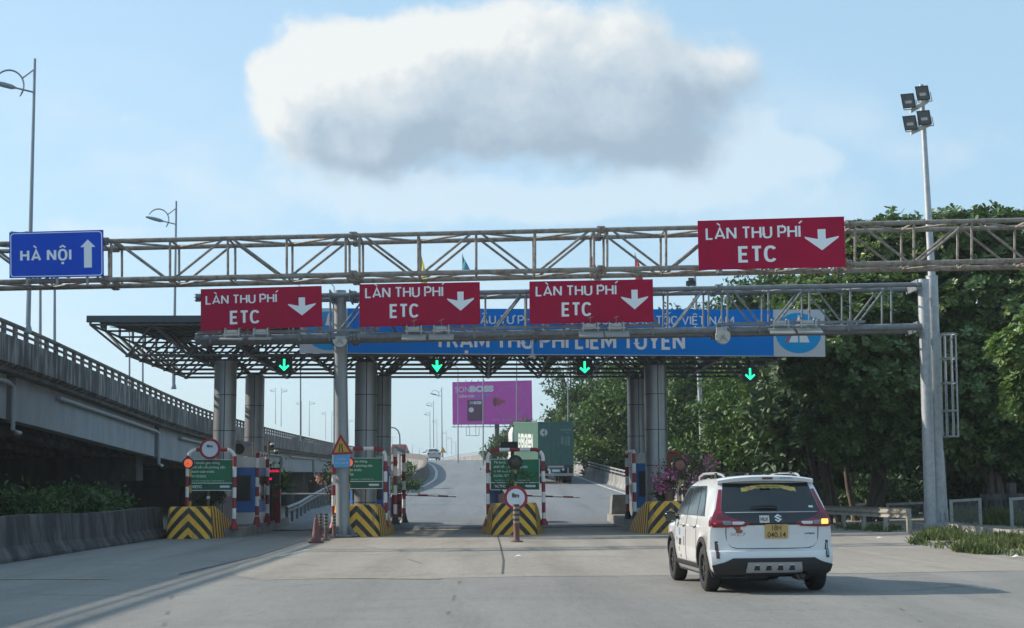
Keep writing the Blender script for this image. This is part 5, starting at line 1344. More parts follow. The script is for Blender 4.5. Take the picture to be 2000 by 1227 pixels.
# ladder cage
a_ = at(1836, 653, 49.9); b2 = at(1868, 853, 49.9); b3 = at(1845, 853, 49.9); a3 = at(1866, 653, 49.9)
r_ = thing('ladder_cage', 'grey steel ladder safety cage fixed to the right side of the mast', 'ladder', tuple((a_ + b2) / 2))
mb = MB()
def cagept(an, t):
    top_c = (a_ + a3) / 2; bot_c = (b3 + b2) / 2; c_ = top_c.lerp(bot_c, t); r0 = .27
    return c_ + Vector((math.cos(an) * r0, math.sin(an) * r0, 0))
for an in np.linspace(0, 2 * math.pi, 9)[:-1]: mb.tube(cagept(an, 0), cagept(an, 1), .022, n=5)
for t in (0, .24, .48, .75, 1.0): mb.path([cagept(an, t) for an in np.linspace(0, 2 * math.pi, 17)], .026, 5, cap=False)
mb.tube((a_ + a3) / 2 + Vector((-.6, 0, -.1)), (a_ + a3) / 2 + Vector((-.2, 0, -.1)), .03, n=5); mb.tube((b3 + b2) / 2 + Vector((-.5, 0, .1)), (b3 + b2) / 2 + Vector((-.2, 0, .1)), .03, n=5)
mk('cage', mb, M_GALV, r_)

# fence panels on the right
M_FENCE = mat('fence_frame', (.42, .42, .40), .6, .2, .7, 5, (.26, .25, .22))
def wire_mat():
    mt = bpy.data.materials.new('wire_mesh'); mt.use_nodes = True; t = mt.node_tree; k = NG(t); b = t.nodes['Principled BSDF']
    b.inputs['Base Color'].default_value = (.28, .28, .27, 1)
    P = k.n('ShaderNodeNewGeometry').outputs['Position']; s_ = k.n('ShaderNodeSeparateXYZ', {0: P})
    u_ = k.m('ADD', s_.outputs[0], s_.outputs[2]); v_ = k.m('SUBTRACT', s_.outputs[0], s_.outputs[2])
    l1 = k.m('LESS_THAN', k.m('FRACT', k.m('MULTIPLY', u_, 11)), .13); l2 = k.m('LESS_THAN', k.m('FRACT', k.m('MULTIPLY', v_, 11)), .13)
    k.put(b.inputs['Alpha'], k.m('MAXIMUM', l1, l2)); return mt
M_WIRE = wire_mat()
for (xa, xb, yt, yb, Y, lb) in ((1857, 1913, 976, 1024, 52, 'white framed wire fence panel just right of the mast'), (1974, 2040, 972, 1030, 50.5, 'white framed wire fence panel farthest from the mast, at the picture edge'), (1664, 1697, 985, 1012, 62, 'shaded wire fence panel beyond the guardrail under the trees'), (1733, 1806, 983, 1012, 60, 'shaded wire fence panel just left of the mast')):
    a_ = at(xa, yt, Y); b2 = at(xb, yt - 3, Y); z0_ = .15
    r_ = thing('fence_panel', lb, 'fence', (a_.x, Y, 0), 'wire mesh fence panels under the trees')
    mb = MB()
    for p in (a_, b2): mb.box((p.x - .05, Y - .04, -.1), (p.x + .05, Y + .04, p.z))
    mb.hexa([(a_.x + .05, Y - .03, a_.z - .09), (b2.x - .05, Y - .03, b2.z - .09), (b2.x - .05, Y - .03, b2.z), (a_.x + .05, Y - .03, a_.z), (a_.x + .05, Y + .03, a_.z - .09), (b2.x - .05, Y + .03, b2.z - .09), (b2.x - .05, Y + .03, b2.z), (a_.x + .05, Y + .03, a_.z)])
    mk('frame', mb, M_FENCE, r_)
    mb = MB(); mb.add([(a_.x + .05, Y, z0_), (b2.x - .05, Y, z0_), (b2.x - .05, Y, b2.z - .09), (a_.x + .05, Y, a_.z - .09)], [(0, 1, 2, 3)]); mk('wire_mesh', mb, M_WIRE, r_)
a_ = at(1915, 968, 54); b2 = at(2060, 958, 54)
r_ = thing('balustrade', 'dark brown concrete balustrade behind the fence under the trees', 'fence', (a_.x, 54, 0))
mb = MB(); mb.box((a_.x, 53.9, .9), (b2.x, 54.1, 1.12)); mb.box((a_.x, 53.9, .1), (b2.x, 54.1, .3)); mk('rails', mb, M_WALLDARK, r_)
mb = MB(); x = a_.x + .1
while x < b2.x: mb.box((x, 53.94, .301), (x + .14, 54.06, .899)); x += .36
mk('balusters', mb, M_WALLDARK, r_)
mb = MB(); mb.box((a_.x + 1.0, 53.85, 0), (a_.x + 1.25, 54.15, 1.5)); mk('pillar', mb, M_WALLDARK, r_)

# billboard
f = pmap([(883.5, 746.5), (1038.5, 743), (1040, 828.5), (884, 829.5)], 205)
asp = f.w / f.h
r_ = thing('billboard', 'large purple paint billboard on a single dark pillar beyond the ramp crest', 'billboard', tuple(f(.5, .5)))
M_PURP = mat('billboard_purple', (.56, .045, .39), .6)
mb = MB(); plate(mb, f, 0, 1, 0, 1, 0, -.6); mk('panel', mb, M_PURP, r_)
mb = MB(); add_text(mb, 'SON', f, .035, .215, .755, .885, bold=.0, off=.03); add_text(mb, 'BOSS', f, .22, .52, .765, .90, bold=.07, off=.03); add_text(mb, 'CHỐNG THẤM', f, .08, .275, .63, .685, bold=.04, off=.03)
mk('lettering', mb, mat('billboard_white', (.62, .60, .66), .6), r_, recalc=False)
mb = MB(); add_text(mb, 'THẾ HỆ MỚI', f, .285, .485, .63, .69, bold=.03, off=.03); mk('blue_lettering', mb, mat('billboard_blue', (.10, .26, .55), .6), r_, recalc=False)
mb = MB(); plate(mb, f, .185, .385, .08, .57, .04, .001); can = mk('paint_can_picture', mb, mat('can_purple', (.075, .012, .06), .5), r_)
mb = MB(); add_text(mb, 'SƠN', f, .215, .262, .475, .535, bold=.02, off=.06); add_text(mb, 'BOSS', f, .268, .365, .475, .54, bold=.06, off=.06); add_poly(mb, [(.235 + .032 * math.cos(a), .34 + .032 * asp * math.sin(a)) for a in np.linspace(0, 6.28, 20)[:-1]], f, .06)
mk('can_lettering', mb, mat('billboard_white', (.62, .60, .66), .6), can, recalc=False)
mb = MB(); ring_poly(mb, [(.735 + .20 * math.cos(a), .52 + .20 * asp * math.sin(a)) for a in np.linspace(0, 6.28, 40)[:-1]], [(.735 + .185 * math.cos(a), .52 + .185 * asp * math.sin(a)) for a in np.linspace(0, 6.28, 40)[:-1]], f, .03)
mk('ring_motif', mb, mat('billboard_pink', (.44, .11, .38), .6), r_, recalc=False)
mb = MB(); add_poly(mb, [(.52, .62), (.505, .52), (.515, .43), (.545, .40), (.60, .46), (.66, .50), (.66, .545), (.60, .575), (.55, .63)], f, .03); mp = mk('loudhailer_picture', mb, mat('loudhailer_red', (.30, .035, .07), .6), r_, recalc=False)
mb = MB(); add_poly(mb, [(.531 + .021 * math.cos(a), .515 + .10 * math.sin(a)) for a in np.linspace(0, 6.28, 18)[:-1]], f, .05); mk('loudhailer_mouth', mb, mat('loudhailer_dark', (.12, .02, .04), .6), mp, recalc=False)
mb = MB()
for uu in (.51, .63, .72, .90): plate(mb, f, uu, uu + .018, .08, .12, .03, .001); plate(mb, f, uu + .025, uu + .08, .093, .106, .03, .001)
mk('small_logos', mb, mat('billboard_pale', (.42, .24, .40), .6), r_)
c_ = f(.555, 0); mb = MB(); mb.tube((c_.x, 205.5, 0), (c_.x, 205.5, c_.z + 1), .32, n=16); mk('pillar', mb, M_DARKSTEEL, r_)
mb = MB(); a_ = f(-.01, -.055); b2 = f(.75, -.055); mb.tube(a_, b2, .05, n=5)
for k in range(9): q_ = f(.02 + .09 * k, 0); mb.tube(q_, q_ + Vector((0, 0, -.42)), .03, n=4)
for k in (.13, .25, .38, .50): q_ = f(k * .62 + .09, 1.0); mb.tube(q_, q_ + Vector((0, -.3, .18)), .05, n=5)
for (p, q_) in (((.17, -.06), (.17, -.26)), ((.33, -.06), (.33, -.26)), ((.17, -.26), (.33, -.26)), ((.21, -.06), (.21, -.26)), ((.29, -.06), (.29, -.26))): mb.tube(f(*p), f(*q_), .03, n=4)
mk('catwalk', mb, M_DARKSTEEL, r_)
# warning triangle beyond the crest
c_ = at(865.5, 880, 200); r_ = thing('far_warning_sign', 'tiny yellow triangle sign at the ramp crest right of the silver car', 'road sign', tuple(c_))
mb = MB(); mb.add([(c_.x - .42, 199.9, c_.z - .3), (c_.x + .42, 199.9, c_.z - .3), (c_.x, 199.9, c_.z + .45), (c_.x - .42, 199.95, c_.z - .3), (c_.x + .42, 199.95, c_.z - .3), (c_.x, 199.95, c_.z + .45)], [(0, 1, 2), (5, 4, 3), (0, 3, 4, 1), (1, 4, 5, 2), (2, 5, 3, 0)])
mk('face', mb, mat('sign_yellow', (.55, .30, .02), .5), r_)
mb = MB(); mb.tube((c_.x, 200.02, zr(200)), (c_.x, 200.02, c_.z), .05, n=6); mk('post', mb, M_GALV, r_)

# ================================================================ vehicles
M_TYRE = mat('tyre', (.018, .018, .018), .85, 0, .5, 20, (.045, .042, .04))
M_RIM = mat('alloy_dark', (.06, .06, .065), .3, .7)
M_CARWHITE = mat('pearl_white_paint', (.70, .71, .72), .25, 0, .35, 1.6, (.55, .53, .50), coat=.9)
M_BLKGLOSS = mat('gloss_black', (.010, .010, .012), .12, 0, coat=.5)
M_BLKPLAST = mat('black_plastic', (.022, .022, .024), .62)
M_CARGLASS = mat('tinted_glass', (.012, .014, .017), .05, 0, spec=.7)
M_TAIL = mat('tail_red', (.20, .004, .022), .15, 0, coat=.6)
M_TAILDK = mat('tail_dark_red', (.09, .005, .015), .15, 0, coat=.6)
M_LENS = mat('clear_lens', (.62, .64, .66), .2)
M_LENSG = mat('grey_lens', (.22, .22, .23), .2)
M_AMBER = mat('indicator_lit', (.8, .4, .05), .3, emis=(1.0, .52, .10), estr=.95)
M_PLATE = mat('plate_yellow', (.52, .34, .12), .5, 0, .2, 10, (.45, .30, .12))
M_SKID = mat('silver_plastic', (.34, .35, .36), .45, .3)

def add_wheel(root, cx_, cy_, r, w, sgn, M_rim=None, nsp=8):
    """one wheel, its outer face towards sgn"""
    mb = MB(); n = 36
    prof = [(r * .66, -w / 2), (r * .9, -w / 2), (r * .97, -w * .42), (r, -w * .3), (r, w * .3), (r * .97, w * .42), (r * .9, w / 2), (r * .66, w / 2)]
    rings = [[(cx_ + z, cy_ + q * math.cos(2 * math.pi * k / n), r + q * math.sin(2 * math.pi * k / n)) for k in range(n)] for q, z in prof]
    for i in range(len(prof) - 1): mb.add(rings[i] + rings[i + 1], [(k, (k + 1) % n, n + (k + 1) % n, n + k) for k in range(n)], 0, True)
    t = mk('wheel', mb, M_TYRE, root)
    mb = MB(); xo = cx_ + sgn * w * .5; xi = cx_ + sgn * w * .12
    rim = [(r * .66, xo), (r * .60, xo - sgn * .01), (r * .57, xi), (0, xi)]
    rings = [[(x, cy_ + q * math.cos(2 * math.pi * k / n), r + q * math.sin(2 * math.pi * k / n)) for k in range(n)] for q, x in rim[:3]]
    for i in range(2): mb.add(rings[i] + rings[i + 1], [(k, (k + 1) % n, n + (k + 1) % n, n + k) for k in range(n)], 0, True)
    mb.add(rings[2], [tuple(range(n))], 0)
    for k in range(nsp):
        a_ = 2 * math.pi * k / nsp; ca, sa = math.cos(a_), math.sin(a_)
        def P3(q, s_, x): return (x, cy_ + q * ca - s_ * sa, r + q * sa + s_ * ca)
        xs3 = xo - sgn * .025
        mb.hexa([P3(.03, -.03, xs3), P3(r * .6, -.022, xs3), P3(r * .6, .022, xs3), P3(.03, .03, xs3), P3(.03, -.03, xi), P3(r * .6, -.022, xi), P3(r * .6, .022, xi), P3(.03, .03, xi)])
    mb.tube((xi, cy_, r), (xo - sgn * .015, cy_, r), .055, n=14)
    mk('rim', mb, M_rim or M_RIM, t)
    # inner disc
    return t

# ---- the white car
ZL = [.275, .31, .36, .48, .60, .614, .88, .97, 1.04, 1.10, 1.22, 1.36, 1.48, 1.57, 1.615, 1.64]
WLs = [.80, .840, .865, .882, .888, .887, .878, .864, .850, .835, .805, .765, .730, .695, .640, .45]
def w_of(z): return float(np.interp(z, ZL, WLs))
RZ = [.20, .27, .33, .42, .48, .56, .60, .612, .70, .90, 1.0, 1.06, 1.14, 1.30, 1.45, 1.56, 1.61, 1.66]
RY = [.16, .09, .045, .012, .0, .005, .02, .075, .085, .062, .045, .06, .10, .225, .35, .44, .50, .62]
def rear_y(x, z): return float(np.interp(z, RZ, RY)) + .15 * min(1, (abs(x) / .90)) ** 3.2
def zt(y): return float(np.interp(y, [0, .5, .9, 1.6, 2.3, 2.75, 3.1, 3.42, 3.6, 4.0, 4.25, 4.38, 4.45], [1.65, 1.655, 1.665, 1.67, 1.655, 1.60, 1.36, 1.10, 1.05, .99, .93, .84, .72]))
def plan(y): return float(np.interp(y, [0, .2, .5, 3.7, 4.1, 4.3, 4.45], [.985, .995, 1, 1, .96, .90, .78]))
def side_x(y, z): return w_of(z) * plan(y)
def build_suv():
    root = thing('car', 'white compact SUV with black cladding and yellow rear plate driving towards the toll lanes', 'car', (0, 0, 0))
    ts = [0, .015, .04, .08, .12, .16, .2, .25, .3, .35, .42, .5, .58, .64, .70, .74, .78, .82, .86, .90, .94, .97, 1.0]
    def pt(i, t, s_):
        z = ZL[i]; yr_ = rear_y(WLs[i], z); y = yr_ + t * (4.45 - yr_)
        top = zt(y); zz = z if z <= .9 else .9 + (z - .9) * (top - .9) / (1.655 - .9)
        if top < .93: zz = min(zz, top - (1.64 - z) * .02)
        return (s_ * WLs[i] * plan(y), y, zz)
    mb = MB(); n = len(ZL)
    for s_ in (-1, 1):
        G_ = [[pt(i, t, s_) for t in ts] for i in range(n)]
        mb.grid(G_, 0, True, flip=(s_ > 0))
    # roof
    NR = 8
    mb.grid([[(lambda a, k: (a[0] * (1 - 2 * k / NR), a[1] - .05 * (1 - (1 - 2 * k / NR) ** 2) * (1 if j == 0 else 0), a[2] + .025 * (1 - (1 - 2 * k / NR) ** 2)))(pt(n - 1, t, 1), k) for j, t in enumerate(ts)] for k in range(NR + 1)], 0, True)
    # rear face
    NC = 18
    rows = []
    for i in range(n):
        w_ = WLs[i] * plan(rear_y(WLs[i], ZL[i])); row = []
        for k in range(NC + 1):
            x = w_ * (1 - 2 * k / NC)
            if k in (0, NC): row.append(pt(i, 0, 1 if k == 0 else -1))
            else: row.append((x, rear_y(x, ZL[i]) if i < n - 1 else pt(n - 1, 0, 1)[1] - .05 * (1 - (1 - 2 * k / NC) ** 2), ZL[i] + (.025 * (1 - (1 - 2 * k / NC) ** 2) if i == n - 1 else 0)))
        rows.append(row)
    rows = rows[:-1] + [[(lambda a, k: (a[0] * (1 - 2 * k / NR), a[1] - .05 * (1 - (1 - 2 * k / NR) ** 2), a[2] + .025 * (1 - (1 - 2 * k / NR) ** 2)))(pt(n - 1, 0, 1), k) for k in range(NR + 1)]]
    mb.grid(rows[:-1], 0, True)
    # stitch last rear row (NC) to roof edge (NR)
    a_ = rows[-2]; b_ = rows[-1]
    for k in range(NR):
        i0 = k * NC // NR; i1 = (k + 1) * NC // NR
        seg = [a_[i] for i in range(i0, i1 + 1)]
        mb.add(seg + [b_[k + 1], b_[k]], [tuple(range(len(seg) + 2))], 0, True)
    # bottom and nose
    bl = [pt(0, t, -1) for t in ts]; br = [pt(0, t, 1) for t in ts]
    mb.grid([bl[1:], br[1:]], 0, False)
    mb.add(rows[0][::-1] + [br[1], bl[1]], [tuple(range(NC + 3))], 0, False)
    mb.grid([[pt(i, 1.0, 1) for i in range(n)], [pt(i, 1.0, -1) for i in range(n)]], 0, True)
    body = mk('body', mb, M_CARWHITE, root, smooth_angle=32)
    cut = []
    for y in (.82, 3.56):
        for s_ in (-1, 1):
            c_ = MB(); c_.tube((s_ * .50, y, .335), (s_ * 1.2, y, .335), .385, n=40); cut.append(mk('cutter', c_, M_BLKPLAST))
    ok = False
    try:
        for c_ in cut:
            md = body.modifiers.new('b', 'BOOLEAN'); md.object = c_; md.operation = 'DIFFERENCE'; md.solver = 'EXACT'
        dg = bpy.context.evaluated_depsgraph_get(); dg.update()
        me = bpy.data.meshes.new_from_object(body.evaluated_get(dg))
        body.modifiers.clear()
        if len(me.polygons) > 200:
            body.data = me; ok = True
            if M_BLKPLAST.name not in [m_.name for m_ in me.materials if m_]: me.materials.append(M_BLKPLAST)
            bi = [m_.name for m_ in me.materials].index(M_BLKPLAST.name)
            for p in me.polygons:      # inside of the arches
                c = p.center
                for y in (.82, 3.56):
                    if abs(c.x) < .90 and math.hypot(c.y - y, c.z - .335) < .388: p.material_index = bi
    except Exception as e:
        print('boolean', e)
    body.modifiers.clear()
    for c_ in cut: bpy.data.objects.remove(c_)
    # panels that follow the skin
    def rear_panel(nm, strips, m_, off=.006, parent=None, nc=14, thick=.012, lab=None):
        F_ = []; B_ = []
        for (z, a, b) in strips:
            F_.append([(a + (b - a) * k / nc, rear_y(a + (b - a) * k / nc, z) - off, z) for k in range(nc + 1)])
            B_.append([(a + (b - a) * k / nc, rear_y(a + (b - a) * k / nc, z) - off + thick, z) for k in range(nc + 1)])
        mb = MB(); mb.grid(F_, 0, True); mb.grid(B_, 0, True, flip=True)
        for r0 in (0, -1): mb.grid([F_[r0], B_[r0]], 0, False)
        mb.grid([[r[0] for r in F_], [r[0] for r in B_]], 0, False); mb.grid([[r[-1] for r in F_], [r[-1] for r in B_]], 0, False)
        return mk(nm, mb, m_, parent or root, label=lab)
    def mir(st): return [(z, -b, -a) for (z, a, b) in st]
    def dens(st, k=4):
        o = []
        for (p, q) in zip(st[:-1], st[1:]):
            for j in range(k): o.append(tuple(p[i] + (q[i] - p[i]) * j / k for i in range(3)))
        return o + [st[-1]]
    glass = rear_panel('rear_window', dens([(1.155, -.715, .715), (1.22, -.70, .70), (1.40, -.66, .66), (1.56, -.625, .625)]), M_CARGLASS, .006)
    rear_panel('rear_trim', dens([(.965, -.42, .42), (.985, -.56, .56), (1.04, -.70, .70), (1.148, -.70, .70)]), M_BLKGLOSS, .008)
    rear_panel('trim_strip', [(1.14, -.66, .66), (1.153, -.66, .66)], M_SKID, .014)
    for s_ in (-1, 1):
        T = (lambda st: st) if s_ > 0 else mir
        tl = rear_panel('tail_light', T(dens([(.935, .66, .835), (.95, .40, .858), (.985, .33, .868), (1.01, .36, .868), (1.045, .50, .862), (1.09, .645, .845), (1.13, .69, .825), (1.2, .712, .785), (1.35, .68, .738), (1.475, .655, .698)], 3)), M_TAIL, .016, lab='left tail light unlit' if s_ < 0 else 'right tail light with lit amber indicator')
        rear_panel('dark_lens', T(dens([(1.06, .60, .80), (1.10, .635, .78), (1.135, .68, .74)])), M_TAILDK, .021, tl)
        rear_panel('reverse_lens', T([(.975, .44, .575), (1.0, .405, .58), (1.018, .42, .582)]), M_LENS, .022, tl)
        rear_panel('grey_lens', T([(.972, .59, .70), (1.0, .59, .705), (1.03, .60, .71)]), M_LENSG, .022, tl)
        if s_ > 0: rear_panel('indicator', [(.972, .715, .82), (1.0, .715, .825), (1.045, .72, .825)], M_AMBER, .024, tl)
        else:
            rear_panel('small_lens', T([(.985, .80, .835), (1.0, .80, .835)]), mat('tail_glow', (.6, .02, .06), .2, emis=(1, .03, .08), estr=.5), .024, tl)
        rear_panel('reflector', T(dens([(.50, .770, .812), (.74, .775, .82)], 8)), M_BLKPLAST, .012); rear_panel('reflector_strip', T(dens([(.53, .782, .802), (.70, .788, .808)], 8)), M_SKID if s_ > 0 else M_TAILDK, .016)
        rear_panel('bumper_scoop', T(dens([(.695, .70, .82), (.71, .70, .82)], 2)), M_BLKPLAST, .01)
    rear_panel('lower_cladding', dens([(.27, -.80, .80), (.28, -.81, .81), (.30, -.84, .84), (.40, -.872, .872), (.42, -.80, .80), (.445, -.71, .71), (.475, -.64, .64), (.505, -.585, .585)], 3), M_BLKPLAST, .012, nc=20)
    sk = rear_panel('skid_plate', dens([(.295, -.40, .40), (.32, -.405, .405), (.445, -.385, .385)], 3), M_SKID, .03)
    for k in (-.25, -.083, .083, .25):
        rear_panel('skid_slot', [(.33, k - .05, k + .04), (.40, k - .03, k + .03)], M_BLKPLAST, .032, sk, 3); rear_panel('slot_cap', [(.40, k - .03, k + .03), (.413, k - .028, k + .028)], M_LENS, .034, sk, 3)
    # tailgate seam
    mb = MB(); pts = []
    for (x, z) in [(-.665, .93), (-.665, .86), (-.662, .80), (-.65, .73), (-.60, .665), (-.53, .64), (-.3, .634), (0, .634), (.3, .634), (.53, .64), (.60, .665), (.65, .73), (.662, .80), (.665, .86), (.665, .93)]: pts.append((x, rear_y(x, z) - .004, z))
    mb.path(pts, .006, 5); mk('tailgate_seam', mb, M_BLKPLAST, root)
    # plate recess, plate
    rear_panel('plate_recess', [(.77, -.22, .32), (.965, -.26, .36)], M_CARWHITE, .004)
    def rf(cx_, cz_, w_, h_, o_):
        return lambda a, b, off=0: Vector((cx_ - w_ / 2 + w_ * a, rear_y(cx_ - w_ / 2 + w_ * a, cz_ - h_ / 2 + h_ * b) - o_ - off, cz_ - h_ / 2 + h_ * b))
    pl_ = rear_panel('number_plate', [(.775, -.115, .215), (.975, -.115, .215)], M_PLATE, .022)
    ff = rf(.05, .875, .33, .20, .022)
    mb = MB(); add_text(mb, '18H', ff, .30, .70, .56, .93, bold=.01, off=.003); add_text(mb, '040.14', ff, .10, .90, .09, .45, bold=.01, off=.003); mk('plate_lettering', mb, M_BLACK, pl_, recalc=False)
    # emblem: a slanted S of two hooks
    ff = rf(.075, 1.062, .115, .115, .018)
    mb = MB()
    top = [(0, .62), (.47, 1.0), (1.0, .72), (.86, .63), (.47, .80), (.30, .67), (.90, .42), (.99, .34), (.62, .40)]
    S1 = [(.02, .66), (.50, 1.0), (.98, .70), (.80, .60), (.50, .78), (.34, .66), (.72, .44), (.54, .32)]
    S2 = [(1 - a, 1 - b) for a, b in S1]
    add_poly(mb, S1, ff, .004); add_poly(mb, S2, ff, .0042); mk('emblem', mb, M_LENS, root, recalc=False)
    st = rear_panel('sticker', [(1.0, -.19, -.05), (1.10, -.19, -.05)], mat('sticker_white', (.60, .59, .54), .5), .014)
    ff = rf(-.12, 1.05, .14, .10, .014); mb = MB(); add_text(mb, 'HLX', ff, .1, .9, .28, .76, bold=.03, off=.003); mk('sticker_lettering', mb, mat('sticker_red', (.10, .02, .02), .5), st, recalc=False)
    ff = rf(-.50, .835, .23, .05, .003); mb = MB(); add_text(mb, 'XL7', ff, .02, 1.0, .1, .95, bold=.01, off=.003); mk('badge', mb, M_SKID, root, recalc=False)
    ff = rf(.54, .84, .15, .024, .003); mb = MB(); add_text(mb, 'HYBRID', ff, 0, 1, 0, 1, bold=.03, off=.003); mk('badge', mb, mat('badge_blue', (.02, .08, .25), .4), root, recalc=False)
    ff = rf(-.50, .90, .15, .11, .003); mb = MB(); add_poly(mb, [(0, .9), (.35, 1.0), (.75, .9), (.7, .6), (1, .4), (.8, .05), (.35, .1), (.3, .5)], ff, .003); mk('sticker', mb, mat('sticker_brick', (.32, .09, .05), .6), root, recalc=False)
    # golden wing sticker on the glass
    ff = rf(0.02, 1.485, .80, .11, .007)
    mb = MB(); up = []; lo = []
    for k in range(33):
        a = k / 32; e = abs(a - .5) * 2
        up.append((a, .98 - .42 * e ** 2.2 + .05 * math.sin(k * 2.3) * (e > .55))); lo.append((a, .52 - .30 * (1 / (1 + math.exp(-14 * (e - .62)))) - .16 * e ** 3 + .04 * math.sin(k * 1.7)))
    mb.add([ff(a, b, .003) for a, b in up] + [ff(a, b, .003) for a, b in lo], [(k, k + 1, 33 + k + 1, 33 + k) for k in range(32)]); gs = mk('window_sticker', mb, mat('sticker_gold', (.58, .50, .14), .5, 0, .9, 14, (.50, .24, .10)), root, recalc=False)
    mb = MB(); add_text(mb, 'TỊNH XUÂN HƯƠNG', ff, .29, .71, .62, .80, bold=.03, off=.007); mk('sticker_lettering', mb, mat('sticker_green', (.05, .12, .04), .5), gs, recalc=False)
    rear_panel('window_tag', [(1.205, .56, .625), (1.235, .555, .62)], M_LENS, .012, nc=2)
    mb = MB(); mb.path([(-.30, rear_y(0, 1.21) - .03, 1.222), (-.15, rear_y(0, 1.22) - .045, 1.232), (.02, rear_y(0, 1.22) - .045, 1.232), (.09, rear_y(0, 1.2) - .03, 1.215)], [.008, .018, .02, .014], 6); mk('wiper', mb, M_BLACK, root)
    # spoiler
    mb = MB(); F_ = []
    for k in range(17):
        x = -.70 + 1.40 * k / 16; e = abs(x) / .70
        yb = .33 + .10 * e ** 2; z1 = 1.675 - .055 * e ** 2.4; z0_ = 1.585 - .04 * e ** 3
        if .45 < e < .62: z1 -= .0
        F_.append([(x, yb + .34, z1 + .005), (x, yb + .05, z1), (x, yb, z1 - .02), (x, yb + .015, z0_ + .01), (x, yb + .08, z0_), (x, yb + .34, z0_ + .02)])
    mb.grid(F_, 0, True); mb.add(F_[0], [tuple(range(6))], 0); mb.add(F_[-1], [tuple(range(6))[::-1]], 0); sp = mk('spoiler', mb, M_CARWHITE, root)
    mk('brake_light', MB().box((-.07, .318, 1.615), (.08, .345, 1.642)), M_TAILDK, sp)
    ff = lambda a, b, off=0: Vector((.18 + .19 * a, .325 - off, 1.618 + .022 * b)); mb = MB(); add_text(mb, 'XE HỢP ĐỒNG', ff, 0, 1, 0, 1, off=.012, bold=.02); mk('lettering', mb, mat('badge_blue', (.02, .08, .25), .4), sp, recalc=False)
    # roof rails
    for s_ in (-1, 1):
        mb = MB(); mb.path([(s_ * .555, .62, 1.645), (s_ * .565, .80, 1.685), (s_ * .57, 1.2, 1.715), (s_ * .57, 2.2, 1.715), (s_ * .56, 2.62, 1.67), (s_ * .55, 2.72, 1.62)], [.012, .018, .018, .018, .016, .012], 8)
        mk('roof_rail', mb, M_SKID, root)
        mk('rail_foot', MB().box((s_ * .575 - .025, 1.05, 1.60), (s_ * .575 + .025, 1.2, 1.72)), M_BLKPLAST, root)
    mb = MB(); mb.box((-.55, .95, 1.712), (.55, 1.0, 1.728)); mb.box((-.55, 2.0, 1.712), (.55, 2.05, 1.728)); mk('crossbar', mb, M_BLKPLAST, root)
    # sides
    def side_panel(nm, strips, m_, s_, off=.006, nc=12, parent=None, thick=.012, lab=None):
        F_ = []; B_ = []
        for (z, a, b) in strips:
            F_.append([(s_ * (side_x(a + (b - a) * k / nc, z) + off), a + (b - a) * k / nc, z) for k in range(nc + 1)])
            B_.append([(s_ * (side_x(a + (b - a) * k / nc, z) + off - thick), a + (b - a) * k / nc, z) for k in range(nc + 1)])
        mb = MB(); mb.grid(F_, 0, True, flip=s_ < 0); mb.grid(B_, 0, True, flip=s_ > 0)
        for r0 in (0, -1): mb.grid([F_[r0], B_[r0]], 0, False)
        mb.grid([[r[0] for r in F_], [r[0] for r in B_]], 0, False); mb.grid([[r[-1] for r in F_], [r[-1] for r in B_]], 0, False)
        return mk(nm, mb, m_, parent or root, label=lab)
    for s_ in (-1, 1):
        side_panel('window_band', dens([(1.085, .78, 3.16), (1.16, .84, 3.08), (1.30, .93, 2.92), (1.45, 1.04, 2.72), (1.53, 1.16, 2.55)]), M_BLKGLOSS, s_, .006)
        side_panel('side_window', dens([(1.105, .86, 1.30), (1.30, .98, 1.36), (1.50, 1.20, 1.42)]), M_CARGLASS, s_, .010)
        side_panel('side_window', dens([(1.105, 1.38, 2.16), (1.30, 1.44, 2.15), (1.515, 1.50, 2.13)]), M_CARGLASS, s_, .010)
        side_panel('side_window', dens([(1.105, 2.24, 3.08), (1.25, 2.23, 2.93), (1.50, 2.21, 2.54)]), M_CARGLASS, s_, .010)
        # flares
        for y in (.82, 3.56):
            mb = MB(); ra, rb = .383, .455; P_ = []
            for k in range(25):
                an = R(-14 + 208 * k / 24); row = []
                for (q, o_) in ((ra, -.10), (ra, .022), (ra + .03, .028), (rb, .020), (rb + .004, -.012)):
                    yy = y + q * math.cos(an); zz = .335 + q * math.sin(an); row.append((s_ * (side_x(yy, max(.21, zz)) + o_), yy, zz))
                P_.append(row)
            mb.grid(P_, 0, True, flip=s_ < 0); mk('wheel_arch_trim', mb, M_BLKPLAST, root)
        side_panel('sill_cladding', dens([(.22, 1.22, 3.16), (.36, 1.25, 3.13), (.385, 1.26, 3.12)]), M_BLKPLAST, s_, .018)
        side_panel('sill_strip', [(.25, 1.30, 3.08), (.30, 1.30, 3.08)], M_SKID, s_, .024)
        for yy in (1.28, 2.2, 3.2):
            mb = MB(); mb.path([(s_ * (side_x(yy, z) + .001), yy + (.10 * (z - .5) if yy == 1.28 else 0), z) for z in np.linspace(.40, 1.08, 10)], .005, 5); mk('door_seam', mb, M_BLKPLAST, root)
        for yy in (1.50, 2.42):
            mb = MB(); mb.path([(s_ * (side_x(yy, .93) + .005), yy - .12, .93), (s_ * (side_x(yy, .93) + .04), yy - .09, .935), (s_ * (side_x(yy, .93) + .04), yy + .07, .935), (s_ * (side_x(yy, .93) + .005), yy + .11, .93)], .016, 6); mk('door_handle', mb, M_SKID, root)
        mb = MB(); P_ = []
        for k in range(9):
            an = math.pi * k / 8; sc_ = math.sin(an) ** .5; P_.append([(s_ * (.985 + (k - 4) * .024), 3.02 + .075 * sc_ * math.cos(b), 1.055 + .09 * sc_ * math.sin(b)) for b in np.linspace(0, 2 * math.pi, 15)])
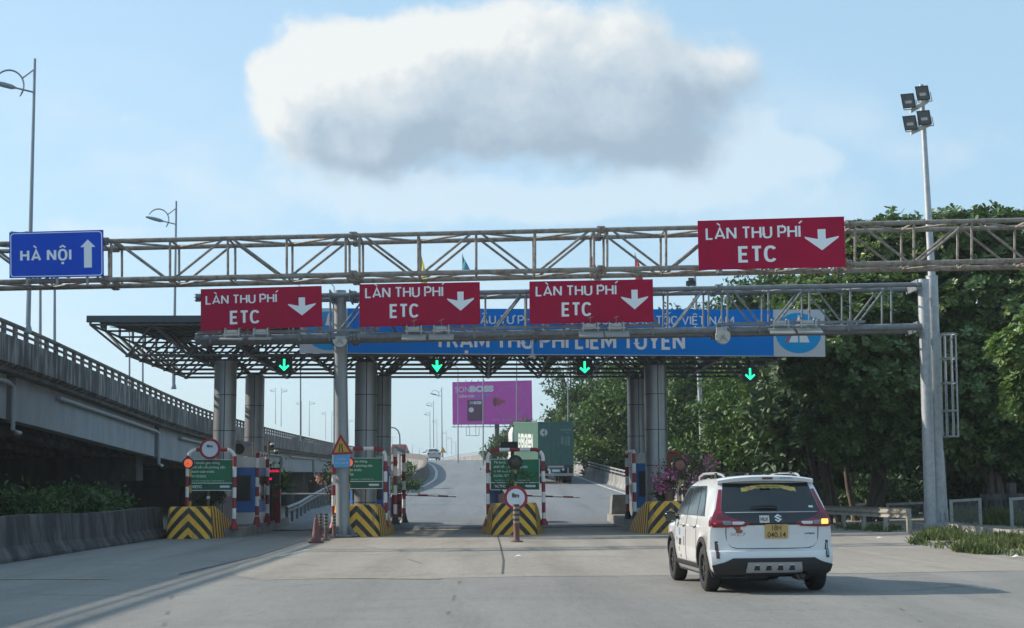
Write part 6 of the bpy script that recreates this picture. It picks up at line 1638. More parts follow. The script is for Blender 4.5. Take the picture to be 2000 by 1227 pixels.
        mb.grid(P_); mb.tube((s_ * .84, 3.06, 1.03), (s_ * .93, 3.04, 1.03), .03, n=8); mi_ = mk('mirror', mb, M_BLKGLOSS, root)
        mk('mirror_glass', MB().box((s_ * .985 - .075, 2.94, .99), (s_ * .985 + .075, 2.947, 1.12)), mat('mirror_face', (.03, .033, .036), .1, .3), mi_)
        # light wedge on the flank
        side_panel('tail_light_side', dens([(.95, .20, .30), (1.02, .20, .36), (1.09, .22, .30)], 3), M_TAIL, s_, .012, 6)
    # door stickers on the left
    for (yy, zz, w_, h_, col) in ((2.75, .82, .10, .11, (.15, .22, .45)), (2.70, .66, .16, .10, (.02, .02, .03)), (2.78, .55, .10, .08, (.35, .33, .30)), (2.72, .44, .14, .05, (.3, .28, .27)), (3.0, .70, .07, .05, (.10, .25, .45)), (2.35, .68, .012, .14, (.12, .1, .1))):
        side_panel('door_sticker', [(zz - h_ / 2, yy - w_ / 2, yy + w_ / 2), (zz + h_ / 2, yy - w_ / 2, yy + w_ / 2)], mat('decal_%d' % int(zz * 100 + yy * 1000), col, .5), -1, .006, 3)
    for (y, s_) in ((.82, -1), (.82, 1), (3.56, -1), (3.56, 1)):
        add_wheel(root, s_ * .775, y, .335, .215, s_)
    mb = MB(); mb.box((-.72, .5, .21), (.72, 4.1, .26)); mb.tube((-.6, .82, .32), (.6, .82, .32), .05, n=8); mk('underbody', mb, M_BLKPLAST, root)
    mb = MB(); mb.tube((.42, -.02, .255), (.42, .6, .255), .06, n=18, cap=False); mb.tube((.42, -.0, .255), (.42, .3, .255), .048, n=18, cap=False); mb.tube((.42, .12, .26), (.42, .5, .26), .085, n=14); mk('exhaust', mb, mat('exhaust_steel', (.16, .15, .14), .45, .7), root)
    mb = MB(); mb.tube((-.35, .35, .24), (-.05, .35, .24), .07, n=10); mb.lathe([(0, .10), (.10, .10), (.12, .2), (.12, .28)], (.08, 1.2, .02), 12); mk('muffler', mb, M_BLKPLAST, root)
    return root
suv = build_suv()
gl = gnd(1396, 1151); gr = gnd(1597, 1154.5)
c_ = (gl + gr) / 2
suv.rotation_euler = (0, 0, R(2.2))
suv.location = Vector((c_.x - .01, c_.y - .82, 0)); suv.scale = (.985, .985, .985) 

# ---- generic small sedan seen from behind (local frame, rear at y = 0)
def small_car(label, paint, kind='sedan', group=None):
    root = thing('car', label, 'car', (0, 0, 0), group)
    if kind == 'sedan': top = [(0, .98), (.35, 1.03), (.55, 1.05), (1.25, 1.42), (2.2, 1.46), (2.9, 1.30), (3.45, .98), (4.3, .82), (4.45, .65)]
    else: top = [(0, 1.0), (.15, 1.35), (.45, 1.72), (1.5, 1.78), (2.8, 1.72), (3.3, 1.2), (3.6, 1.08), (4.4, .95), (4.55, .7)]
    mb = MB(); P_ = []
    for y in np.linspace(0, 4.45, 24):
        zt_ = float(np.interp(y, [p[0] for p in top], [p[1] for p in top])); hb = min(.92, zt_)
        e = .92 if y < .12 or y > 4.3 else 1.0
        prof = [(.78, .22), (.87, .40), (.89, .65), (.86, hb), (.86 - .25 * (zt_ - hb) / .55, hb + (zt_ - hb) * .85), (.5, zt_ - .01), (0, zt_ + .02)]
        P_.append([(x * e, y, z) for x, z in prof] + [(-x * e, y, z) for x, z in prof[::-1][1:]])
    mb.grid(P_, 0, True); mb.add(P_[0], [tuple(range(13))[::-1]], 0); mb.add(P_[-1], [tuple(range(13))], 0); mk('body', mb, paint, root)
    mb = MB()
    if kind == 'sedan': mb.hexa([(-.62, .52, 1.07), (.62, .52, 1.07), (.50, 1.12, 1.395), (-.50, 1.12, 1.395), (-.62, .56, 1.03), (.62, .56, 1.03), (.50, 1.16, 1.35), (-.50, 1.16, 1.35)])
    else: mb.hexa([(-.70, .02, 1.08), (.70, .02, 1.08), (.58, .38, 1.64), (-.58, .38, 1.64), (-.70, .1, 1.06), (.70, .1, 1.06), (.58, .45, 1.6), (-.58, .45, 1.6)])
    mk('rear_window', mb, M_CARGLASS, root)
    for s_ in (-1, 1):
        mk('tail_light', MB().box((s_ * .72 - .13, -.015, .74), (s_ * .72 + .11, .06, .93)), M_TAILDK, root)
        mb = MB(); mb.cbox((s_ * .95, 2.9, 1.0), (.18, .08, .12)); mk('mirror', mb, M_BLKPLAST, root)
        mb = MB(); mb.hexa([(s_ * .868, .9, .96), (s_ * .868, 3.0, .96), (s_ * .70, 2.6, 1.34), (s_ * .70, 1.25, 1.34), (s_ * .84, .9, .96), (s_ * .84, 3.0, .96), (s_ * .66, 2.6, 1.34), (s_ * .66, 1.25, 1.34)]); mk('side_window', mb, M_CARGLASS, root)
    mk('number_plate', MB().box((-.2, -.02, .76), (.2, .005, .92)), M_PLATE, root)
    mk('bumper_shadow', MB().box((-.6, -.012, .24), (.6, .02, .36)), M_BLKPLAST, root) if kind == 'sedan' else None
    for (y, s_) in ((.85, -1), (.85, 1), (3.55, -1), (3.55, 1)): add_wheel(root, s_ * .76, y, .31, .2, s_, nsp=5)
    return root
M_SILVER = mat('silver_paint', (.50, .52, .55), .3, .5, coat=.5)
car2 = small_car('silver sedan driving away over the crest of the ramp', M_SILVER)
Yc = 188; p = at(848, 900, Yc); sl_ = math.atan((zr(Yc + 4) - zr(Yc)) / 4)
car2.location = (p.x, Yc, zr(Yc) + .02); car2.rotation_euler = (sl_, 0, R(9))
car3 = small_car('dark car almost hidden beyond the crest left of the silver sedan', mat('dark_car_paint', (.07, .08, .09), .3, .3), 'sedan')
p = at(826, 893, 225); car3.location = (p.x, 225, zr(225)); car3.rotation_euler = (0, 0, R(16))
car4 = small_car('grey minivan on the viaduct left of the gantry post, only its roof showing', mat('grey_car_paint', (.20, .215, .225), .35, .3), 'van')
p = at(619, 857, 158); car4.location = (-18.9, 158, vt(158) - 1.48); car4.rotation_euler = (0, 0, 0)
car5 = small_car('dark minivan behind the red lorry on the viaduct', mat('dark_car_paint', (.07, .08, .09), .3, .3), 'van')
p = at(791, 882, 232); car5.location = (p.x, 232, p.z - 1.5)

# ---- container lorry
def container_truck():
    root = thing('truck', 'dark green semi trailer lorry driving up the ramp under a green container', 'truck', (0, 0, 0))
    M_CH = mat('chassis_green', (.03, .075, .08), .6, 0, .5, 6, (.05, .05, .045))
    mb = MB(); mb.box((-.5, .3, .95), (.5, 12.6, 1.2)); mb.box((-1.22, .0, 1.05), (1.22, .25, 1.25)); mb.box((-1.22, 1.6, 1.1), (1.22, 1.8, 1.25)); mk('chassis', mb, M_CH, root)
    mb = MB(); mb.box((-1.22, -.05, .52), (1.22, .06, .68)); mb.box((-.9, 0.061, .6), (-.8, .3, 1.05)); mb.box((.8, 0.061, .6), (.9, .3, 1.05)); mk('bumper_bar', mb, M_SKID, root)
    mb = MB(); mb.box((-.36, -.02, .70), (.36, .04, 1.04)); mk('plate_panel', mb, mat('panel_teal', (.05, .13, .15), .6), root)
    for s_ in (-1, 1):
        mb = MB(); mb.box((s_ * .85 - .34, .1, .45), (s_ * .85 + .34, .13, 1.05)); mk('mud_flap', mb, M_BLACK, root)
        for k, yy in enumerate((1.3, 2.6, 3.9)):
            mb = MB()
            for dx in (-.17, .17): mb.tube((s_ * .92 + dx - .14, yy, .5), (s_ * .92 + dx + .14, yy, .5), .5, n=24)
            w_ = mk('wheel', mb, M_TYRE, root)
        mb = MB(); mb.cbox((s_ * .5, -.03, .95), (.16, .05, .14)); mk('tail_light', mb, M_LENS, root)
    mb = MB(); ff = corners_map((-.36, -.021, .97), (.36, -.021, .97), (.36, -.021, .77), (-.36, -.021, .77)); add_poly(mb, [(.15, .1), (.85, .1), (.85, .9), (.15, .9)], ff, .004); pp = mk('number_plate', mb, M_LENS, root, recalc=False)
    mb = MB(); mb.box((-.55, -.055, 1.08), (.55, -.002, 1.2)); mk('light_strip', mb, mat('strip_white', (.45, .46, .46), .5), root)
    # tractor
    mb = MB(); mb.box((-1.2, 12.9, .8), (1.2, 15.2, 3.3)); mb.hexa([(-1.2, 12.9, 3.301), (1.2, 12.9, 3.301), (1.1, 13.2, 3.75), (-1.1, 13.2, 3.75), (-1.2, 15.2, 3.301), (1.2, 15.2, 3.301), (1.1, 14.2, 3.75), (-1.1, 14.2, 3.75)]); mk('cab', mb, mat('cab_white', (.55, .56, .56), .4), root)
    for s_ in (-1, 1):
        mb = MB(); mb.box((s_ * 1.45 - .12, 15.0, 2.0), (s_ * 1.45 + .12, 15.1, 2.9)); mb.tube((s_ * 1.2, 15.0, 2.8), (s_ * 1.4, 15.05, 2.8), .03, n=6); mk('mirror', mb, M_BLACK, root)
        for yy in (11.0, 12.3, 14.6):
            mb = MB(); mb.tube((s_ * 1.2, yy, .5), (s_ * .85, yy, .5), .5, n=20); mk('wheel', mb, M_TYRE, root)
    return root
def container():
    root = thing('shipping_container', 'weathered green shipping container with white lettering loaded on the lorry', 'container', (0, 0, 0))
    M_CS = mat('container_side', (.036, .112, .080), .55, 0, .5, 2, (.03, .09, .065), thresh=(.45, .7))
    M_CD = mat('container_door', (.05, .145, .13), .6, 0, .6, 3, (.04, .10, .095))
    z0_, z1_ = 1.26, 4.16; L_ = 12.19; w_ = 1.219
    mb = MB()
    for s_ in (-1, 1):
        P_ = []; k = 0
        y = .1; ys2 = []; xs2 = []
        while y < L_ - .1:
            for dy_, dx in ((0, 0), (.07, .0), (.14, .036), (.21, .036)): ys2.append(y + dy_); xs2.append(dx)
            y += .28
        mb.grid([[(s_ * (w_ - .01 - dx), yy, z) for yy, dx in zip(ys2, xs2)] for z in (z0_ + .12, z1_ - .1)], 0, False, flip=s_ < 0)
        mb.box((s_ * w_ - .03 * (s_ > 0) - .0, .0, z1_ - .1) if s_ > 0 else (-w_, 0, z1_ - .1), (w_, L_, z1_) if s_ > 0 else (-w_ + .03, L_, z1_))
        mb.box((w_ - .05, 0, z0_) if s_ > 0 else (-w_, 0, z0_), (w_, L_, z0_ + .12) if s_ > 0 else (-w_ + .05, L_, z0_ + .12))
    mb.box((-w_ + .03, .02, z1_ - .04), (w_ - .03, L_ - .02, z1_ - .005)); mb.box((-w_ + .05, .1, z0_ + .02), (w_ - .05, L_, z0_ + .1)); mb.box((-w_ + .02, L_ - .05, z0_ + .12), (w_ - .02, L_ - .01, z1_ - .1))
    mk('shell', mb, M_CS, root)
    mb = MB()
    for s_ in (-1, 1): mb.box((s_ * (w_ - .06) - .06, -.03, z0_), (s_ * (w_ - .06) + .06, .1, z1_ + .002))
    mb.box((-w_ + .121, -.03, z1_ - .13), (w_ - .121, .1, z1_ + .002)); mb.box((-w_ + .121, -.03, z0_), (w_ - .121, .1, z0_ + .1)); mk('door_frame', mb, M_CS if False else M_CD, root)
    for s_ in (-1, 1):
        a_, b_ = (.01, w_ - .125) if s_ > 0 else (-w_ + .125, -.01)
        mb = MB(); mb.box((a_, .0, z0_ + .105), (b_, .05, z1_ - .135))
        for k in range(5): zz = z0_ + .2 + k * .53; mb.box((a_ + .06, -.018, zz), (b_ - .06, -.001, zz + .42))
        dr = mk('door', mb, M_CD, root)
        for t in (.3, .72):
            x = a_ + (b_ - a_) * t; mb = MB(); mb.tube((x, -.045, z0_ + .03), (x, -.045, z1_ - .05), .022, n=6)
            for zz in (z0_ + .15, z0_ + 1.0, z0_ + 2.0, z1_ - .2): mb.cbox((x, -.03, zz), (.1, .05, .08))
            mb.box((x - .02, -.06, z0_ + .95), (x + .28, -.04, z0_ + 1.0)); mk('lock_rod', mb, M_CD, dr)
    mb = MB(); mb.disc((-.82, 0, z1_ - .72), .26, -.055, -.046, 20); lg = mk('round_emblem', mb, mat('emblem_white', (.45, .5, .48), .6), root); mb = MB(); mb.disc((-.82, 0, z1_ - .72), .07, -.06, -.056, 12); mk('emblem_centre', mb, M_CD, lg)
    mb = MB(); ff = corners_map((.2, -.05, z1_ - .4), (1.1, -.05, z1_ - .4), (1.1, -.05, z1_ - 1.6), (.2, -.05, z1_ - 1.6))
    for (a, b, c, d_) in ((.1, .95, .83, .93), (.5, .75, .68, .78), (.12, .40, .08, .50), (.5, .85, .0, .5)): add_poly(mb, [(a, c), (b, c), (b, d_), (a, d_)], ff, .006)
    mk('door_marks', mb, mat('mark_grey', (.13, .21, .20), .6), root, recalc=False)
    ff = corners_map((-w_ - .0, 9.2, z1_ - .88), (-w_ - .0, .70, z1_ - .88), (-w_ - .0, .70, z1_ - 1.75), (-w_ - .0, 9.2, z1_ - 1.75))
    ff2 = lambda a, b, off=0: Vector((-w_ - .004, 9.4 + (2.2 - 9.4) * a, z1_ - 1.85 + 1.0 * b))
    mb = MB(); add_text(mb, 'EVERGREEN', ff2, 0, 1, 0, 1, bold=.05, off=0); mk('side_lettering', mb, mat('letter_white', (.50, .54, .51), .6), root, recalc=False)
    return root
trk = container_truck(); con = container()
Yt = 102.5; pl_ = at(1050.5, 908, Yt); pr_ = at(1120, 908, Yt)
yaw = R(6.5); pit = math.atan((zr(Yt + 6) - zr(Yt)) / 6)
for o in (trk, con):
    o.rotation_euler = (pit, 0, yaw); o.location = ((pl_.x + pr_.x) / 2, Yt, zr(Yt) + .02)
# ---- red lorry on the viaduct
r_ = thing('truck', 'red lorry with a pale windscreen front on the distant viaduct', 'truck', (0, 0, 0))
c_ = at(779, 881, 250); x, z = c_.x, c_.z
M_LR = mat('lorry_red', (.30, .05, .06), .5)
mb = MB(); mb.box((x - 1.25, 250, z - 2.2), (x + 1.25, 256, z + .55)); mb.hexa([(x - 1.25, 250, z + .551), (x + 1.25, 250, z + .551), (x + 1.05, 250.3, z + 1.1), (x - 1.05, 250.3, z + 1.1), (x - 1.25, 256, z + .551), (x + 1.25, 256, z + .551), (x + 1.05, 255.7, z + 1.1), (x - 1.05, 255.7, z + 1.1)]); mk('body', mb, M_LR, r_)
mb = MB(); mb.box((x - 1.0, 249.96, z - .55), (x + 1.0, 249.995, z + .35)); mk('rear_panel', mb, mat('panel_pale', (.50, .44, .44), .5), r_)
for s_ in (-1, 1): mb = MB(); mb.tube((x + s_ * 1.2, 251.5, z - 2.3), (x + s_ * .85, 251.5, z - 2.3), .48, n=16); mk('wheel', mb, M_TYRE, r_)
# ================================================================ vegetation
def np_mesh(name, V, Fq, mats, parent=None, mi=None, smooth=False):
    me = bpy.data.meshes.new(name)
    off = np.array(WL[parent.name]) if parent else np.zeros(3)
    V = np.asarray(V, dtype=np.float32) - off.astype(np.float32)
    nf, k = Fq.shape
    me.vertices.add(len(V)); me.vertices.foreach_set('co', V.ravel())
    me.loops.add(nf * k); me.loops.foreach_set('vertex_index', Fq.astype(np.int32).ravel())
    me.polygons.add(nf); me.polygons.foreach_set('loop_start', np.arange(0, nf * k, k, dtype=np.int32))
    me.update(calc_edges=True)
    for m_ in (mats if isinstance(mats, (list, tuple)) else [mats]): me.materials.append(m_)
    if mi is not None: me.polygons.foreach_set('material_index', mi.astype(np.int32))
    me.polygons.foreach_set('use_smooth', np.full(nf, smooth))
    o = bpy.data.objects.new(name, me); COL.objects.link(o)
    if parent: o.parent = parent
    WL[o.name] = Vector(off)
    return o
def nrm(a): return a / np.maximum(np.linalg.norm(a, axis=1, keepdims=True), 1e-6)
def leaves(P, D, N, L, Wd, obov=False, fold=.25, droop=.0):
    """P base points, D directions, N rough normals -> verts, quads (two quads hinged on the midrib, one island per leaf)"""
    D = nrm(D); S = nrm(np.cross(D, N)); N = np.cross(S, D)
    L = L[:, None]; Wd = Wd[:, None]
    if obov: st = ((.30, .22), (.78, .50))
    else: st = ((.30, .46), (.68, .40))
    tip = P + D * L - N * L * droop
    m1 = [P + D * L * a + s_ * S * Wd * b + N * Wd * b * fold - N * L * droop * a * a for (a, b) in st for s_ in (-1, 1)]
    n = len(P)
    V = np.stack([P, m1[0], m1[2], tip, m1[3], m1[1]], axis=1).reshape(-1, 3)
    b = np.arange(n)[:, None] * 6
    Fq = np.concatenate([b + np.array([[0, 1, 2, 3]]), b + np.array([[0, 3, 4, 5]])], axis=0)
    return V, Fq
def shell(blobs, n, lo=.72, hi=1.04, keep_low=1.0):
    """random points in the outer skin of overlapping ellipsoids, with outward directions"""
    vol = np.array([b[3] * b[5] + b[4] * b[5] + b[3] * b[4] for b in blobs]); pr = vol / vol.sum()
    out = []; dirs = []
    tries = 0
    while sum(len(x) for x in out) < n and tries < 30:
        tries += 1
        k = rng.choice(len(blobs), size=n, p=pr)
        B = np.array([b[:6] for b in blobs])[k]
        d_ = nrm(rng.normal(size=(n, 3))); r = lo + (hi - lo) * rng.random(n) ** .7
        # lumpy skin
        lump = 1 + .16 * np.sin(d_[:, 0] * 5.3 + k * 1.7) * np.sin(d_[:, 2] * 4.7 + k) + .10 * np.sin(d_[:, 1] * 9 + d_[:, 2] * 8 + k * 2.1)
        p = B[:, :3] + d_ * B[:, 3:6] * (r * lump)[:, None]
        ok = np.ones(n, bool)
        for b in blobs:
            q = ((p - np.array(b[:3])) / np.array(b[3:6])); ok &= (np.sum(q * q, 1) > .45)
        ok &= p[:, 2] > .15
        out.append(p[ok]); dirs.append(nrm(d_[ok] / B[ok][:, 3:6]))
    P = np.concatenate(out)[:n]; Dd = np.concatenate(dirs)[:n]
    return P, Dd
def inner(blobs, n):
    vol = np.array([b[3] * b[4] * b[5] for b in blobs]); k = rng.choice(len(blobs), size=n, p=vol / vol.sum()); B = np.array([b[:6] for b in blobs])[k]
    d_ = nrm(rng.normal(size=(n, 3))) * (rng.random(n) ** (1 / 3) * .78)[:, None]
    return B[:, :3] + d_ * B[:, 3:6]
def B_(px, py, Y, rx, ry, dep=None):
    c = at(px, py, Y); k = Y / F_PX
    return (c.x, c.y, c.z, rx * k, (dep if dep else (rx + ry) / 2 * k), ry * k)
LG = leaf_mat('broad_leaf', [(0, (0.036, 0.074, 0.022)), (.4, (0.071, 0.130, 0.039)), (.75, (0.130, 0.186, 0.061)), (1, (0.246, 0.282, 0.107))], .22, .38)
LGP = leaf_mat('pale_broad_leaf', [(0, (0.073, 0.137, 0.041)), (.5, (0.129, 0.206, 0.065)), (1, (0.213, 0.277, 0.104))], .28, .4)
LF = leaf_mat('fine_leaf', [(0, (0.020, 0.057, 0.017)), (.5, (0.040, 0.092, 0.024)), (.85, (0.068, 0.132, 0.037)), (1, (0.112, 0.161, 0.054))], .25, .5)
LFY = leaf_mat('vine_leaf', [(0, (0.027, 0.067, 0.016)), (.5, (0.056, 0.113, 0.025)), (.85, (0.099, 0.159, 0.039)), (1, (0.161, 0.201, 0.064))], .25, .5)
LHZ = leaf_mat('far_leaf', [(0, (.025, .060, .030)), (.5, (.045, .085, .042)), (1, (.075, .115, .06))], .2, .6)
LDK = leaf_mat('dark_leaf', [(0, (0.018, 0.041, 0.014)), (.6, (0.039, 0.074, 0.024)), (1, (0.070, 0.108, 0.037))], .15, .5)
M_BARK = mat('bark', (.10, .078, .06), .95, 0, .9, 5, (.06, .045, .035), bump=.5, bscale=16, streak=(1, 1, .35))

def rosettes(blobs, n, L=.27, k=8, lo=.74):
    P, O = shell(blobs, n, lo)
    up = nrm(O * .7 + np.array([0, 0, .75]) + rng.normal(size=(len(P), 3)) * .35)
    t = nrm(np.cross(up, rng.normal(size=(len(P), 3)))); s_ = np.cross(up, t)
    Ps, Ds, Ns, Ls = [], [], [], []
    for i in range(k):
        a = 2 * math.pi * i / k + rng.random(len(P)) * .5
        el = .15 + .5 * rng.random(len(P))
        d_ = (np.cos(a)[:, None] * t + np.sin(a)[:, None] * s_) * np.cos(el)[:, None] + up * np.sin(el)[:, None]
        Ps.append(P + d_ * .02); Ds.append(d_); Ns.append(up + rng.normal(size=up.shape) * .18); Ls.append(L * (.65 + .6 * rng.random(len(P))))
    P = np.concatenate(Ps); D = np.concatenate(Ds); N = np.concatenate(Ns); Lx = np.concatenate(Ls)
    return leaves(P, D, N, Lx, Lx * .52, True, .12, .12)
def clumps(blobs, n, L=.3, ncl=None, spread=.34, lo=.72, wid=.5, updir=.5):
    ncl = ncl or max(10, n // 26)
    C_, O = shell(blobs, ncl, lo)
    k = rng.integers(0, len(C_), n)
    P = C_[k] + rng.normal(size=(n, 3)) * spread * (.5 + .8 * rng.random(len(C_)))[k][:, None] * np.array([1, 1, .75])
    D = nrm(O[k] * .6 + rng.normal(size=(n, 3)) * .8 + np.array([0, 0, -.15])); N = nrm(O[k] * .5 + np.array([0, 0, updir]) + rng.normal(size=(n, 3)) * .45)
    Lx = L * (.55 + .8 * rng.random(n))
    return leaves(P, D, N, Lx, Lx * wid)
def merge(*vf):
    Vs, Fs = [], []; o = 0
    for V, F_ in vf: Vs.append(V); Fs.append(F_ + o); o += len(V)
    return np.concatenate(Vs), np.concatenate(Fs)
def tree(name, label, cat, blobs, base, kind, n, m_, L, trunk_r=.22, group=None, lean=(0, 0), fill=0, stems=1, lo=.72, spread=.34, wid=.5, trunk_label=None):
    r_ = thing(name, label, cat, tuple(base), group)
    if kind == 'rosette': vf = rosettes(blobs, n, L, lo=lo)
    else: vf = clumps(blobs, n, L, lo=lo, spread=spread, wid=wid)
    if fill:
        P = inner(blobs, fill); D = nrm(rng.normal(size=P.shape)); N = nrm(rng.normal(size=P.shape) + np.array([0, 0, .6])); Lx = L * 1.5 * (.7 + .6 * rng.random(len(P)))
        vf = merge(vf, leaves(P, D, N, Lx, Lx * .6))
    np_mesh('crown', vf[0], vf[1], m_, r_)
    mb = MB(); bs = Vector(base)
    for s_ in range(stems):
        bb = bs + Vector((random.uniform(-.4, .4), random.uniform(-.4, .4), -.1)) * (1 if stems > 1 else 0)
        for b in (blobs if s_ == 0 else random.sample(blobs, min(2, len(blobs)))):
            e = Vector(b[:3]); fork = bs.lerp(Vector((bs.x + lean[0], bs.y + lean[1], e.z)), .45) + Vector((random.uniform(-.2, .2), random.uniform(-.2, .2), 0))
            pts = [bb, bb.lerp(fork, .5) + Vector((random.uniform(-.12, .12), 0, 0)), fork, fork.lerp(e, .5) + Vector((0, 0, .15)), e]
            mb.path(pts, [trunk_r * 1.15, trunk_r * .9, trunk_r * .7, trunk_r * .4, trunk_r * .15], 8)
    mk('trunk', mb, M_BARK, r_)
    return r_
GB = 'broad leaved trees beside the gantry'
tree('broadleaf_tree', 'broad leaved tree left of the mast whose leaves overlap the white banner end', 'tree',
     [B_(1625, 655, 58, 95, 85), B_(1710, 620, 58.5, 95, 95), B_(1690, 740, 58, 105, 95), B_(1590, 720, 57.5, 50, 45), B_(1745, 820, 58, 60, 80), B_(1660, 840, 59, 95, 60), B_(1600, 580, 60, 80, 50)],
     (gnd(1600, 1012).x, 60, 0), 'rosette', 4200, LG, .285, .11, GB, (1.2, 0), 1800, 4)
tree('broadleaf_tree', 'tall broad leaved tree behind the mast with its crown above the rusty gantry', 'tree',
     [B_(1780, 500, 62, 110, 75), B_(1890, 470, 61, 100, 62), B_(1985, 470, 61, 80, 60), B_(1700, 485, 63, 65, 55), B_(1900, 590, 61, 120, 90), B_(2010, 600, 60, 90, 110), B_(1800, 620, 62, 90, 90)],
     (19.0, 62, 0), 'rosette', 4500, LG, .285, .15, GB, (0, 0), 2000, 2)
tree('broadleaf_tree', 'broad leaved tree right of the ladder cage with low dark branches', 'tree',
     [B_(1900, 740, 57, 80, 90), B_(1990, 790, 56.5, 90, 90), B_(1880, 840, 57, 50, 55), B_(1960, 880, 57, 75, 35)],
     (19.4, 57, 0), 'rosette', 2200, LG, .285, .12, GB, (0, 0), 900, 2)
tree('broadleaf_tree', 'paler leafy tree cut by the right picture edge in front of the dark trees', 'tree',
     [B_(2000, 690, 47, 60, 42), B_(2040, 760, 47, 75, 60), B_(2070, 640, 47, 75, 60)], (18.6, 47, 0), 'rosette', 1100, LGP, .26, .12, GB, (0, 0), 250, 1)
tree('shade_tree', 'dense dark tree filling the gloom between the guardrail and the leafy trees', 'tree',
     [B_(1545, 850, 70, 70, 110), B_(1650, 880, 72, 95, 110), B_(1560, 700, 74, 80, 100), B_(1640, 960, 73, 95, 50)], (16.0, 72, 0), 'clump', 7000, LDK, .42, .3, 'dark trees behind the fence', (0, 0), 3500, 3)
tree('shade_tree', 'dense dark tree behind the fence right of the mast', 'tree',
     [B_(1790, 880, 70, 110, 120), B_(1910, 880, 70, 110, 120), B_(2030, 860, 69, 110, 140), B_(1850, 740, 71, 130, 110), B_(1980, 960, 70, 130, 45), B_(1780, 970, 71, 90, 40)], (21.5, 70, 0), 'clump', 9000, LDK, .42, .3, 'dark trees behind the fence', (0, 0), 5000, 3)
GV = 'vine covered trees along the ramp'
tree('vine_tree', 'vine draped tree mass right of the grey mast, spilling yellow green creepers', 'tree',
     [B_(1440, 830, 84, 75, 75), B_(1500, 790, 82, 65, 110), B_(1400, 900, 84, 70, 48), B_(1480, 900, 82, 90, 55), B_(1540, 720, 82, 50, 80), B_(1440, 760, 88, 55, 60)], (14.6, 86, zr(86)), 'clump', 12500, LFY, .30, .25, GV, (0, 0), 3000, 2, .66, .30)
tree('vine_tree', 'vine covered tree between the tall silver columns and the grey mast', 'tree',
     [B_(1340, 790, 100, 80, 90), B_(1320, 880, 98, 65, 55), B_(1380, 720, 102, 70, 90), B_(1310, 700, 104, 60, 70), B_(1380, 850, 98, 60, 75)], (15.0, 101, zr(101)), 'clump', 11000, LF, .30, .25, GV, (0, 0), 3000, 2, .66, .32)
tree('vine_tree', 'vine covered tree just left of the silver columns above the handrail', 'tree',
     [B_(1200, 820, 110, 60, 70), B_(1230, 890, 108, 55, 50), B_(1175, 880, 116, 45, 50), B_(1240, 770, 112, 60, 60), B_(1150, 900, 124, 40, 35)], (11.5, 112, zr(112)), 'clump', 9000, LFY, .30, .22, GV, (0, 0), 2500, 2, .66, .32)
tree('vine_tree', 'bushy green tree right behind the container truck', 'tree',
     [B_(1135, 800, 132, 55, 50), B_(1160, 850, 128, 50, 55), B_(1095, 820, 140, 35, 30), B_(1110, 860, 138, 45, 40), B_(1190, 760, 130, 45, 45)], (9.5, 134, zr(134)), 'clump', 8000, LF, .34, .22, GV, (0, 0), 1800, 2, .66, .34)
tree('tall_thin_tree', 'tall loose tree with see through crown behind the truck and roof lattice', 'tree',
     [B_(1100, 720, 150, 42, 34), B_(1130, 755, 150, 34, 28), B_(1085, 765, 150, 20, 16), B_(1150, 700, 150, 36, 30), B_(1115, 680, 150, 38, 24), B_(1190, 690, 150, 40, 40)], (9.0, 150, zr(150)), 'clump', 2400, LHZ, .42, .18, None, (0, 0), 0, 1, .5, .42, .38)
tree('round_tree', 'rounded tree top showing above the banner beside the third lane sign', 'tree',
     [B_(1345, 640, 128, 45, 48), B_(1385, 625, 128, 32, 32), B_(1330, 690, 128, 50, 50)], (17.0, 128, 2.5), 'clump', 2600, LHZ, .36, .2, 'tree tops behind the banner', (0, 0), 700, 1, .6, .38)
tree('round_tree', 'rounded broad tree top behind the gantry just left of the leafy trees', 'tree',
     [B_(1455, 590, 92, 48, 44), B_(1430, 650, 92, 50, 55), B_(1500, 640, 92, 55, 70), B_(1520, 570, 88, 40, 38)], (17.0, 92, zr(92)), 'clump', 4200, LF, .32, .22, 'tree tops behind the banner', (0, 0), 1300, 1, .6, .36)
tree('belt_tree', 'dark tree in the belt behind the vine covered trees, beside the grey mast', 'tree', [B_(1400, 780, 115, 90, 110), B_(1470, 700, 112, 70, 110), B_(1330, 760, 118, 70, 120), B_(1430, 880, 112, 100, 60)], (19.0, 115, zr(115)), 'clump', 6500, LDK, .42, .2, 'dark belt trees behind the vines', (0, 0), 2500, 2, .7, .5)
tree('belt_tree', 'dark tree in the belt behind the vine covered trees, behind the silver columns', 'tree', [B_(1230, 790, 135, 80, 70), B_(1180, 800, 140, 70, 55), B_(1260, 860, 132, 80, 70), B_(1290, 740, 132, 60, 60)], (14.5, 136, zr(136)), 'clump', 6000, LDK, .46, .2, 'dark belt trees behind the vines', (0, 0), 2500, 2, .7, .5)
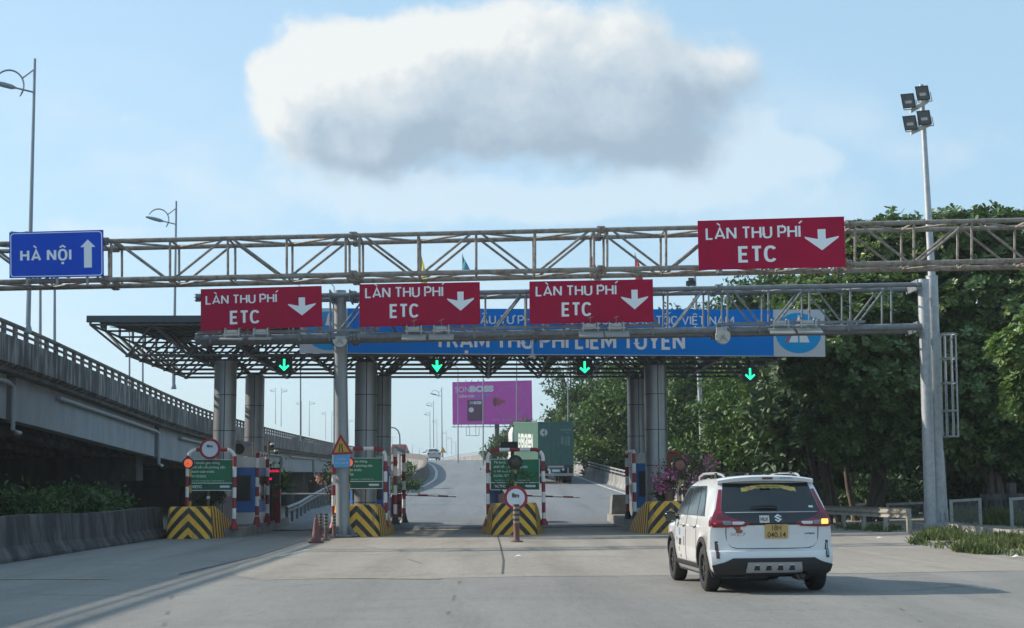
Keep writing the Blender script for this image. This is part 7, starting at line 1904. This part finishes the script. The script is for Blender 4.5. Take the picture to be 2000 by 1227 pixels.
# trunks standing by the guardrail
def bare_trunk(lb, pts, r0):
    mb = MB(); n = len(pts); mb.path(pts, [r0 * (1 - .55 * i / (n - 1)) for i in range(n)], 10)
    return mb
for i, (xa, ya, xb, yb, Y, r0, lb) in enumerate([(1592, 1010, 1575, 800, 60.5, .17, 'twisted brown trunk leftmost in the clump behind the guardrail'), (1612, 1012, 1600, 780, 60, .2, 'twisted brown trunk in the middle of the clump behind the guardrail'), (1634, 1012, 1610, 800, 60.8, .16, 'twisted brown trunk rightmost in the clump behind the guardrail'), (1672, 1008, 1640, 780, 62, .14, 'slanting dark trunk standing apart behind the guardrail')]):
    a_ = at(xa, ya, Y); b2 = at(xb, yb, Y); a_.z = -.1; pts = [a_.lerp(b2, t) + Vector((.14 * math.sin(5 * t + i), .1 * math.cos(4 * t + i), 0)) for t in np.linspace(0, 1, 8)]
    r_ = thing('tree_trunk', lb, 'tree trunk', tuple(a_), 'trunks behind the guardrail')
    mk('trunk', bare_trunk(lb, pts, r0), M_BARK, r_)
    mb = MB()
    for k in range(3):
        t = .3 + .2 * k; p = a_.lerp(b2, t); mb.path([p, p + Vector((random.uniform(-.3, .3), -.1, .5)), p + Vector((random.uniform(-.6, .6), -.2, 1.2))], [.05, .035, .015], 6)
    mk('limb', mb, M_BARK, r_)

def bush(name, label, blobs, n, L, m_, group=None, cat='bush', spread=.2, lo=.4, wid=.45, fill=0, base=None):
    b0 = blobs[0]; base = base or (b0[0], b0[1], max(0, b0[2] - b0[5]))
    r_ = thing(name, label, cat, base, group)
    vf = clumps(blobs, n, L, spread=spread, lo=lo, wid=wid)
    if fill:
        P = inner(blobs, fill); D = nrm(rng.normal(size=P.shape)); N = nrm(rng.normal(size=P.shape)); Lx = np.full(len(P), L * 1.3); vf = merge(vf, leaves(P, D, N, Lx, Lx * .6))
    np_mesh('foliage', vf[0], vf[1], m_, r_)
    mb = MB()
    for b in blobs: mb.path([Vector(base), Vector(base).lerp(Vector(b[:3]), .5) + Vector((random.uniform(-.05, .05), 0, 0)), Vector(b[:3])], [.03, .022, .01], 5)
    mk('stem', mb, M_BARK, r_)
    return r_
bush('shrub', 'wide dark green shrub behind the sooty wall beneath the viaduct, nearest the picture edge', [B_(40, 996, 45, 75, 34), B_(-40, 993, 45, 70, 36)], 2600, .16, LF, 'shrubs under the viaduct', fill=900)
bush('shrub', 'wide dark green shrub behind the sooty wall beneath the viaduct, in the middle', [B_(125, 982, 47, 62, 26), B_(160, 988, 47, 55, 22)], 2300, .16, LF, 'shrubs under the viaduct', fill=700)
bush('shrub', 'low feathery shrub behind the sooty wall, closest to the striped block', [B_(215, 985, 49, 40, 18), B_(190, 965, 50, 25, 12)], 900, .16, LF, 'shrubs under the viaduct', fill=200)
bush('shrub', 'leafy green bush behind the first island red display', [B_(546, 935, 64, 24, 22), B_(530, 950, 64, 20, 20)], 900, .14, LF, fill=200)
bush('shrub', 'dark low bush at the start of the left ramp barrier', [B_(800, 948, 90, 20, 8), B_(780, 950, 90, 18, 8)], 1200, .13, LF, fill=300)
bush('shrub', 'small bright green plant behind the left ramp barrier', [B_(796, 922, 98, 9, 15)], 260, .22, LFY)
bush('shrub', 'green bank of bushes below the purple billboard', [B_(1000, 868, 172, 34, 24), B_(968, 884, 172, 24, 12), B_(1030, 852, 172, 30, 28)], 6500, .30, LF, spread=.3, lo=.75, fill=2500)
bush('shrub', 'dark clipped bush on top of the first striped block', [B_(405, 972, 51.6, 26, 13), B_(428, 966, 51.6, 14, 12)], 900, .085, LDK, 'plants on the islands', spread=.08, fill=300)
bush('shrub', 'thin yellow green shrub in front of the middle green board', [B_(978, 915, 50.4, 24, 20), B_(1000, 935, 50.4, 22, 22), B_(955, 925, 50.4, 14, 12), B_(1035, 930, 50.5, 18, 22), B_(1000, 900, 50.4, 12, 10)], 420, .085, LFY, 'plants on the islands', spread=.12, lo=.2, base=(at(998, 985, 50.4).x, 50.4, 1.0))
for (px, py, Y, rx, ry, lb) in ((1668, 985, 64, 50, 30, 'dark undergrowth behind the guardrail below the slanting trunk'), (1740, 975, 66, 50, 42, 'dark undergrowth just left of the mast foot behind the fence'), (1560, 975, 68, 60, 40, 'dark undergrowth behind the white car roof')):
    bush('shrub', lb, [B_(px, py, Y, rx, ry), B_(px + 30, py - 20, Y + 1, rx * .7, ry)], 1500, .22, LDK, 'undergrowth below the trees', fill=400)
# bougainvilleas
M_PINK = leaf_mat('pink_bracts', [(0, (.42, .08, .24)), (.5, (.58, .20, .38)), (1, (.72, .50, .56))], .3, .6)
M_PINKP = leaf_mat('pale_bracts', [(0, (.34, .16, .18)), (.5, (.45, .26, .26)), (1, (.55, .42, .36))], .3, .6)
M_CLAY = mat('clay_pot', (.22, .15, .12), .85, 0, .6, 6, (.13, .10, .085))
def bougain(label, blobs, fl, base, n1, n2, pot=True):
    r_ = thing('bougainvillea', label, 'potted plant', base, 'flowering plants on the islands')
    vf = clumps(blobs, n1, .09, spread=.11, lo=.3); np_mesh('foliage', vf[0], vf[1], LF, r_)
    vf = clumps(blobs, n2, .085, ncl=max(8, n2 // 18), spread=.075, lo=.8, wid=.8); np_mesh('flowers', vf[0], vf[1], fl, r_)
    mb = MB()
    for b in blobs: mb.path([Vector(base) + Vector((0, 0, .1)), Vector(base).lerp(Vector(b[:3]), .5), Vector(b[:3])], [.025, .018, .008], 5)
    mk('stem', mb, M_BARK, r_)
    if pot:
        mb = MB(); mb.lathe([(.0, 0), (.15, 0), (.19, .22), (.21, .34), (.235, .35), (.235, .40), (.19, .40), (0, .36)], base, 18); mk('pot', mb, M_CLAY, r_)
p1 = at(1308, 989, 50.6); p2 = at(1345, 985, 50.9)
bougain('pot of pink flowers on the fourth island, in front of the silver column', [B_(1310, 925, 50.6, 26, 22), B_(1292, 945, 50.6, 16, 20), B_(1325, 945, 50.5, 16, 16)], M_PINK, (p1.x, 50.6, 1.03), 700, 900)
bougain('pot of deep pink flowers on the fourth island, half behind the white car', [B_(1352, 920, 51, 22, 26), B_(1375, 910, 51, 20, 18), B_(1360, 950, 51, 20, 16)], M_PINK, (p2.x, 50.9, 1.0), 600, 900)
bougain('straggling pale pink flowering shrub left of the gantry post', [B_(648, 905, 51.8, 12, 20), B_(634, 928, 51.8, 16, 14), B_(655, 930, 51.8, 14, 20), B_(625, 932, 51.8, 8, 5)], M_PINKP, (at(652, 985, 51.8).x, 51.8, .9), 330, 190, False)
bush('shrub', 'dark green bush below the pink flowers beside the silver column', [B_(1293, 967, 50.9, 16, 18)], 500, .08, LDK, 'plants on the islands', spread=.08, fill=150)
pw = at(1328, 940, 50.3); mb = MB(); mb.box((pw.x - .12, 50.3, pw.z - .08), (pw.x + .14, 50.36, pw.z + .06)); mb.box((pw.x - .1, 50.31, 1.0), (pw.x - .05, 50.35, pw.z - .081)); solo('white_plaque', mb, M_BOXWHITE, 'small cream plaque on a stick among the pink flowers', 'plaque')
pw = at(1315, 893, 52); mb = MB(); mb.box((pw.x - .17, 52, pw.z - .18), (pw.x + .15, 52.15, pw.z + .10)); mb.box((pw.x - .16, 52.04, .28), (pw.x - .1, 52.1, pw.z - .181)); solo('control_box', mb, mat('brown_box', (.16, .11, .05), .7), 'brown control box on a post above the pink flowers', 'box')
pw = at(1316, 883, 51.9); mb = banded([(pw.x - .2, 51.9, pw.z), (pw.x + .2, 51.9, pw.z), (pw.x + .2, 51.9, pw.z - .15)], .6, .055, 0); mb.tube((pw.x - .14, 51.95, .28), (pw.x - .14, 51.95, pw.z), .05, n=8); solo('red_pipe', mb, [M_RED, M_WHITE], 'short dark red pipe rail end above the brown control box', 'pipe')
bx_ = at(390, 970, 51.6); mb = MB(); mb.box((bx_.x - .02, 51.6, .98), (bx_.x + .4, 51.75, 1.45)); solo('cardboard_panel', mb, mat('brown_panel', (.09, .075, .05), .8), 'brown square panel behind the slim spindle post on the first island', 'panel')
sx = at(407, 965, 51.3); mb = MB(); mb.lathe([(.01, 1.0), (.03, 1.05), (.055, 1.3), (.03, 1.6), (.01, 1.66)], (sx.x, 51.3, 0), 10, lambda i: 0); mb.lathe([(.056, 1.27), (.058, 1.36)], (sx.x, 51.3, 0), 10, 1); solo('spindle_post', mb, [mat('dusty_pink', (.20, .13, .12), .7), M_WHITE], 'slim dusty pink spindle shaped marker in front of the first green board', 'marker')
pk = at(449, 1000, 52.6); mb = MB(); mb.box((pk.x - .2, 52.6, .285), (pk.x + .12, 52.9, 1.35)); solo('utility_box', mb, mat('dusty_mauve', (.24, .20, .21), .8), 'dusty mauve box between the first block and the booth', 'box')

# grass on the verge
def grass(name, n, px0, px1, ytop, ybot, hmin, hmax, m_):
    P = []
    while len(P) < n:
        px = random.uniform(px0, px1); t = random.random(); y0 = float(np.interp(px, [q[0] for q in ytop], [q[1] for q in ytop])); y1 = float(np.interp(px, [q[0] for q in ybot], [q[1] for q in ybot]))
        if y1 <= y0: continue
        g_ = gnd(px, y0 + (y1 - y0) * t); den = .5 + .5 * math.sin(g_.x * 2.1 + 1.3 * math.sin(g_.y * 1.1)); 
        if random.random() > den ** 2.2 + .06: continue
        P.append((g_.x, g_.y, 0.0, .4 + .6 * den))
    P = np.array(P); k = 7
    base = np.repeat(P[:, :3], k, 0) + np.concatenate([rng.normal(size=(len(P) * k, 2)) * .06, np.zeros((len(P) * k, 1))], 1)
    D = nrm(np.concatenate([rng.normal(size=(len(base), 2)) * .45, np.ones((len(base), 1))], 1)); L = (hmin + (hmax - hmin) * rng.random(len(base))) * np.repeat(P[:, 3], k)
    N = nrm(rng.normal(size=D.shape) * [1, 1, .1])
    V, F_ = leaves(base, D, N, L, np.full(len(base), .035) + .02 * rng.random(len(base)), False, .1, .25)
    o = np_mesh(name, V, F_, m_); put_props(o, kind='stuff'); return o
LGR = leaf_mat('grass_blades', [(0, (.06, .085, .028)), (.45, (.095, .125, .04)), (.8, (.15, .165, .065)), (1, (.26, .23, .13))], .25, .6)
grass('grass', 1000, 1785, 2120, [(1785, 1058), (1850, 1036), (2000, 1052), (2120, 1066)], [(1785, 1064), (1870, 1080), (2000, 1089), (2120, 1098)], .08, .34, LGR)
grass('weeds', 500, 1860, 2120, [(1860, 1018), (2120, 1030)], [(1860, 1024), (2120, 1044)], .3, .8, LGR)
grass('weeds', 90, 1640, 1780, [(1640, 1030), (1780, 1036)], [(1640, 1036), (1780, 1042)], .08, .28, LGR)
grass('weeds', 120, 300, 330, [(300, 1040), (330, 1040)], [(300, 1046), (330, 1044)], .05, .14, LGR)
# litter
for (px, py, w_) in ((1718, 1052, .12), (1985, 1089, .10), (1012, 1088, .09)):
    g_ = gnd(px, py); mb = MB(); mb.add([(g_.x - w_, g_.y, .01), (g_.x, g_.y - .05, .03), (g_.x + w_, g_.y, .012), (g_.x + .02, g_.y + .09, .05)], [(0, 1, 3), (1, 2, 3)]); solo('litter', mb, M_SIGNWHITE, {1718: 'white scrap of litter by the guardrail end', 1985: 'white scrap of litter at the grass edge', 1012: 'white scrap of litter on the road below the middle bollard'}[px], 'litter', 'scraps of litter')

# ================================================================ humid air
mh = bpy.data.materials.new('humid_air'); mh.use_nodes = True
th = mh.node_tree; th.nodes.clear(); kh = NG(th)
vol = kh.n('ShaderNodeVolumePrincipled', {'Color': (.86, .90, .92, 1), 'Density': .00034, 'Anisotropy': .35})
kh.n('ShaderNodeOutputMaterial', {'Volume': vol.outputs[0]})
struct('haze', MB().box((-420, -60, -1.5), (420, 620, 40)), mh, 'stuff')
